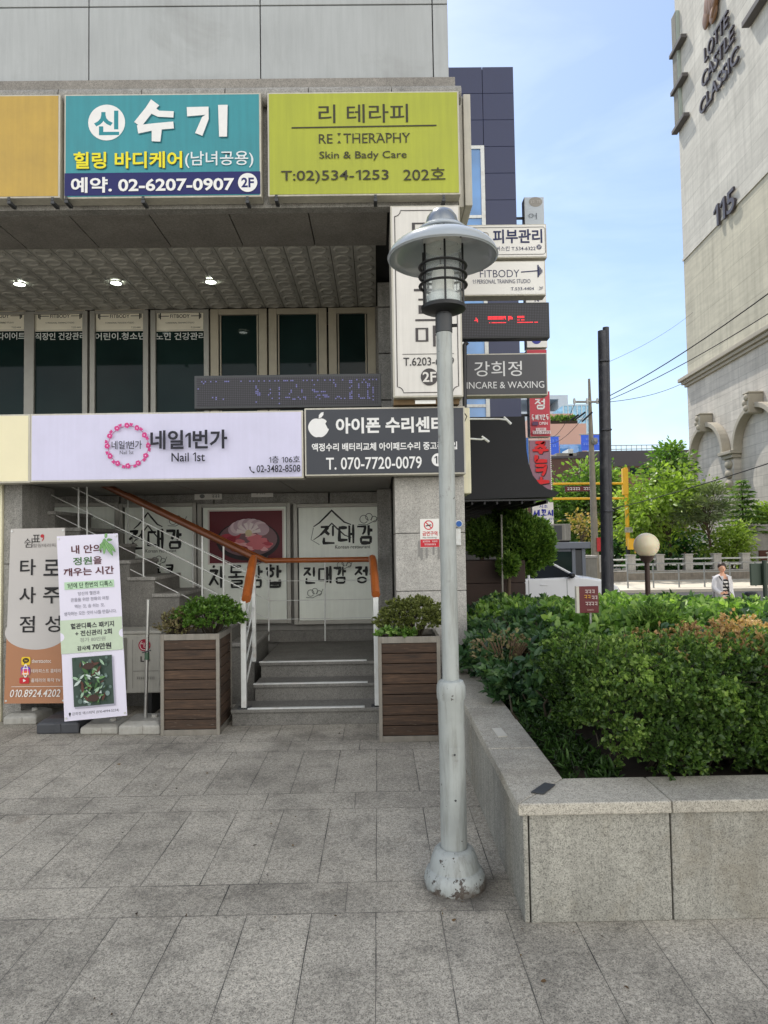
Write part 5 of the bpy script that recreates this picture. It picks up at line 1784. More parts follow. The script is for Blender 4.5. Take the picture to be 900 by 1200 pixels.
for k, c_ in enumerate(((90, 60, 190), (190, 50, 140), (226, 90, 70), (236, 160, 70))):
    rrect(q1, 27 + k * .5, 79.6 + k * 1.05, 42 - k * .5, 84.2, 3.2, .95 if k < 3 else .6, ink(*c_))
q1.ringd(34.5, 81.9, 3.4, 1.0, wht)
pts_ = [(30, 80.4), (39, 80.4), (39, 83.4), (30, 83.4), (30, 80.4)]
q1.line(pts_, .55, wht)
q1.text('테라피스트 홈테라', 44.5, 80.8, 94, 83, wht)
rrect(q1, 25, 85.5, 41, 88.9, 2.6, .7, ink(190, 36, 44))
q1.poly([(31, 86.3), (36, 87.2), (31, 88.1)], wht)
q1.text('홀테라의 톡닥 TV', 44.5, 86, 93, 88.2, wht)
q1.line([(12, 90.6), (97, 90.6)], .22, wht)
q1.text('010.8924.4202', 9, 92.2, 92, 96.4, wht, .008, slant=.03)
q1.done(B1)
banner_frame(B1, q1)

B2 = thing('x_banner', tuple(P(110, 845, 5.85)), 'white standing banner with a leaf drawing, green band and food picture', 'banner')
q2 = Quad((66.5, 628.5), (138, 625), (149, 838.5), (75.5, 845.5), 5.98, 5.8)
lil2 = plain('white_banner_cloth', S(216, 212, 226), .55, 0, .04, 3)
banner_sheet(B2, q2, lil2)
mr, gr_, bl = ink(84, 34, 42), ink(58, 104, 48), ink(40, 40, 46)
gy = ink(112, 110, 122)
q2.text('내 안의', 23, 5.6, 72, 10.4, mr, .02)
q2.text('정원', 25, 12.4, 56, 16.8, gr_, .02)
q2.text('을', 58, 12.4, 72, 16.8, mr, .02)
q2.text('깨우는 시간', 9, 18.2, 91, 22.7, mr, .02)
q2.rect(9.5, 25.9, 90, 30, ink(176, 206, 172), 'print')
q2.text('1년에 단 한번의 디톡스', 14, 26.4, 88, 29.5, ink(30, 52, 36), .022)
for t_, u0, u1, v0 in (('당신의 혈관과', 31, 66, 31.5), ('온몸을 위한 정화의 여정', 19, 80, 34.8), ('먹는 것, 숨 쉬는 것,', 25, 73, 38.5), ('생각하는 모든 것이 나를 만듭니다.', 7, 92, 42.2)):
    q2.text(t_, u0, v0, u1, v0 + 2.1, gy)
q2.rect(0, 46.6, 100, 64.6, ink(186, 200, 176), 'print')
for u in (-1, 101):
    pts_ = [(max(0, min(100, u + 7 * math.cos(i / 24 * 6.283))), 55.6 + 2.3 * math.sin(i / 24 * 6.283)) for i in range(24)]
    q2.poly(pts_, lil2, 'print')
q2.text('혈관디톡스 패키지', 17, 48.6, 87, 51.8, bl, .032)
q2.text('+ 전신관리 2회', 24, 52.7, 83, 55.8, bl, .03)
q2.text('정가 80만원', 31, 56.7, 72, 59, ink(140, 146, 136), .012)
q2.text('감사제', 26, 61, 47, 63.5, bl, .03)
q2.text('70만원', 50, 60.2, 81, 63.6, bl, .03)
q2.rect(18.5, 68, 83, 94, ink(160, 158, 172), 'picture')
q2.rect(17, 67, 81, 93, ink(54, 72, 62), 'picture')
r = random.Random(12)
for k in range(40):
    u, v, s_ = r.uniform(19, 78), r.uniform(68, 92), r.uniform(1.5, 4)
    s_ = min(s_, u - 17.2, 80.8 - u)
    q2.disc(u, v, s_, r.choice([ink(70, 92, 80), ink(40, 56, 46), ink(92, 112, 104), ink(120, 140, 136), ink(50, 74, 50)]), 'picture', min(s_ * .36, v - 67.1, 92.9 - v), 16)
for k in range(90):
    u, v = r.gauss(50, 11), 70 + 22 * r.random()
    an, l_ = r.uniform(0, 6.28), r.uniform(3, 8)
    pts_ = [(u + math.cos(an) * l_ * a_ - math.sin(an) * w_ * l_, v + (math.sin(an) * l_ * a_ + math.cos(an) * w_ * l_) * .34) for a_, w_ in ((-1, 0), (-.3, .3), (.4, .24), (1, 0), (.4, -.24), (-.3, -.3))]
    if all(17.3 < p_[0] < 80.7 and 67.2 < p_[1] < 92.8 for p_ in pts_):
        q2.poly(pts_, r.choice([ink(58, 92, 48), ink(96, 134, 84), ink(150, 178, 150), ink(36, 58, 34), ink(186, 200, 192), ink(84, 52, 40)]), 'picture')
for u, v in ((47, 72), (52, 89)):
    q2.disc(u, v, 9, ink(60, 40, 32), 'picture', 1.8)
for t0, t1, sz in (((82, 3), (80, 12), 11), ((82, 4), (94, 13), 12), ((84, 3), (86, -1), 7), ((88, 6), (99, 11), 10), ((80, 5), (73, 10), 8), ((86, 4), (95, 4), 8)):
    m_ = ((t0[0] + t1[0]) / 2, (t0[1] + t1[1]) / 2)
    dx, dy = t1[0] - t0[0], (t1[1] - t0[1]) * 3
    ln = math.hypot(dx, dy)
    nx__, ny__ = -dy / ln, dx / ln
    w_ = sz * .32
    for kk, c_ in ((1, (96, 142, 84)), (.55, (134, 176, 116))):
        pts_ = []
        for i in range(16):
            a_ = i / 16 * 6.283
            pu, pv = math.cos(a_) * ln / 2, math.sin(a_) * w_ * kk * (1 - .35 * math.cos(a_))
            uu = m_[0] + (dx / ln) * pu + nx__ * pv
            vv = m_[1] + ((dy / ln) * pu + ny__ * pv) / 3
            pts_.append((min(max(uu, 0), 99.6), max(vv, .3)))
        q2.poly(pts_, ink(*c_), 'leaf_drawing')
    q2.line([t0, (min(t1[0], 99), max(t1[1], .4))], .5, ink(66, 106, 60), 'leaf_drawing')
q2.disc(14.5, 96, 1.9, bl, ry=.66)
q2.poly([(12.8, 96.3), (16.2, 96.3), (14.5, 97.8)], bl)
q2.text('강희정 에스테틱 (010-4994-5234)', 18, 95.4, 92, 97.3, bl, .004)
q2.done(B2)
banner_frame(B2, q2)

# weights, pole, outdoor unit
def water_base(name, label, x0, x1, yb, Y, h, mat, depth=.4):
    X0, X1, _, _ = rect(x0, 800, x1, 850, Y)
    t = thing(name, ((X0 + X1) / 2, Y + depth / 2, 0), label, 'banner base')
    mb = MB()
    w = X1 - X0
    mb.add([(X0, Y, 0), (X1, Y, 0), (X1, Y + depth, 0), (X0, Y + depth, 0), (X0, Y, h * .75), (X1, Y, h * .75), (X1, Y + depth, h * .75), (X0, Y + depth, h * .75),
            (X0 + w * .12, Y + depth * .15, h), (X1 - w * .12, Y + depth * .15, h), (X1 - w * .12, Y + depth * .85, h), (X0 + w * .12, Y + depth * .85, h)],
           [(0, 3, 2, 1), (0, 1, 5, 4), (1, 2, 6, 5), (2, 3, 7, 6), (3, 0, 4, 7), (4, 5, 9, 8), (5, 6, 10, 9), (6, 7, 11, 10), (7, 4, 8, 11), (8, 9, 10, 11)])
    mb.build('body', mat, t, .012)
    MB().box(X0 + w * .42, X1 - w * .42, Y - .006, Y + .01, .01, h * .74).build('rib', mat, t, .004)
    MB().lathe([(.028, h - .004), (.028, h + .02), (.022, h + .024), (0, h + .024)], ((X0 + X1) / 2 + w * .2, Y + depth * .5, 0), 14, False).build('filler_cap', mat, t, smooth=True)
    return t
plast = plain('grey_plastic', S(168, 166, 158), .55, 0, .14, 7, .14, stain=S(110, 104, 94), stainamt=.4)
plastd = plain('dark_plastic', S(64, 66, 70), .5, 0, .2, 7)
water_base('banner_base', 'pale grey water filled banner base carrying the steel pole', 139, 187, 853, 5.82, .1, plast, .38)
water_base('banner_base', 'grey banner base under the white banner', 94, 137.5, 855, 5.86, .075, plast, .3)
water_base('banner_base', 'black rubber banner base between the two banners', 43, 92, 858, 5.9, .115, plastd, .36)
water_base('banner_base', 'dusty grey banner base under the grey and brown banner', 4, 42, 838, 6.22, .09, plast, .32)
PO = thing('steel_pole', tuple(P(171, 832, 6.0)), 'slim bare steel pole standing in the pale grey base beside the left timber planter', 'pole')
p0, p1 = P(170.5, 832, 6.0), P(173.8, 702.5, 6.0)
p0.z = .1
tb('tube', [p0, p1], .0145, M['steel'], PO, 14)
pm = p0.lerp(p1, .52)
MB().tube([pm - Vector((0, 0, .03)), pm + Vector((0, 0, .03))], .02, 12).build('clamp', plain('green_clamp', S(64, 92, 72), .5), PO, smooth=True)
tb('clamp_lever', [pm + Vector((-.03, -.02, .03)), pm + Vector((.04, -.025, .05))], .006, M['dark_grey'], PO, 6)
AC = thing('outdoor_unit', (-2.3, 6.55, .16), 'grey white air conditioner outdoor unit behind the white banner', 'air conditioner')
X0, X1, Z0, Z1 = rect(96, 744, 187.5, 812, 6.5)
acm = plain('unit_casing', S(180, 178, 168), .5, 0, .08, 6, .12)
bx('casing', X0, X1, 6.5, 6.82, Z0, Z1, acm, AC, .01)
bx('lid', X0 - .01, X1 + .01, 6.49, 6.83, Z1 + .001, Z1 + .03, acm, AC, .006)
fc = front_face(141, 778, 6.5)
fx0 = 100
fcx, fcy = (96 + 150) / 2, 778
gx = P(fcx, fcy, 6.5)
MB().lathe([(.19, 0), (.19, .012), (.18, .012), (.18, 0)], (0, 0, 0), 36, False)
gm = MB()
for rr in (.06, .1, .14, .18):
    n_ = 32
    pts_ = [(gx.x + rr * math.cos(i / n_ * 6.283), 6.488, gx.z + rr * math.sin(i / n_ * 6.283)) for i in range(n_ + 1)]
    gm.tube(pts_, .004, 5)
for k in range(10):
    a_ = k * .628
    gm.tube([(gx.x, 6.487, gx.z), (gx.x + .18 * math.cos(a_), 6.487, gx.z + .18 * math.sin(a_))], .003, 5)
gm.build('fan_grille', M['dark_grey'], AC)
bx('fan_recess', X0 + .02, gx.x + .2, 6.494, 6.498, Z0 + .03, Z1 - .03, plain('unit_recess', S(120, 118, 110), .6), AC)
rd_ = ink(160, 36, 62)
fc.disc(169, 757, 7, rd_)
fc.ringd(169, 757, 5.2, .7, wht, a0=-10, a1=240)
fc.line([(168.6, 754), (168.6, 759.4), (171, 759.4)], .8, wht)
fc.disc(166.2, 755, .8, wht)
fc.text('LG', 164.5, 769.5, 175, 776, ink(70, 66, 66), .02)
fc.line([(156, 786.5), (185, 786.5)], .5, ink(120, 118, 112))
fc.dashes(160, 793, 181, 796, ink(120, 118, 112), 8)
fc.line([(156, 750), (156, 806)], .5, ink(120, 118, 112))
fc.done(AC)
for xx in (X0 + .08, X1 - .14):
    bx('foot', xx, xx + .06, 6.5, 6.82, 0.0, Z0 - .001, M['dark'], AC)

# ================================================================== BESIDE THE BUILDING
navy_p = plain('navy_cladding', S(32, 42, 78), .35, .0, .08, .5, .05)
NB = thing('navy_building', (1.8, 16, LOW), 'tall navy clad building with a narrow strip of blue windows behind the projecting signs', 'building')
nX1 = P(608, 350, 16).x
nz1 = P(580, 78.5, 16).z
mb = MB()
xs = [0.4, 1.25, P(566.5, 200, 16).x, P(586, 200, 16).x + .38, nX1]
xj = [0.4, 1.62, P(567.5, 200, 16).x, nX1]
zt = nz1
k = 0
while zt > 3.0:
    for a, b in zip(xj[:-1], xj[1:]):
        mb.box(a + .006, b - .006, 16, 16.06, zt - .64 + .008, zt)
    zt -= .64
    k += 1
mb.build('cladding', navy_p, NB, .004)
bx('body', .42, nX1 - .01, 16.061, 27, LOW - .2, nz1 - .02, navy_p, NB)
sx1 = P(563, 200, 16).x
sx0 = P(540, 200, 16).x
ztop = P(556, 172, 16).z
wf2 = MB()
wf2.box(sx1, sx1 + .09, 15.94, 15.995, 3.0, ztop).box(sx0 - .09, sx0, 15.94, 15.995, 3.0, ztop).box(sx0, sx1, 15.942, 15.995, ztop - .08, ztop)
for py in (255, 345, 398, 466, 476):
    z = P(556, py, 16).z
    wf2.box(sx0, sx1, 15.945, 15.995, z - .035, z + .035)
wnd = wf2.build('window_strip', M['white_paint'], NB, .004)
bx('pane', sx0, sx1, 15.97, 15.99, 3.0, ztop - .08, M['win_blue'], wnd)
bx('shop_front', .5, nX1 - .1, 15.95, 15.99, LOW, 2.9, plain('dark_shop_front', S(40, 38, 38), .4, 0, .2, 2), NB)

AW = thing('black_awning', (1.4, 8.5, 2.1), 'large matt black flared awning along the side lane, to the right of the pillar', 'awning')
awm = plain('black_awning_cloth', S(36, 36, 39), .75, 0, .12, 1.5)
Ya = 8.5
out = [(615, 488), (617, 528), (619.5, 543), (624.5, 557), (632, 566.5), (642, 573), (656, 577)]
pts = [(XR + .01, P(600, 488, Ya).z)] + [(P(x, y, Ya).x, P(x, y, Ya).z) for x, y in out] + [(P(650, 582, Ya).x, P(650, 582, Ya).z), (XR + .01, P(600, 585, Ya).z)]
MB().prism(pts, Ya, 15.85).build('canopy', awm, AW)
un = MB()
zb = P(600, 586, Ya).z
xt = P(645, 580, Ya).x
for k in range(9):
    x = XR + .06 + (xt - XR - .1) * k / 8
    un.box(x, x + .02, Ya + .05, 15.8, zb - .045, zb - .002)
un.build('slats', M['black_metal'], AW)
bx('edge_strip', XR + .02, P(640, 577, Ya).x, Ya - .012, Ya - .002, zb - .01, zb + .008, M['black_metal'], AW)

# far projecting signs on the side lane
YF = 17.0
def far_sign(label, x0, y0, x1, y1, face, draw, Y=YF, name='projecting_sign', thick=.3, edge=None):
    t = sign(name, label, 'shop sign', x0, y0, x1, y1, Y, thick, face, edge or M['sign_edge'], fr=.4, draw=draw)
    X0, X1, Z0, Z1 = rect(x0, y0, x1, y1, Y)
    rail_tube('mounting_arm', (nX1 - .02, Y + thick / 2, (Z0 + Z1) / 2), (X0 + .02, Y + thick / 2, (Z0 + Z1) / 2), .035, M['dark_grey'], t)
    return t
pg = plain('pale_grey_sign', S(184, 192, 198), .5, 0, .05, 1)
def f1(f):
    f.disc(628, 236, 8, ink(150, 146, 138), ry=6)
    f.dashes(622, 234.5, 634, 237.5, ink(196, 192, 186), 3)
    f.text('어', 619, 250, 629, 257, ink(110, 116, 122), -.004)
far_sign('pale grey vertical sign with a round emblem, highest beside the navy building', 614.5, 230, 638, 275, pg, f1)
def f2(f):
    f.text('N', 627, 348, 632, 353, navy, .03)
    f.disc(628, 398, 6, ink(60, 66, 150))
    f.text('어', 621, 378, 633, 392, navy, .02)
far_sign('white vertical sign with navy letters half hidden behind the dot matrix board', 616.5, 342, 641, 408, wf, f2)
redm = plain('red_sign_face', S(186, 44, 62), .45, 0, .06, 2)
far_sign('thin red sign seen between the dot matrix board and the charcoal sign', 617, 409.5, 641, 416, redm, None)
def f3(f):
    f.brush('점', 627, 467, 638, 479, 1.7, white, seed=2)
    f.brush('두께기만두', 622.5, 486, 643, 492.5, .8, white, seed=3)
    f.rect(623, 494.5, 630, 499, ink(90, 60, 90), 'print')
    f.text('OPEN', 631, 495, 641, 498.5, white, .015)
    f.rect(627, 502, 639, 505.5, ink(214, 200, 200), 'print')
    f.dashes(628, 502.8, 638, 504.8, redm, 2)
    f.rect(623, 505.5, 644, 509.5, ink(214, 200, 200), 'print')
    f.text('532-7733', 623.5, 506, 643, 509.2, ink(110, 30, 40), .006)
far_sign('red vertical sign with white lettering and a phone number behind the charcoal sign', 620.5, 458, 645, 512, redm, f3)
def f4(f):
    f.rect(621, 516, 645, 577, ink(150, 110, 124), 'print')
    rb = ink(214, 30, 34)
    for ch, y0, y1 in (('준', 518, 541), ('코', 545, 568)):
        f.brush(ch, 625, y0 + .8, 643.5, y1 + .8, 4.6, ink(40, 14, 18), seed=3)
        f.brush(ch, 624.3, y0, 643, y1, 3.8, rb, seed=3)
    for k in range(24):
        f.disc(645.3, 516 + k * 2.5, .6, white, n=8)
far_sign('pale panel sign with two big red brush characters and a string of bulbs', 620.5, 515, 646, 578, plain('faded_sign', S(176, 150, 160), .5, 0, .1, 2), f4)
bluep = far_sign('small blue box edge beside the red character sign', 616.5, 512.5, 619.8, 545, ink(60, 110, 190), None)
def f5(f):
    bl_ = ink(44, 48, 160)
    f.text('서초', 632, 591.5, 642, 595.5, bl_, .01)
    f.brush('세꼬시', 625, 597.5, 647.5, 604.8, 1.5, bl_, seed=2)
    f.dashes(631, 607, 648, 609.2, bl_, 2)
    f.dashes(634, 610.6, 648, 612.6, bl_, 3)
t5 = sign('shop_signboard', 'white signboard with blue brush lettering under the tip of the black awning', 'shop sign', 623.5, 588.5, 649, 615, 20, .15, wf, M['sign_edge'], fr=.6, draw=f5)
X0, X1, Z0, Z1 = rect(623.5, 588.5, 649, 615, 20)
rail_tube('post', (X0 + .04, 20.1, LOW), (X0 + .04, 20.1, Z1 + .5), .05, M['white_paint'], t5)

# dark timber box and topiaries in the lane
bedm = plain('dark_brown_timber', S(58, 44, 38), .8, 0, .25, 5)
TX0, TX1 = P(547, 680, 9.6).x, P(616, 680, 9.6).x
DB = thing('dark_planter_box', ((TX0 + TX1) / 2, 9.9, LOW), 'dark brown timber planter box holding the round clipped conifers', 'planter')
mb = MB()
zt_ = P(580, 657, 9.6).z
for k in range(6):
    z0 = LOW + (zt_ - LOW) * k / 6
    mb.box(TX0 - .3, TX1, 9.6, 10.25, z0 + .004, LOW + (zt_ - LOW) * (k + 1) / 6)
mb.build('boards', bedm, DB, .01)
thuja = leafmat('clipped_conifer_leaf', S(48, 74, 32), S(86, 118, 46), S(130, 158, 66), .6, .25)
def topiary(label, px, py, rx, ry, Y, n=1700, zbase=None, lobes=()):
    c = P(px, py, Y)
    r = (rx / F * Y, rx / F * Y, ry / F * Y)
    zb_ = zt_ if zbase is None else zbase
    t = thing('clipped_conifer', (c.x, c.y, zb_), label, 'tree')
    tb('trunk', [(c.x, c.y, zb_ - .1), (c.x + .02, c.y, c.z - r[2] * .3)], [.03, .022], M['bark'], t, 8)
    V = unit(NR.normal(size=(n, 3)))
    lump = 1 + .11 * fbm(V[:, 0] * 2 + V[:, 2], V[:, 1] * 2 + V[:, 2] * 1.5, 2.2, px) + .05 * fbm(V[:, 0] * 3, V[:, 2] * 3, 4, px)
    q = (.8 + .2 * NR.rand(n) + .12 * NR.rand(n) ** 6) * lump
    C_ = np.array(c) + V * np.array(r) * q[:, None]
    st, LD, U = sprigs(C_, V + np.array((0, 0, .7)), 6, .05, .55, .4)
    if lobes:
        A = [(st, LD, U)]
        for lx, ly, lrx, lry, ln in lobes:
            V = unit(NR.normal(size=(ln, 3)))
            q = (.8 + .2 * NR.rand(ln) + .12 * NR.rand(ln) ** 6) * (1 + .11 * fbm(V[:, 0] * 2 + V[:, 2], V[:, 1] * 2 + V[:, 2] * 1.5, 2.2, lx))
            C_ = np.array(P(lx, ly, Y - .05)) + V * np.array((lrx / F * Y, lrx / F * Y, lry / F * Y)) * q[:, None]
            A.append(sprigs(C_, V + np.array((0, 0, .7)), 6, .05, .55, .4))
        st, LD, U = (np.concatenate([a_[i] for a_ in A]) for i in range(3))
    leaves('crown', st, LD, .055, thuja, t, np.clip(NR.normal(.5, .22, len(st)), 0, 1), aspect=.42, nrm=U + NR.normal(0, .6, U.shape))
    MB().ball(c, r[0] * .66, r[1] * .66, r[2] * .66, 16, 10).build('inner_branches', plain('conifer_inner', S(34, 40, 22), .95, 0, .4, 12), t)
    return t
topiary('large loosely clipped conifer under the tip of the black awning', 610, 637, 26, 38, 9.9, 2400, zbase=zt_ - .25, lobes=[(630, 637, 20, 27, 1900)])
topiary('round clipped conifer at the left under the black awning', 564, 630, 20, 21, 10.1, 1300)
topiary('leafy clipped conifer between the two others under the awning', 590, 624, 24, 26, 10.5, 1500)
topiary('small ball shaped clipped conifer on a bare stem in front of the large one', 595, 661.5, 11.5, 12.5, 9.45, 700, zbase=P(595, 695, 9.45).z)
ST = thing('white_stake', tuple(P(588, 690, 9.35)), 'thin pale stake beside the small ball shaped conifer', 'stake')
tb('stake', [P(589, 695, 9.35), P(587.5, 603, 9.35)], .012, M['concrete'], ST, 6)

# white car
carp = plain('white_car_paint', S(222, 224, 226), .22, 0, .03, 1, spec=.6)
cglass = glassy('car_glass', S(22, 30, 38), .12, .06)
CY = 19.0
c0 = P(678, 676, CY)
CAR = thing('parked_car', (c0.x - 1.3, CY + .85, LOW), 'white parked car seen from the side behind the shrubs, nose to the right', 'car')
gx_ = c0.x
def carprof(pts):
    return [(gx_ + x, LOW + z) for x, z in pts]
body = [(-3.2, .28), (-3.25, .55), (-3.2, .98), (-2.9, 1.06), (-2.0, 1.08), (-1.0, 1.09), (0, 1.12), (.45, 1.06), (.85, .97), (1.08, .84), (1.16, .62), (1.14, .32), (1.0, .22), (-3.0, .22)]
def loft(name, prof, secs, mat, parent, bevel=0, smooth=True):
    n = len(prof)
    mb = MB()
    for y, sx, sz, dz in secs:
        mx__ = sum(p[0] for p in prof) / n
        for x, z in prof:
            mb.v.append((gx_ + mx__ + (x - mx__) * sx, y, LOW + .22 + (z - .22) * sz + dz))
    for i in range(len(secs) - 1):
        for k in range(n):
            a, b = i * n + k, i * n + (k + 1) % n
            mb.f.append((a, b, b + n, a + n))
    mb.f.append(tuple(range(n - 1, -1, -1)))
    mb.f.append(tuple(range((len(secs) - 1) * n, len(secs) * n)))
    return mb.build(name, mat, parent, bevel, smooth)
bo = loft('body', body, [(CY, .985, .97, .0), (CY + .06, 1, 1, 0), (CY + .85, 1.02, 1.03, 0), (CY + 1.64, 1, 1, 0), (CY + 1.7, .985, .97, 0)], carp, CAR, .02)
cab = [(-3.0, 1.05), (-2.75, 1.36), (-2.3, 1.53), (-1.5, 1.58), (-.95, 1.54), (-.62, 1.46), (.02, 1.09)]
def cabin(ins, y0, y1, mat, name, parent, dz=0.0, shrink=0.0):
    mb = MB()
    n = len(cab)
    mz = 1.25
    for y, tap in ((y0, 1), (y1, -1)):
        for x, z in cab:
            f_ = (z - 1.05) / .53
            mb.v.append((gx_ + x * (1 - shrink) - shrink * 1.5, y + tap * .2 * f_, LOW + z + dz - shrink * (z - 1.05)))
    mb.f.append(tuple(range(n)))
    mb.f.append(tuple(range(2 * n - 1, n - 1, -1)))
    for i in range(n):
        j = (i + 1) % n
        mb.f.append((i, i + n, j + n, j))
    return mb.build(name, mat, parent, .012)
cabin(0, CY + .06, CY + 1.64, cglass, 'windows', CAR)
pil = MB()
def pl_(a, b, side, w=.035):
    pts_ = []
    for x, z in (a, b):
        f_ = (z - 1.05) / .53
        pts_.append((gx_ + x, CY + .055 + .2 * f_ if side < 0 else CY + 1.645 - .2 * f_, LOW + z))
    pil.tube(pts_, w, 6)
for s_ in (-1, 1):
    for a, b in zip(cab[1:-1], cab[2:]):
        pl_(a, b, s_)
    pl_((-1.35, 1.07), (-1.3, 1.56), s_, .04)
    pl_((-3.0, 1.05), (-2.75, 1.36), s_, .05)
pil.build('pillars', carp, CAR, smooth=True)
MB().prism(carprof([(-2.5, 1.48), (-2.2, 1.56), (-1.5, 1.605), (-.95, 1.565), (-.6, 1.475), (-.9, 1.53), (-1.5, 1.575), (-2.2, 1.525)]), CY + .24, CY + 1.46).build('roof', carp, CAR, smooth=True)
for wx in (.48, -2.35):
    for yy in (CY - .01, CY + 1.51):
        w_ = MB()
        w_.tube([(gx_ + wx, yy, LOW + .31), (gx_ + wx, yy + .2, LOW + .31)], .31, 24)
        wo = w_.build('wheel', M['rubber'], CAR, smooth=True)
        MB().tube([(gx_ + wx, yy - .006, LOW + .31), (gx_ + wx, yy + .206, LOW + .31)], .2, 16).build('rim', M['steel'], wo, smooth=True)
MB().ball((gx_ - .22, CY - .1, LOW + 1.16), .1, .13, .08, 12, 8).build('wing_mirror', M['black_metal'], CAR, smooth=True)
bx('door_handle', gx_ - 1.05, gx_ - .85, CY - .025, CY + .0, LOW + .9, LOW + .93, carp, CAR, .006)
MB().ball((gx_ + 1.02, CY + .14, LOW + .74), .13, .12, .08, 12, 8).build('headlight', cglass, CAR, smooth=True)
MB().ball((gx_ + 1.02, CY + 1.56, LOW + .74), .13, .12, .08, 12, 8).build('headlight', cglass, CAR, smooth=True)
for xx in (-.32, -1.36, -2.2):
    bx('door_seam', gx_ + xx - .006, gx_ + xx + .006, CY - .003, CY + .02, LOW + .4, LOW + 1.05, M['dark'], CAR)
bx('sill', gx_ - 2.9, gx_ + 1.0, CY - .012, CY + .01, LOW + .2, LOW + .32, M['dark'], CAR)

# kiosk with flat roof and unit on top
KY = 25.0
X0, X1, Z0, Z1 = rect(640, 635.5, 691, 643, KY)
KI = thing('guard_booth', ((X0 + X1) / 2, KY + 1, LOW), 'grey flat roofed guard booth with dark windows behind the white car', 'booth')
bm_ = plain('booth_grey', S(112, 118, 128), .5, 0, .08, 2)
bx('roof', X0, X1, KY - .15, KY + 2.3, Z0, Z1, bm_, KI, .02)
bX0, bX1 = X0 + .1, P(687, 660, KY).x
bx('wall', bX0, bX1 - .42, KY + .05, KY + 2.1, LOW, Z0, bm_, KI)
for xx in (bX0, bX1 - .5, bX1 - .14):
    bx('corner_post', xx, xx + .12, KY, KY + .048, LOW, Z0, bm_, KI)
wnd = bx('window', bX1 - .37, bX1 - .145, KY + .02, KY + .06, LOW + .8, Z0 - .05, M['dark_grey'], KI)
bx('window', bX0 + .13, bX1 - .51, KY + .02, KY + .047, LOW + .7, Z0 - .1, M['win'], KI)
bx('side_wall', bX1 - .41, bX1 - .02, KY + .3, KY + 2.1, LOW, Z0 - .002, M['win'], KI)
X0, X1, Z0b, Z1b = rect(648, 614, 669, 633.5, KY + .4)
RU = thing('outdoor_unit', ((X0 + X1) / 2, KY + .7, Z1), 'white air conditioner outdoor unit on the roof of the guard booth', 'air conditioner')
bx('casing', X0, X1, KY + .4, KY + .9, Z1 + .06, Z1b, M['concrete'], RU, .02)
bx('grille', X0 + .05, (X0 + X1) / 2, KY + .385, KY + .398, Z1 + .1, Z1b - .05, M['dark_grey'], RU)
bx('seam', (X0 + X1) / 2 + .1, (X0 + X1) / 2 + .13, KY + .39, KY + .399, Z1 + .07, Z1b - .02, M['alu'], RU)
bx('feet', X0 + .05, X1 - .05, KY + .45, KY + .85, Z1 + .001, Z1 + .059, M['dark'], RU)
X0, X1, Z0, Z1 = rect(684, 651, 700, 682, 26)
SP = thing('stone_gatepost', ((X0 + X1) / 2, 26.3, LOW), 'short weathered concrete pillar to the right of the guard booth', 'pillar')
bx('shaft', X0, X1, 26, 26.6, LOW, Z1 - .1, M['concrete'], SP, .02)
bx('cap', X0 - .03, X1 + .03, 25.97, 26.63, Z1 - .098, Z1, M['granite_col'], SP, .02)

# ================================================================== POLES, WIRES, SIGNALS
BPY = 12.0
bpm = plain('black_wrapped_post', S(44, 46, 54), .5, 0, .3, 8, .25, .3, stain=S(128, 128, 130), stainamt=.25)
BP = thing('black_post', (P(711, 690, BPY).x, BPY, LOW), 'thick black double post standing behind the shrubs', 'post')
for x0, x1, yt, dy in ((700.5, 711, 388, 0.0), (707.5, 715, 382.5, .06)):
    a, b = P((x0 + x1) / 2, yt, BPY), P((x0 + x1) / 2 + 5.2, 690, BPY)
    d_ = (b - a) * ((a.z - LOW) / (a.z - b.z))
    r_ = (x1 - x0) / 2 / F * BPY
    tb('tube', [a + d_ + Vector((0, dy, 0)), a + Vector((0, dy, 0))], [r_ * 1.18, r_], bpm, BP, 18)
for z in (.4, 2.0, 3.4, 4.6):
    p = P(708, 500, BPY)
    bx('strap', p.x - .07, p.x + .1, BPY - .11, BPY - .02, z, z + .03, bpm, BP, .01)
UY = 27.0
UP = thing('utility_pole', (P(697, 680, UY).x, UY, LOW), 'tapered grey concrete utility pole with a cross arm and wires left of the black post', 'utility pole')
a, b = P(690.3, 444, UY), P(698.5, 680, UY)
b = a + (b - a) * ((a.z - LOW) / (a.z - b.z))
tb('shaft', [b, a.lerp(b, .3), a], [.16, .1, .045], plain('pole_concrete', S(160, 152, 136), .85, 0, .2, 4, .2), UP, 12)
pa, pb = P(672.5, 471.5, UY), P(702, 471.5, UY)
tb('cross_arm', [pa - Vector((.0, .1, 0)), pb - Vector((0, .1, 0))], .045, M['alu'], UP, 8)
for px in (673, 688, 700):
    p = P(px, 469.5, UY - .1)
    MB().lathe([(.05, -.12), (.06, 0), (.03, .1)], tuple(p), 10).build('insulator', M['white_paint'], UP, smooth=True)
for (x0, y0), (x1, y1) in (((678, 486), (668, 493)), ((686, 483), (675, 491)), ((694, 483), (682, 494))):
    tb('fuse_holder', [P(x0, y0, UY - .3), P(x1, y1, UY - .3)], .04, M['black_metal'], UP, 6)
p = P(697, 517, UY - .15)
MB().ball(tuple(p), .12, .12, .14, 12, 8).build('street_light_head', M['alu'], UP, smooth=True)
bx('red_notice', P(698, 630, UY).x - .02, P(703, 630, UY).x, UY - .2, UY - .17, P(700, 646, UY).z, P(700, 630, UY).z, ink(196, 50, 50), UP)

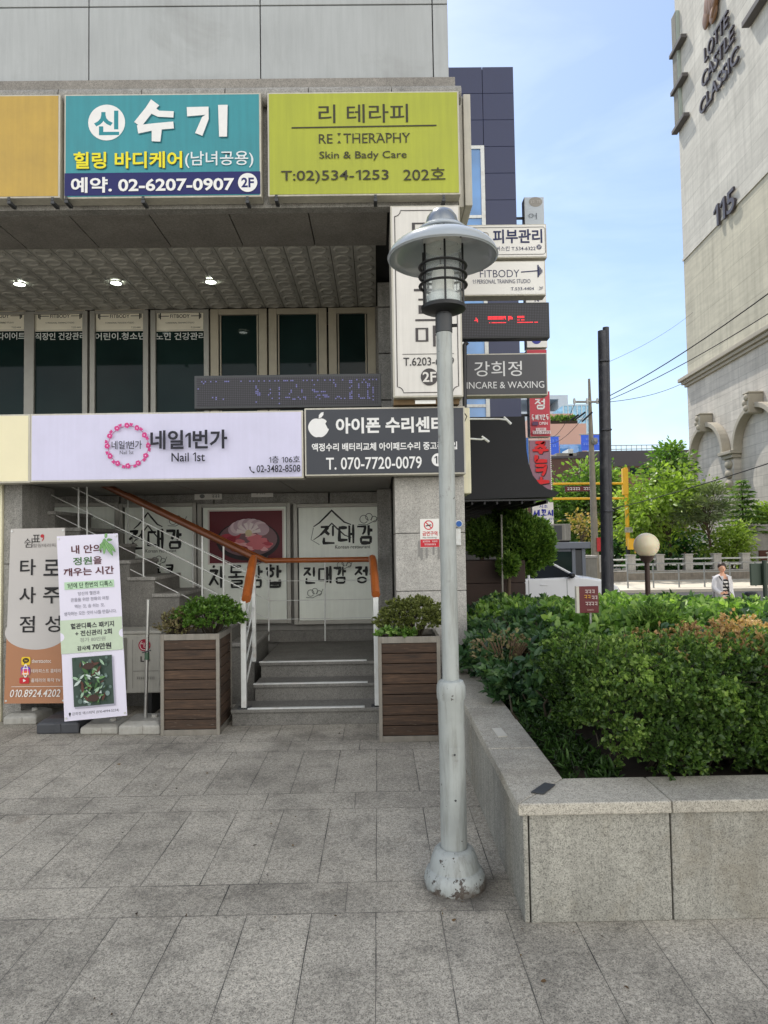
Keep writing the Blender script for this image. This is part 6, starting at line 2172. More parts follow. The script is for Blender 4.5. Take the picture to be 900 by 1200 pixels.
def wire(label, pts, r=.012, name='overhead_wire'):
    V = [Vector(p) for p in pts]
    out_ = []
    for i in range(13):
        t_ = i / 12
        p_ = V[0].lerp(V[-1], t_)
        p_.z -= (pts_sag if False else 0.25) * 4 * t_ * (1 - t_)
        out_.append(p_)
    o = MB().tube(out_, r, 6).build(name, M['rubber'], None, smooth=True)
    return props(o, label, 'wire')
w0 = P(700, 471, UY - .1)
def wire_to(label, px, py, Y, start=w0, r=.012):
    wire(label, [start, P(px, py, Y)], r)
wire_to('thick overhead wire rising from the utility pole to the upper right past the pale tower', 985, 280, 15, w0, .016)
wire_to('second overhead wire just below the thick one, crossing in front of the pale tower', 985, 312, 16, P(703, 473, UY), .013)
wire_to('overhead wire ending at the cornice of the pale tower', 806, 446, 44, P(703, 472, UY), .014)
wire_to('faint thin overhead wire, highest of those crossing the sky', 812, 366, 46, P(704, 428, UY + 3), .008)
wire_to('low overhead wire crossing in front of the trees and arches at the right', 985, 515, 17, P(640, 612, 40), .016)
wire_to('overhead wire dropping from the cross arm toward the signs at the left', 648, 512, 40, P(674, 472, UY), .012)
wire_to('second dropping wire left of the utility pole', 645, 520, 42, P(686, 486, UY), .012)

TY = 33.65
yel = plain('yellow_signal_paint', S(228, 176, 32), .45, 0, .08, 4)
TS = thing('traffic_signal', (P(737, 670, TY).x, TY, LOW), 'yellow traffic signal mast with two long horizontal arms behind the black post', 'traffic signal')
b = P(736, 640, TY)
rail_tube('mast', (b.x, TY, LOW), (b.x, TY, P(733, 640, TY).z), .1, M['black_metal'], TS)
tb('upper_mast', [(b.x, TY, P(733, 640, TY).z), tuple(P(733, 548, TY))], [.1, .09], yel, TS, 12)
bx('end_cap', P(729, 560, TY).x, P(735.5, 560, TY).x, TY - .12, TY + .12, P(732, 580, TY).z, P(732, 549, TY).z, yel, TS, .03)
for py in (567, 584.5):
    tb('arm', [P(648, py, TY), P(731, py - .5, TY)], .055, yel, TS, 8)
X0, X1, Z0, Z1 = rect(734, 631, 741, 644, TY)
bx('signal_box', X0, X1, TY - .35, TY - .11, Z0, Z1, yel, TS, .02)
X0, X1, Z0, Z1 = rect(740, 632, 746, 648, TY)
bx('signal_housing', X0, X1, TY - .42, TY - .36, Z0, Z1, yel, TS, .02)
bx('control_box', P(731, 620, TY).x, P(740, 620, TY).x, TY - .2, TY - .101, P(735, 624, TY).z, P(735, 618, TY).z, M['alu'], TS, .01)
def d_st(f):
    f.dashes(664.5, 571, 694, 574.5, white, 5)
sign('street_sign', 'dark red lettered street sign hanging from the upper yellow signal arm', 'sign', 662, 569.5, 696, 576, TY - .12, .05, ink(96, 30, 34), M['dark_grey'], fr=.3, draw=d_st)

GY2 = 12.0
gl_ = NT('globe_lamp_plastic')
gl_.set(gl_.b.inputs['Base Color'], gl_.mix(1.0, S(226, 216, 184), gl_.ramp(gl_.noise(gl_.coord(), 5, 3), [(.3, g4(.9)), (.7, g4(1))]), 'MULTIPLY'))
gl_.b.inputs['Roughness'].default_value = .35
gl_.b.inputs['Subsurface Weight'].default_value = .3
p = P(757.5, 639, GY2)
GL = thing('globe_lamp', (p.x, GY2, LOW), 'round cream globe lamp on a dark brown post behind the shrubs', 'lamp')
MB().ball(tuple(p), .212, .212, .212, 32, 20).build('globe', gl_.m, GL, smooth=True)
dkb = plain('dark_brown_metal', S(64, 48, 42), .5, .2, .15, 8)
MB().lathe([(.05, -.3), (.1, -.25), (.12, -.2), (.13, -.185), (.1, -.18)], tuple(p), 20).build('fitter', dkb, GL, smooth=True)
tb('post', [(p.x, GY2, LOW), (p.x, GY2, p.z - .25)], [.05, .042], dkb, GL, 14)

# green sign back and posts at the right edge
p = P(891, 680, 12)
SBk = thing('signboard', (p.x, 12, LOW), 'dark green back of a signboard on a post at the right edge', 'sign')
X0, X1, Z0, Z1 = rect(880, 660, 914, 686, 12)
bx('board', X0, X1, 12, 12.05, Z0, Z1, plain('green_board', S(52, 68, 56), .5, 0, .12, 5), SBk, .008)
rail_tube('post', (P(895, 680, 12).x, 11.96, LOW), (P(895, 680, 12).x, 11.96, Z1 + .05), .04, plain('green_post', S(44, 58, 48), .5), SBk)
p = P(880, 702, 11)
BD = thing('bollard', (p.x, 11, LOW), 'black bollard with a rounded top near the right edge behind the shrubs', 'bollard')
MB().lathe([(.11, LOW), (.11, p.z - .05), (.13, p.z - .045), (.13, p.z), (.12, p.z + .06), (.08, p.z + .11), (0, p.z + .125)], (p.x, 11, 0), 24).build('shaft', M['black_metal'], BD, smooth=True)

# railing along the sidewalk and low wall with white posts
RY = 28.6
gp = plain('galvanised_rail', S(150, 152, 150), .45, .4, .1, 6)
GR = thing('guard_rail', (P(800, 690, RY).x, RY, LOW + .1), 'grey metal guard rail along the sidewalk across the road', 'railing')
zr0 = LOW + .1
for x in np.arange(10.2, 24, 1.05):
    rail_tube('post', (x, RY, zr0), (x, RY, zr0 + 1.0), .035, gp, GR)
for z in (.98, .62, .28):
    rail_tube('rail', (10.2, RY, zr0 + z), (23.7, RY, zr0 + z), .024, gp, GR)
WYY = 33.0
LW = thing('low_wall', (17, WYY, LOW + .1), 'low stone wall with white square posts and rails along the far sidewalk', 'wall')
stone = plain('rubble_stone', S(150, 142, 130), .9, 0, .35, 3, .2, .6)
bx('wall', 8, 30, WYY, WYY + .4, LOW, LOW + .55, stone, LW, .03)
bx('wall_cap', 8, 30, WYY - .03, WYY + .43, LOW + .551, LOW + .6, M['granite_col'], LW, .01)
for x in np.arange(9.1, 24, 1.36):
    MB().box(x, x + .36, WYY + .02, WYY + .38, LOW + .601, LOW + 1.3).box(x - .03, x + .39, WYY - .01, WYY + .41, LOW + 1.301, LOW + 1.36).build('wall_post', M['granite_col'], LW, .01)
for z in (.85, 1.12):
    rail_tube('rail', (9, WYY + .2, LOW + z), (24, WYY + .2, LOW + z), .04, M['white_paint'], LW)
bx('planting_soil', 6, 34, WYY + .41, WYY + 7, LOW - .1, LOW + .35, M['soil'])['kind'] = 'structure'
# panelled garden wall at the right
GW = thing('garden_wall', (P(885, 640, 36).x, 36, LOW), 'pale panelled garden wall with a brown door at the right edge below the tower', 'wall')
X0, X1, Z0, Z1 = rect(873, 614, 960, 690, 36)
for k in range(3):
    bx('panel', X0 + k * 1.3 + .02, X0 + k * 1.3 + 1.28, 36, 36.3, LOW, Z1 - .12, M['granite_col'], GW, .01)
bx('wall_cap', X0 - .1, X1, 35.94, 36.36, Z1 - .118, Z1, M['granite_col'], GW, .02)
bx('door', P(890, 650, 35.9).x, P(930, 650, 35.9).x, 35.93, 35.99, LOW, P(890, 645, 35.9).z, plain('brown_door', S(96, 58, 46), .6, 0, .1, 3), GW)

# ================================================================== PERSON
def person():
    hc = P(846, 667.5, 15)
    hgt = hc.z - LOW + .12
    s_ = hgt / 1.62
    t = thing('person', (hc.x, 15, LOW), 'dark haired person in an open white jacket over a striped top, out on the lane', 'person')
    def V(x, y, z):
        return Vector((hc.x + x * s_, 15 + y * s_, LOW + z * s_))
    J = [('pel', V(0, 0, .86), .125), ('wai', V(0, 0, 1.0), .105), ('che', V(0, -.01, 1.2), .13), ('sho', V(0, 0, 1.33), .085), ('nec', V(-.005, -.015, 1.4), .045), ('hea', V(-.02, -.03, 1.5), .045),
         ('ls', V(-.15, 0, 1.31), .058), ('le', V(-.22, -.04, 1.07), .043), ('lw', V(-.12, -.2, .98), .03), ('lh', V(-.07, -.25, 1.02), .026),
         ('rs', V(.15, 0, 1.31), .058), ('re', V(.2, .05, 1.05), .043), ('rw', V(.21, -.03, .83), .03), ('rh', V(.205, -.05, .75), .026),
         ('lk', V(-.09, -.12, .47), .062), ('la', V(-.1, -.14, .08), .042), ('lt', V(-.12, -.28, .03), .032), ('lp', V(-.08, 0, .8), .09),
         ('rk', V(.09, .04, .47), .062), ('ra', V(.09, .2, .1), .042), ('rt', V(.07, .08, .03), .032), ('rp', V(.08, 0, .8), .09)]
    ix = {n_: i for i, (n_, _, _) in enumerate(J)}
    E_ = [('pel', 'wai'), ('wai', 'che'), ('che', 'sho'), ('sho', 'nec'), ('nec', 'hea'), ('sho', 'ls'), ('ls', 'le'), ('le', 'lw'), ('lw', 'lh'), ('sho', 'rs'), ('rs', 're'), ('re', 'rw'), ('rw', 'rh'),
          ('pel', 'lp'), ('lp', 'lk'), ('lk', 'la'), ('la', 'lt'), ('pel', 'rp'), ('rp', 'rk'), ('rk', 'ra'), ('ra', 'rt')]
    off = OFF[t.name]
    def skin(name, names, edges, mat, grow=0.0):
        me = bpy.data.meshes.new(name)
        sel = [ix[n_] for n_ in names]
        mp_ = {q: i for i, q in enumerate(sel)}
        me.from_pydata([tuple(J[q][1] - off) for q in sel], [(mp_[ix[a_]], mp_[ix[b_]]) for a_, b_ in edges], [])
        o = bpy.data.objects.new(name, me)
        COL.objects.link(o)
        o.parent = t
        m_ = o.modifiers.new('skin', 'SKIN')
        for i, q in enumerate(sel):
            me.skin_vertices[0].data[i].radius = [(J[q][2] + grow) * s_] * 2
            me.skin_vertices[0].data[i].use_root = i == 0
        sb = o.modifiers.new('sub', 'SUBSURF')
        sb.levels = sb.render_levels = 2
        me.materials.append(mat)
        return o
    skin('body', [j[0] for j in J], E_, M['skin'])
    st_ = NT('striped_knit')
    o_ = st_.coord()
    z_ = st_.n('SeparateXYZ', {'Vector': o_}).outputs[2]
    st_.set(st_.b.inputs['Base Color'], st_.mix(st_.math('LESS_THAN', st_.math('MODULO', z_, .075), .038), S(206, 204, 200), S(34, 34, 40)))
    st_.b.inputs['Roughness'].default_value = .8
    skin('striped_top', ['pel', 'wai', 'che', 'sho'], [('pel', 'wai'), ('wai', 'che'), ('che', 'sho')], st_.m, .03)
    jk = plain('white_jacket', S(200, 200, 204), .7, 0, .06, 8)
    skin('jacket_sleeve', ['sho', 'ls', 'le', 'lw'], [('sho', 'ls'), ('ls', 'le'), ('le', 'lw')], jk, .018)
    skin('jacket_sleeve', ['sho', 'rs', 're', 'rw'], [('sho', 'rs'), ('rs', 're'), ('re', 'rw')], jk, .018)
    for sg in (-1, 1):
        mb_ = MB()
        pts_ = [(.045, -.155, 1.36), (.16, -.1, 1.35), (.19, -.02, 1.2), (.175, -.03, .82), (.12, -.14, .8), (.075, -.165, 1.0), (.07, -.165, 1.2)]
        f_ = [V(sg * x, y, z) for x, y, z in pts_]
        b_ = [V(sg * x * .98, y + .02, z) for x, y, z in pts_]
        n_ = len(pts_)
        mb_.add(f_ + b_, [tuple(range(n_)), tuple(range(2 * n_ - 1, n_ - 1, -1))] + [(i, (i + 1) % n_, n_ + (i + 1) % n_, n_ + i) for i in range(n_)])
        mb_.build('jacket_front', jk, t)
    MB().add([V(x, y, z) for x, y, z in ((-.17, .09, 1.35), (.17, .09, 1.35), (.17, .1, .8), (-.17, .1, .8), (-.17, .13, 1.35), (.17, .13, 1.35), (.17, .135, .8), (-.17, .135, .8))],
             [(0, 1, 2, 3), (7, 6, 5, 4), (0, 4, 5, 1), (1, 5, 6, 2), (2, 6, 7, 3), (3, 7, 4, 0)]).build('jacket_back', jk, t, .02)
    skin('trousers', ['pel', 'lp', 'lk', 'la', 'rp', 'rk', 'ra'], [('pel', 'lp'), ('lp', 'lk'), ('lk', 'la'), ('pel', 'rp'), ('rp', 'rk'), ('rk', 'ra')], ink(40, 42, 52), .016)
    h_ = V(-.02, -.04, 1.53)
    MB().ball(tuple(h_), .073 * s_, .088 * s_, .108 * s_, 24, 16, lambda d: 1 - .16 * max(0, -d.z) * (1 - abs(d.y) * .4)).build('head', M['skin'], t, smooth=True)
    MB().ball((h_.x + .01, h_.y + .02 * s_, h_.z + .036 * s_), .088 * s_, .1 * s_, .098 * s_, 20, 14).build('hair', M['hair'], t, smooth=True)
    for sg in (-1, 1):
        MB().ball((h_.x + sg * .03 * s_ - .006, h_.y - .082 * s_, h_.z + .008), .011, .006, .007, 8, 6).build('eye', ink(30, 24, 22), t)
    MB().ball((h_.x - .006, h_.y - .092 * s_, h_.z - .025 * s_), .011, .016, .018, 8, 6).build('nose', M['skin'], t, smooth=True)
    MB().ball((h_.x - .006, h_.y - .08 * s_, h_.z - .06 * s_), .024, .006, .007, 8, 6).build('mouth', ink(170, 84, 84), t, smooth=True)
    for sg in (-1, 1):
        base = J[ix['lh' if sg < 0 else 'rh']][1]
        for k in range(4):
            a_ = base + Vector(((k - 1.5) * .017, -.02, -.01))
            dr_ = Vector((.0, -.045, -.015)) if sg < 0 else Vector((0, -.01, -.055))
            MB().tube([a_ - dr_ * .3, a_ + dr_ * (.6 + .1 * (k in (1, 2))), a_ + dr_ * 1.15 + Vector((0, .012, -.01))], [.009, .008, .006], 6).build('finger', M['skin'], t, smooth=True)
        MB().tube([base + Vector((.02, 0, .01)), base + Vector((.04, -.03, .005))], [.01, .007], 6).build('thumb', M['skin'], t, smooth=True)
    tb('bag_strap', [V(-.13, -.12, 1.36), V(-.02, -.17, 1.15), V(.13, -.14, .95)], .012, M['rubber'], t, 6)
person()

# ================================================================== TREES
def tree(name, label, base, crowns, mat, leaf, n_clump, per, trunk_r=.16, aspect=.5, clump_r=.35, flat=1.0, tint=.5, droop=.2, group=None, trunk_mat=None):
    base = Vector(base)
    t = thing(name, tuple(base), label, 'tree', group)
    cs = []
    tot = sum(c[1][0] * c[1][1] * c[1][2] for c in crowns)
    for c, r in crowns:
        k = max(4, int(n_clump * (r[0] * r[1] * r[2]) / tot))
        d = unit(NR.normal(size=(k, 3)))
        q = (NR.rand(k) ** .45)[:, None] * (1 + .22 * NR.normal(size=(k, 1)))
        cs.append(np.array(c) + d * q * np.array(r))
    cs = np.concatenate(cs)
    mb_ = MB()
    mc = np.mean([c for c, _ in crowns], 0)
    topz = max(c[2] for c, _ in crowns)
    fork = Vector((base.x * .6 + mc[0] * .4, base.y * .6 + mc[1] * .4, base.z + (mc[2] - base.z) * .55))
    mb_.tube([base, base.lerp(fork, .5) + Vector((rnd.uniform(-.08, .08), 0, 0)), fork, Vector(mc)], [trunk_r, trunk_r * .8, trunk_r * .65, trunk_r * .35], 9)
    for i in NR.choice(len(cs), min(26, len(cs)), replace=False):
        e = Vector(cs[i])
        s0 = fork.lerp(Vector(mc), rnd.uniform(0, .8))
        m_ = s0.lerp(e, .5) + Vector((rnd.uniform(-.15, .15), rnd.uniform(-.15, .15), rnd.uniform(0, .2)))
        mb_.tube([s0, m_, e], [trunk_r * .34, trunk_r * .2, trunk_r * .07], 6)
    mb_.build('trunk', trunk_mat or M['bark'], t, smooth=True)
    n = len(cs) * per
    C_ = np.repeat(cs, per, 0) + NR.normal(size=(n, 3)) * clump_r * np.array([.55, .55, .4 * flat])
    outd = unit(C_ - np.repeat(cs, per, 0)) + unit(C_ - mc) * .5 + np.array([0, 0, .15])
    tn = np.repeat(NR.normal(tint, .17, len(cs)), per) + NR.normal(0, .12, n)
    leaves('crown', C_, outd, leaf, mat, t, np.clip(tn, 0, 1), aspect=aspect, droop=droop, fold=.1)
    return t
lime_leaf = leafmat('bright_maple_leaf', S(86, 110, 46), S(130, 154, 66), S(178, 196, 106), .45, .4)
green_leaf = leafmat('mid_green_leaf', S(56, 84, 42), S(94, 126, 58), S(144, 168, 90), .45, .4)
deep_leaf = leafmat('deep_green_leaf', S(32, 64, 34), S(58, 96, 44), S(92, 134, 62), .4, .3)
pine_leaf = leafmat('pine_needle', S(72, 92, 62), S(118, 134, 92), S(164, 174, 126), .6, .2)
fir_leaf = leafmat('fir_needle', S(70, 98, 52), S(112, 146, 74), S(160, 186, 106), .55, .3)
def cr(px, py, Y, rx, ry, ryd=None):
    c = P(px, py, Y)
    return ((c.x, c.y, c.z), (rx / F * Y, (ryd or (rx + ry) / 2) / F * Y, ry / F * Y))
def tb_(px, Y):
    return (P(px, 650, Y).x, Y, LOW + .1)
tree('street_tree', 'bright yellow green maple with a broad crown right of the black post', tb_(790, 35), [cr(768, 592, 35, 40, 30), cr(800, 572, 35.5, 36, 26), cr(748, 622, 35, 32, 34), cr(744, 592, 33.4, 17, 13, 9), cr(800, 596, 35.4, 22, 26)], lime_leaf, .23, 150, 46, .17, .55, .5)
tree('street_tree', 'dark green tree in the shade below the bright maple', tb_(770, 39), [cr(775, 636, 39, 44, 26), cr(800, 646, 38.5, 26, 20), cr(728, 645, 39.5, 30, 22)], deep_leaf, .26, 90, 44, .15, .5, .5, tint=.3)
tree('street_tree', 'upright deep green tree rising above the bright maple', tb_(782, 43), [cr(782, 548, 43, 22, 26), cr(784, 530, 43, 10, 12)], green_leaf, .28, 46, 44, .2, .5, .55)
tree('street_tree', 'mixed green tree behind the yellow signal arms, left of the utility pole', tb_(668, 44), [cr(672, 586, 44, 40, 32), cr(700, 566, 44, 26, 28), cr(655, 615, 43, 30, 28), cr(690, 630, 44, 30, 26)], green_leaf, .3, 170, 42, .2, .5, .6)
tree('street_tree', 'pale green tree between the utility pole and the bright maple', tb_(712, 46), [cr(722, 566, 46, 20, 22), cr(706, 600, 46, 30, 34), cr(730, 610, 44, 22, 34)], lime_leaf, .28, 80, 42, .18, .5, .55, tint=.4)
tree('street_tree', 'small tree with orange tinged leaves behind the guard booth', tb_(678, 33.5), [cr(679, 610, 33.5, 11, 14), cr(690, 625, 34, 10, 14)], leafmat('orange_leaf', S(96, 112, 50), S(150, 134, 72), S(196, 160, 104), .5, .3), .18, 14, 30, .07, .5, .4)
tree('pine_tree', 'grey green pine with flat cloudlike branches beside the bright maple', tb_(836, 34.2), [cr(814, 592, 34.1, 28, 7, 10), cr(835, 576, 34.1, 20, 7, 10), cr(802, 606, 34, 24, 6, 10), cr(828, 604, 34, 24, 6, 10), cr(842, 592, 34.1, 14, 8, 10)], pine_leaf, .2, 90, 60, .09, .14, .42, .55, droop=.05)
def fir(label, px, ptop, pbot, Y, wid):
    b = tb_(px + 3, Y)
    tp = P(px, ptop, Y)
    t = thing('fir_tree', b, label, 'tree')
    mb_ = MB()
    mb_.tube([b, tp], [.1, .02], 9)
    C_, D_ = [], []
    zb_ = P(px, pbot, Y).z
    nl = 11
    for i in range(nl):
        f_ = i / (nl - 1)
        z = zb_ + (tp.z - zb_) * f_
        R_ = wid / F * Y * (1 - f_) ** .8 + .12
        for k in range(9):
            a_ = k * .698 + i * .9 + rnd.uniform(-.2, .2)
            R2 = R_ * rnd.uniform(.7, 1.15)
            x_ = b[0] + (tp.x - b[0]) * ((z - b[2]) / (tp.z - b[2]))
            e = Vector((x_ + math.cos(a_) * R2, Y + math.sin(a_) * R2, z - R2 * .08))
            s0 = Vector((x_, Y, z))
            mb_.tube([s0, e], [.02, .008], 5)
            m_ = int(60 * R2 + 12)
            u = NR.rand(m_) ** .7
            base_ = np.array(s0)[None] * (1 - u[:, None]) + np.array(e)[None] * u[:, None]
            C_.append(base_)
            d_ = np.array(e - s0)[None] / R2 * .7 + NR.normal(size=(m_, 3)) * np.array([.7, .7, .18])
            D_.append(d_)
    mb_.build('trunk', M['bark'], t, smooth=True)
    C_, D_ = np.concatenate(C_), np.concatenate(D_)
    leaves('crown', C_, D_, .24, fir_leaf, t, None, aspect=.22, droop=.1, fold=.05)
fir('tiered fir with level branches standing in front of the arched wall', 869, 564, 622, 36.5, 27)
tree('garden_shrub', 'bright green bush with layered leaves in front of the wall at the right', tb_(856, 34.2), [cr(856, 634, 34.2, 26, 15), cr(866, 622, 34.4, 14, 8), cr(838, 650, 34.2, 22, 10), cr(868, 652, 34.2, 14, 16)], lime_leaf, .17, 75, 44, .06, .5, .36)
tree('garden_shrub', 'low yellow green bush at the far right under the tiered fir', tb_(898, 37), [cr(893, 604, 37, 12, 8), cr(905, 600, 37, 16, 9)], lime_leaf, .2, 30, 40, .08, .5, .4)
tree('garden_shrub', 'low leafy bushes growing behind the white wall posts', tb_(800, 33.9), [cr(806, 664, 33.9, 40, 8), cr(760, 660, 33.9, 30, 12)], deep_leaf, .18, 60, 40, .05, .5, .36, tint=.35)

# ================================================================== TOWER AT THE RIGHT
beige = None
def tower_mat(name, base, course, blockw):
    t = NT(name)
    o = t.coord()
    s_ = t.n('SeparateXYZ', {'Vector': o})
    fz = t.math('MODULO', t.math('ADD', s_.outputs[2], 100 * course), course)
    row = t.math('FLOOR', t.math('DIVIDE', t.math('ADD', s_.outputs[2], 100 * course), course))
    fx = t.math('MODULO', t.math('ADD', t.math('ADD', s_.outputs[0], 100 * blockw), t.math('MULTIPLY', t.math('MODULO', row, 2.0), blockw / 2)), blockw)
    j = t.math('MAXIMUM', t.math('LESS_THAN', fz, .035), t.math('LESS_THAN', fx, .03))
    n1 = t.noise(o, .35, 6, .65)
    mp_ = t.n('Mapping', {'Vector': o, 'Scale': (.35, .35, 3.0)})
    n2 = t.noise(mp_.outputs[0], 1.4, 5, .6)
    c = t.mix(1.0, base, t.ramp(n1, [(.3, g4(.84)), (.7, g4(1.06))]), 'MULTIPLY')
    c = t.mix(1.0, c, t.ramp(n2, [(.35, g4(.88)), (.6, g4(1.02))]), 'MULTIPLY')
    cb = t.n('CombineXYZ')
    t.set(cb.inputs[0], row)
    t.set(cb.inputs[1], t.math('FLOOR', t.math('DIVIDE', t.math('ADD', t.math('ADD', s_.outputs[0], 100 * blockw), t.math('MULTIPLY', t.math('MODULO', row, 2.0), blockw / 2)), blockw)))
    wv = t.n('TexWhiteNoise', {'Vector': cb.outputs[0]}, noise_dimensions='3D')
    c = t.mix(1.0, c, t.ramp(wv.outputs[0], [(0, g4(.9)), (1, g4(1.05))]), 'MULTIPLY')
    mp3 = t.n('Mapping', {'Vector': o, 'Scale': (1.6, 1.6, .08)})
    c = t.mix(1.0, c, t.ramp(t.noise(mp3.outputs[0], 1.5, 5, .65), [(.34, g4(.84)), (.55, g4(1))]), 'MULTIPLY')
    c = t.mix(t.math('MULTIPLY', j, .55), c, t.mix(1.0, c, g4(.55), 'MULTIPLY'))
    t.set(t.b.inputs['Base Color'], c)
    t.b.inputs['Roughness'].default_value = .85
    t.bump(t.math('MULTIPLY', j, -1.0), .4, .02)
    return t.m
up_m = tower_mat('painted_tower_wall', S(200, 196, 185), 1.45, 40.0)
mid_m = tower_mat('yellowish_tower_band', S(192, 186, 166), 1.45, 40.0)
low_m = tower_mat('tower_stone_blocks', S(200, 193, 182), .62, 1.5)
trim_m = plain('tower_trim', S(170, 162, 146), .8, 0, .12, 1.2, .1)
C0 = P(809, 560, 50)
C0.z = LOW
e1 = Vector((-.055, -1, 0)).normalized()
ang = math.atan2(e1.y, e1.x)
TW = thing('apartment_tower', tuple(C0), 'tall beige apartment tower with arched stone base and dark raised lettering', 'building')
TW.rotation_euler = (0, 0, ang)
OFF[TW.name] = Vector()
Rw = Matrix.Rotation(-ang, 3, 'Z')
def lot(u, v, y=0.0):
    """picture point -> tower wall coordinates (along the wall, height)"""
    d = Rw @ (CAM_ROT @ Vector(((u - 450) / F, (600 - v) / F, -1)))
    o = Rw @ (CAM - C0)
    k = (y - o.y) / d.y
    q = o + d * k
    return q.x, q.z
zc = lot(812, 443)[1]
zm = lot(803, 302)[1]
bx('lower_wall', 0, 40, 0, 14, -.3, zc - .3, low_m, TW)
bx('band_wall', 0.02, 40, .05, 14, zc + .25, zm, mid_m, TW)
bx('upper_wall', 0.02, 40, .03, 14, zm + .001, 62, up_m, TW)
MB().box(-.5, 40, -.5, 14.4, zc, zc + .26).box(-.3, 40, -.32, 14.2, zc - .22, zc - .001).box(-.14, 40, -.16, 14.1, zc - .42, zc - .221).build('cornice', trim_m, TW, .03)
bx('band_ledge', -.03, 40, -.03, .028, zm - .1, zm + .1, up_m, TW)
# arches
def arch_trim(x0, x1, zs, ztp):
    mb_ = MB()
    n = 22
    w = .3
    c = (x0 + x1) / 2
    for i in range(n + 1):
        a_ = math.pi * i / n
        for q in (0, w):
            mb_.v.append((c - math.cos(a_) * ((x1 - x0) / 2 + q), -.55, zs + math.sin(a_) * (ztp - zs + q)))
            mb_.v.append((c - math.cos(a_) * ((x1 - x0) / 2 + q), -.004, zs + math.sin(a_) * (ztp - zs + q)))
    for i in range(n):
        a_ = i * 4
        b_ = a_ + 4
        mb_.f += [(a_, b_, b_ + 2, a_ + 2), (a_ + 1, a_ + 3, b_ + 3, b_ + 1), (a_, a_ + 1, b_ + 1, b_), (a_ + 2, b_ + 2, b_ + 3, a_ + 3)]
    mb_.f += [(0, 2, 3, 1), (n * 4, n * 4 + 1, n * 4 + 3, n * 4 + 2)]
    mb_.build('arch_moulding', trim_m, TW, .03)
    kt = MB()
    kt.prism([(c - .22, ztp - .3), (c + .22, ztp - .3), (c + .32, ztp + .8), (c - .32, ztp + .8)], -.85, -.006)
    kt.box(c - .36, c + .36, -.9, -.006, ztp + .802, ztp + .92)
    kt.build('keystone', trim_m, TW, .06)
    for k in range(3):
        MB().ball((c + rnd.uniform(-.2, .2), -.85, ztp + .0 + .3 * k), .2, .16, .2, 10, 8).build('carving', trim_m, TW, smooth=True)
def pier(x0, x1, zs):
    bx('pier', x0, x1, -.4, -.004, -.3, zs - .4, low_m, TW)
    MB().box(x0 - .28, x1 + .28, -.72, -.004, zs - .16, zs + .05).box(x0 - .14, x1 + .14, -.56, -.004, zs - .4, zs - .161).build('capital', trim_m, TW, .03)
    for k in range(3):
        MB().ball(((x0 + x1) / 2 + rnd.uniform(-.1, .1), -.42, zs - .75 - .6 * k), .42, .22, .3, 12, 8).build('carving', trim_m, TW, smooth=True)
a1x0, zs = lot(817, 541)
a1x1 = lot(855.5, 560)[0]
ztp1 = lot(833, 503)[1]
zs1 = lot(862, 530)[1]
gap = .95
sp_ = a1x1 - a1x0
for k in range(4):
    x0 = a1x0 + k * (sp_ + gap + .84)
    arch_trim(x0, x0 + sp_, zs1, max(ztp1, zs1 + sp_ * .42))
    pier(x0 + sp_ + .25, x0 + sp_ + .25 + gap + .3, zs1)
pier(a1x0 - 1.2, a1x0 - .15, zs1)
# louvred bays with dark ledges near the far corner
louv = plain('louvre_screen', S(168, 178, 168), .6, 0, .1, 3)
darkl = plain('dark_ledge', S(92, 88, 86), .7, 0, .12, 2)
for (yt, yb) in ((8, 53), (56, 100), (103, 148)):
    zt_b, zb_b = lot(797, yt)[1], lot(797, yb)[1]
    bay = bx('louvre_bay', -.12, .8, -.2, .028, zb_b, zt_b, louv, TW, .02)
    mb_ = MB()
    nn = 16
    for i in range(nn):
        z = zb_b + (zt_b - zb_b) * (i + .5) / nn
        mb_.box(-.06, .72, -.23, -.202, z - .06, z + .06)
    mb_.build('slats', M['concrete'], bay)
    bx('ledge', -.25, 2.1, -.42, -.0, zb_b - .3, zb_b - .02, darkl, TW, .03)
xl, zl = lot(878, 30)
bx('ledge', xl, xl + 6, -.45, 0, zl - .15, zl + .2, darkl, TW, .03)
lett = plain('dark_raised_letters', S(72, 66, 70), .5, .2, .08, 2)
def raised(s_, bl, br, h, name='raised_letters'):
    """letters standing off the wall, baseline from picture point bl to br"""
    x0, z0 = lot(*bl)
    x1, _ = lot(*br)
    V, Fs = text_mesh(s_, .01, .05)
    mb_ = MB()
    dz = V[:, 2]
    dmin, dmax = dz.min(), dz.max()
    mb_.add([(x0 + v[0] * (x1 - x0), -.05 - .14 * (v[2] - dmin) / max(dmax - dmin, 1e-6), z0 + v[1] * h) for v in V], Fs)
    mb_.build(name, lett, TW, fixn=True)
k_ = lot(828, 73)[1]
hL = lot(828, 55)[1] - lot(828, 72.5)[1]
raised('LOTTE', (828.5, 74), (856.5, 40), hL)
raised('CASTLE', (825.5, 105), (863.5, 60), hL)
raised('CLASSIC', (823, 137), (868.5, 82), hL)
hN = lot(841, 242)[1] - lot(841, 268)[1]
raised('115', (840, 269), (864.5, 246), hN)
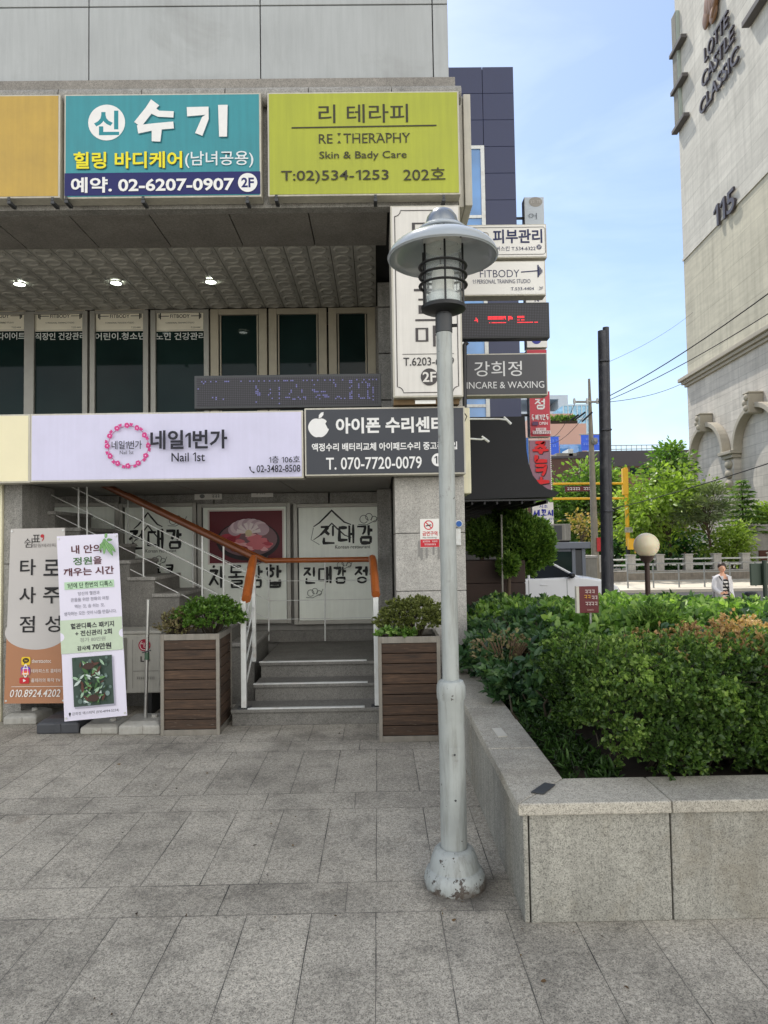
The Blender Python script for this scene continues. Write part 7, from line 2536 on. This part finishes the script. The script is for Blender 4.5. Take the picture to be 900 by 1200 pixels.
# bronze crest above the lettering
bz = plain('bronze_crest', S(128, 94, 64), .45, .5, .2, 3)
cx0, cz0 = lot(826, 14)
cx1 = lot(848, 10)[0]
cmx, w_ = (cx0 + cx1) / 2, (cx1 - cx0)
ccz = lot(838, 3)[1]
mb_ = MB()
for k in range(5):
    mb_.ball((cmx + w_ * (.12 * k - .24), -.16, ccz + w_ * (.1 + .05 * (k % 2))), w_ * .16, .14, w_ * .34, 12, 8)
mb_.ball((cmx + w_ * .1, -.16, ccz - w_ * .3), w_ * .22, .14, w_ * .2, 12, 8)
mb_.ball((cmx - w_ * .3, -.16, ccz - w_ * .1), w_ * .2, .14, w_ * .26, 12, 8)
mb_.tube([(cmx + w_ * .1, -.2, ccz - w_ * .4), (cmx + w_ * .32, -.2, ccz - w_ * .1), (cmx + w_ * .2, -.2, ccz + w_ * .4)], w_ * .06, 8)
mb_.build('crest', bz, TW, smooth=True)

# ================================================================== FAR BUILDINGS
BRY = 62.0
BR = thing('brown_building', (P(770, 600, BRY).x, BRY, LOW), 'long low brown building with dark parapet and roof rail behind the trees', 'building')
X0, X1, Z0, Z1 = rect(700, 545, 905, 700, BRY)
brn = plain('brown_brick', S(132, 98, 84), .85, 0, .1, .8, .06)
dbr = plain('dark_parapet', S(84, 80, 84), .7, 0, .1, .6)
bx('wall', X0, X1, BRY, BRY + 16, LOW, Z1, brn, BR)
zt_ = P(780, 527.5, BRY).z
bx('parapet', X0 - .1, X1, BRY - .1, BRY + 16, Z1 + .001, zt_, dbr, BR)
for px in (722, 738, 753, 800, 815):
    a_, b_ = P(px, 548, BRY), P(px + 12, 556, BRY)
    bx('window', a_.x, b_.x, BRY - .03, BRY - .001, b_.z, a_.z, M['win'], BR)
for px in range(716, 796, 6):
    a_ = P(px, 527, BRY + 2)
    rail_tube('rail_post', (a_.x, BRY + 2, zt_), (a_.x, BRY + 2, zt_ + .75), .03, M['alu'], BR)
a_, b_ = P(716, 521, BRY + 2), P(794, 521, BRY + 2)
for z in (.4, .75):
    rail_tube('rail', (a_.x, BRY + 2, zt_ + z), (b_.x, BRY + 2, zt_ + z), .035, M['alu'], BR)
MW = thing('maroon_building', (P(672, 600, 58).x, 58, LOW), 'plain maroon walled building with rooftop equipment left of the utility pole', 'building')
X0, X1, Z0, Z1 = rect(600, 537, 700, 700, 58)
bx('wall', X0, X1, 58, 70, LOW, Z1, plain('maroon_wall', S(104, 78, 70), .85, 0, .12, .6, .08), MW)
bx('roof_edge', X0 - .1, X1 + .1, 57.9, 70, Z1 + .001, Z1 + .2, dbr, MW)
for x0, x1, y0, m_ in ((652, 676, 531, M['concrete']), (678, 694, 529, dbr), (666, 672, 526, M['white_paint'])):
    a_, b_ = P(x0, y0, 60), P(x1, 536, 60)
    bx('roof_unit', a_.x, b_.x, 60, 62, Z1 + .2, a_.z, m_, MW, .03)
FY = 95.0
PB = thing('pink_building', (P(665, 560, FY).x, FY, LOW), 'pinkish stepped building with a glass parapet far behind the utility pole', 'building')
pk = plain('pink_stucco', S(198, 160, 144), .8, 0, .06, .4)
a_, b_ = P(630, 497, FY), P(688, 540, FY)
bx('wall', a_.x, b_.x, FY, FY + 14, LOW, a_.z, pk, PB)
a2_, b2_ = P(630, 482, FY), P(677, 500, FY)
bx('upper_wall', a2_.x, b2_.x, FY + 2, FY + 12, a_.z + .001, a2_.z, pk, PB)
c_ = P(645, 494, FY)
bx('planted_ledge', c_.x, b_.x - 1, FY + .5, FY + 1.6, a_.z + .002, a_.z + .5, M['soil'], PB)
bx('window_band', P(656, 528, FY).x, P(682, 528, FY).x, FY - .1, FY - .01, P(660, 537, FY).z, P(660, 521, FY).z, M['win_blue'], PB)
n = 500
x = P(646, 494, FY).x + (b_.x - 1 - P(646, 494, FY).x) * NR.rand(n)
Cg = np.stack([x, FY + .6 + .8 * NR.rand(n), a_.z + .4 + .7 * NR.rand(n)], 1)
leaves('roof_plants', Cg, NR.normal(size=(n, 3)) + np.array([0, 0, 1]), .4, green_leaf, PB)
GB = thing('glass_building', (P(682, 560, 120).x, 120, LOW), 'light blue glass office block far behind the utility pole', 'building')
a_, b_ = P(660, 475, 120), P(694.5, 560, 120)
gm_ = glassy('sky_glass', S(120, 176, 206), .1, .6)
bx('glass_wall', a_.x, b_.x, 120, 134, LOW, a_.z, gm_, GB)
mb_ = MB()
for k in range(7):
    x = a_.x + (b_.x - a_.x) * k / 6
    mb_.box(x - .1, x + .1, 119.9, 119.99, LOW, a_.z)
z = a_.z
while z > 4:
    mb_.box(a_.x, b_.x, 119.85, 119.9, z - .12, z + .12)
    z -= 2.4
mb_.build('mullions', plain('pale_mullion', S(180, 200, 210), .5), GB)
WB = thing('white_frame_building', (P(655, 560, 135).x, 135, LOW), 'pale building with an open square frame on its roof, far behind the red signs', 'building')
a_, b_ = P(600, 480, 135), P(668, 560, 135)
wm_ = plain('pale_panel', S(176, 184, 192), .6, 0, .06, .3)
bx('wall', a_.x, b_.x, 135, 150, LOW, P(650, 482, 135).z, wm_, WB)
zt1_, zt0_ = P(650, 463, 135).z, P(650, 482, 135).z
MB().box(a_.x, b_.x, 135, 150, zt1_ - .8, zt1_).box(b_.x - 1.9, b_.x, 135, 150, zt0_ + .001, zt1_ - .801).build('roof_frame', wm_, WB)
bx('inner_wall', P(645, 470, 137).x, P(657, 470, 137).x, 141, 143, zt0_ + .002, zt1_ - .802, plain('shadow_grey', S(120, 124, 140), .7), WB)
blu = plain('blue_banner', S(52, 96, 214), .55, 0, .06, 1)
def bigbanner(label, x0, y0, x1, y1, Y, seed):
    X0, X1, Z0, Z1 = rect(x0, y0, x1, y1, Y)
    t = thing('wall_banner', ((X0 + X1) / 2, Y, Z0), label, 'banner')
    bx('sheet', X0, X1, Y, Y + .1, Z0, Z1, blu, t)
    rail_tube('hanging_pole', (X0 - .2, Y + .05, Z1), (X1 + .2, Y + .05, Z1), .08, M['alu'], t)
    f = front_face((x0 + x1) / 2, (y0 + y1) / 2, Y)
    f.step = .01
    f.dashes(x0 + 1.5, y0 + 4, x1 - 1.5, y0 + 6.5, ink(130, 160, 230), seed)
    f.dashes(x0 + 1.5, y0 + 10, x1 - 1.5, y0 + 13, ink(130, 160, 230), seed + 1)
    f.done(t)
bigbanner('blue hanging banner beside the red character sign', 645.5, 511, 655, 533, 88, 2)
bigbanner('wider blue hanging banner directly behind the utility pole', 681, 509, 702.5, 528, 88, 4)
bigbanner('small blue hanging banner between the utility pole and the black post, lower edge', 703.5, 509, 708, 529, 90, 6)
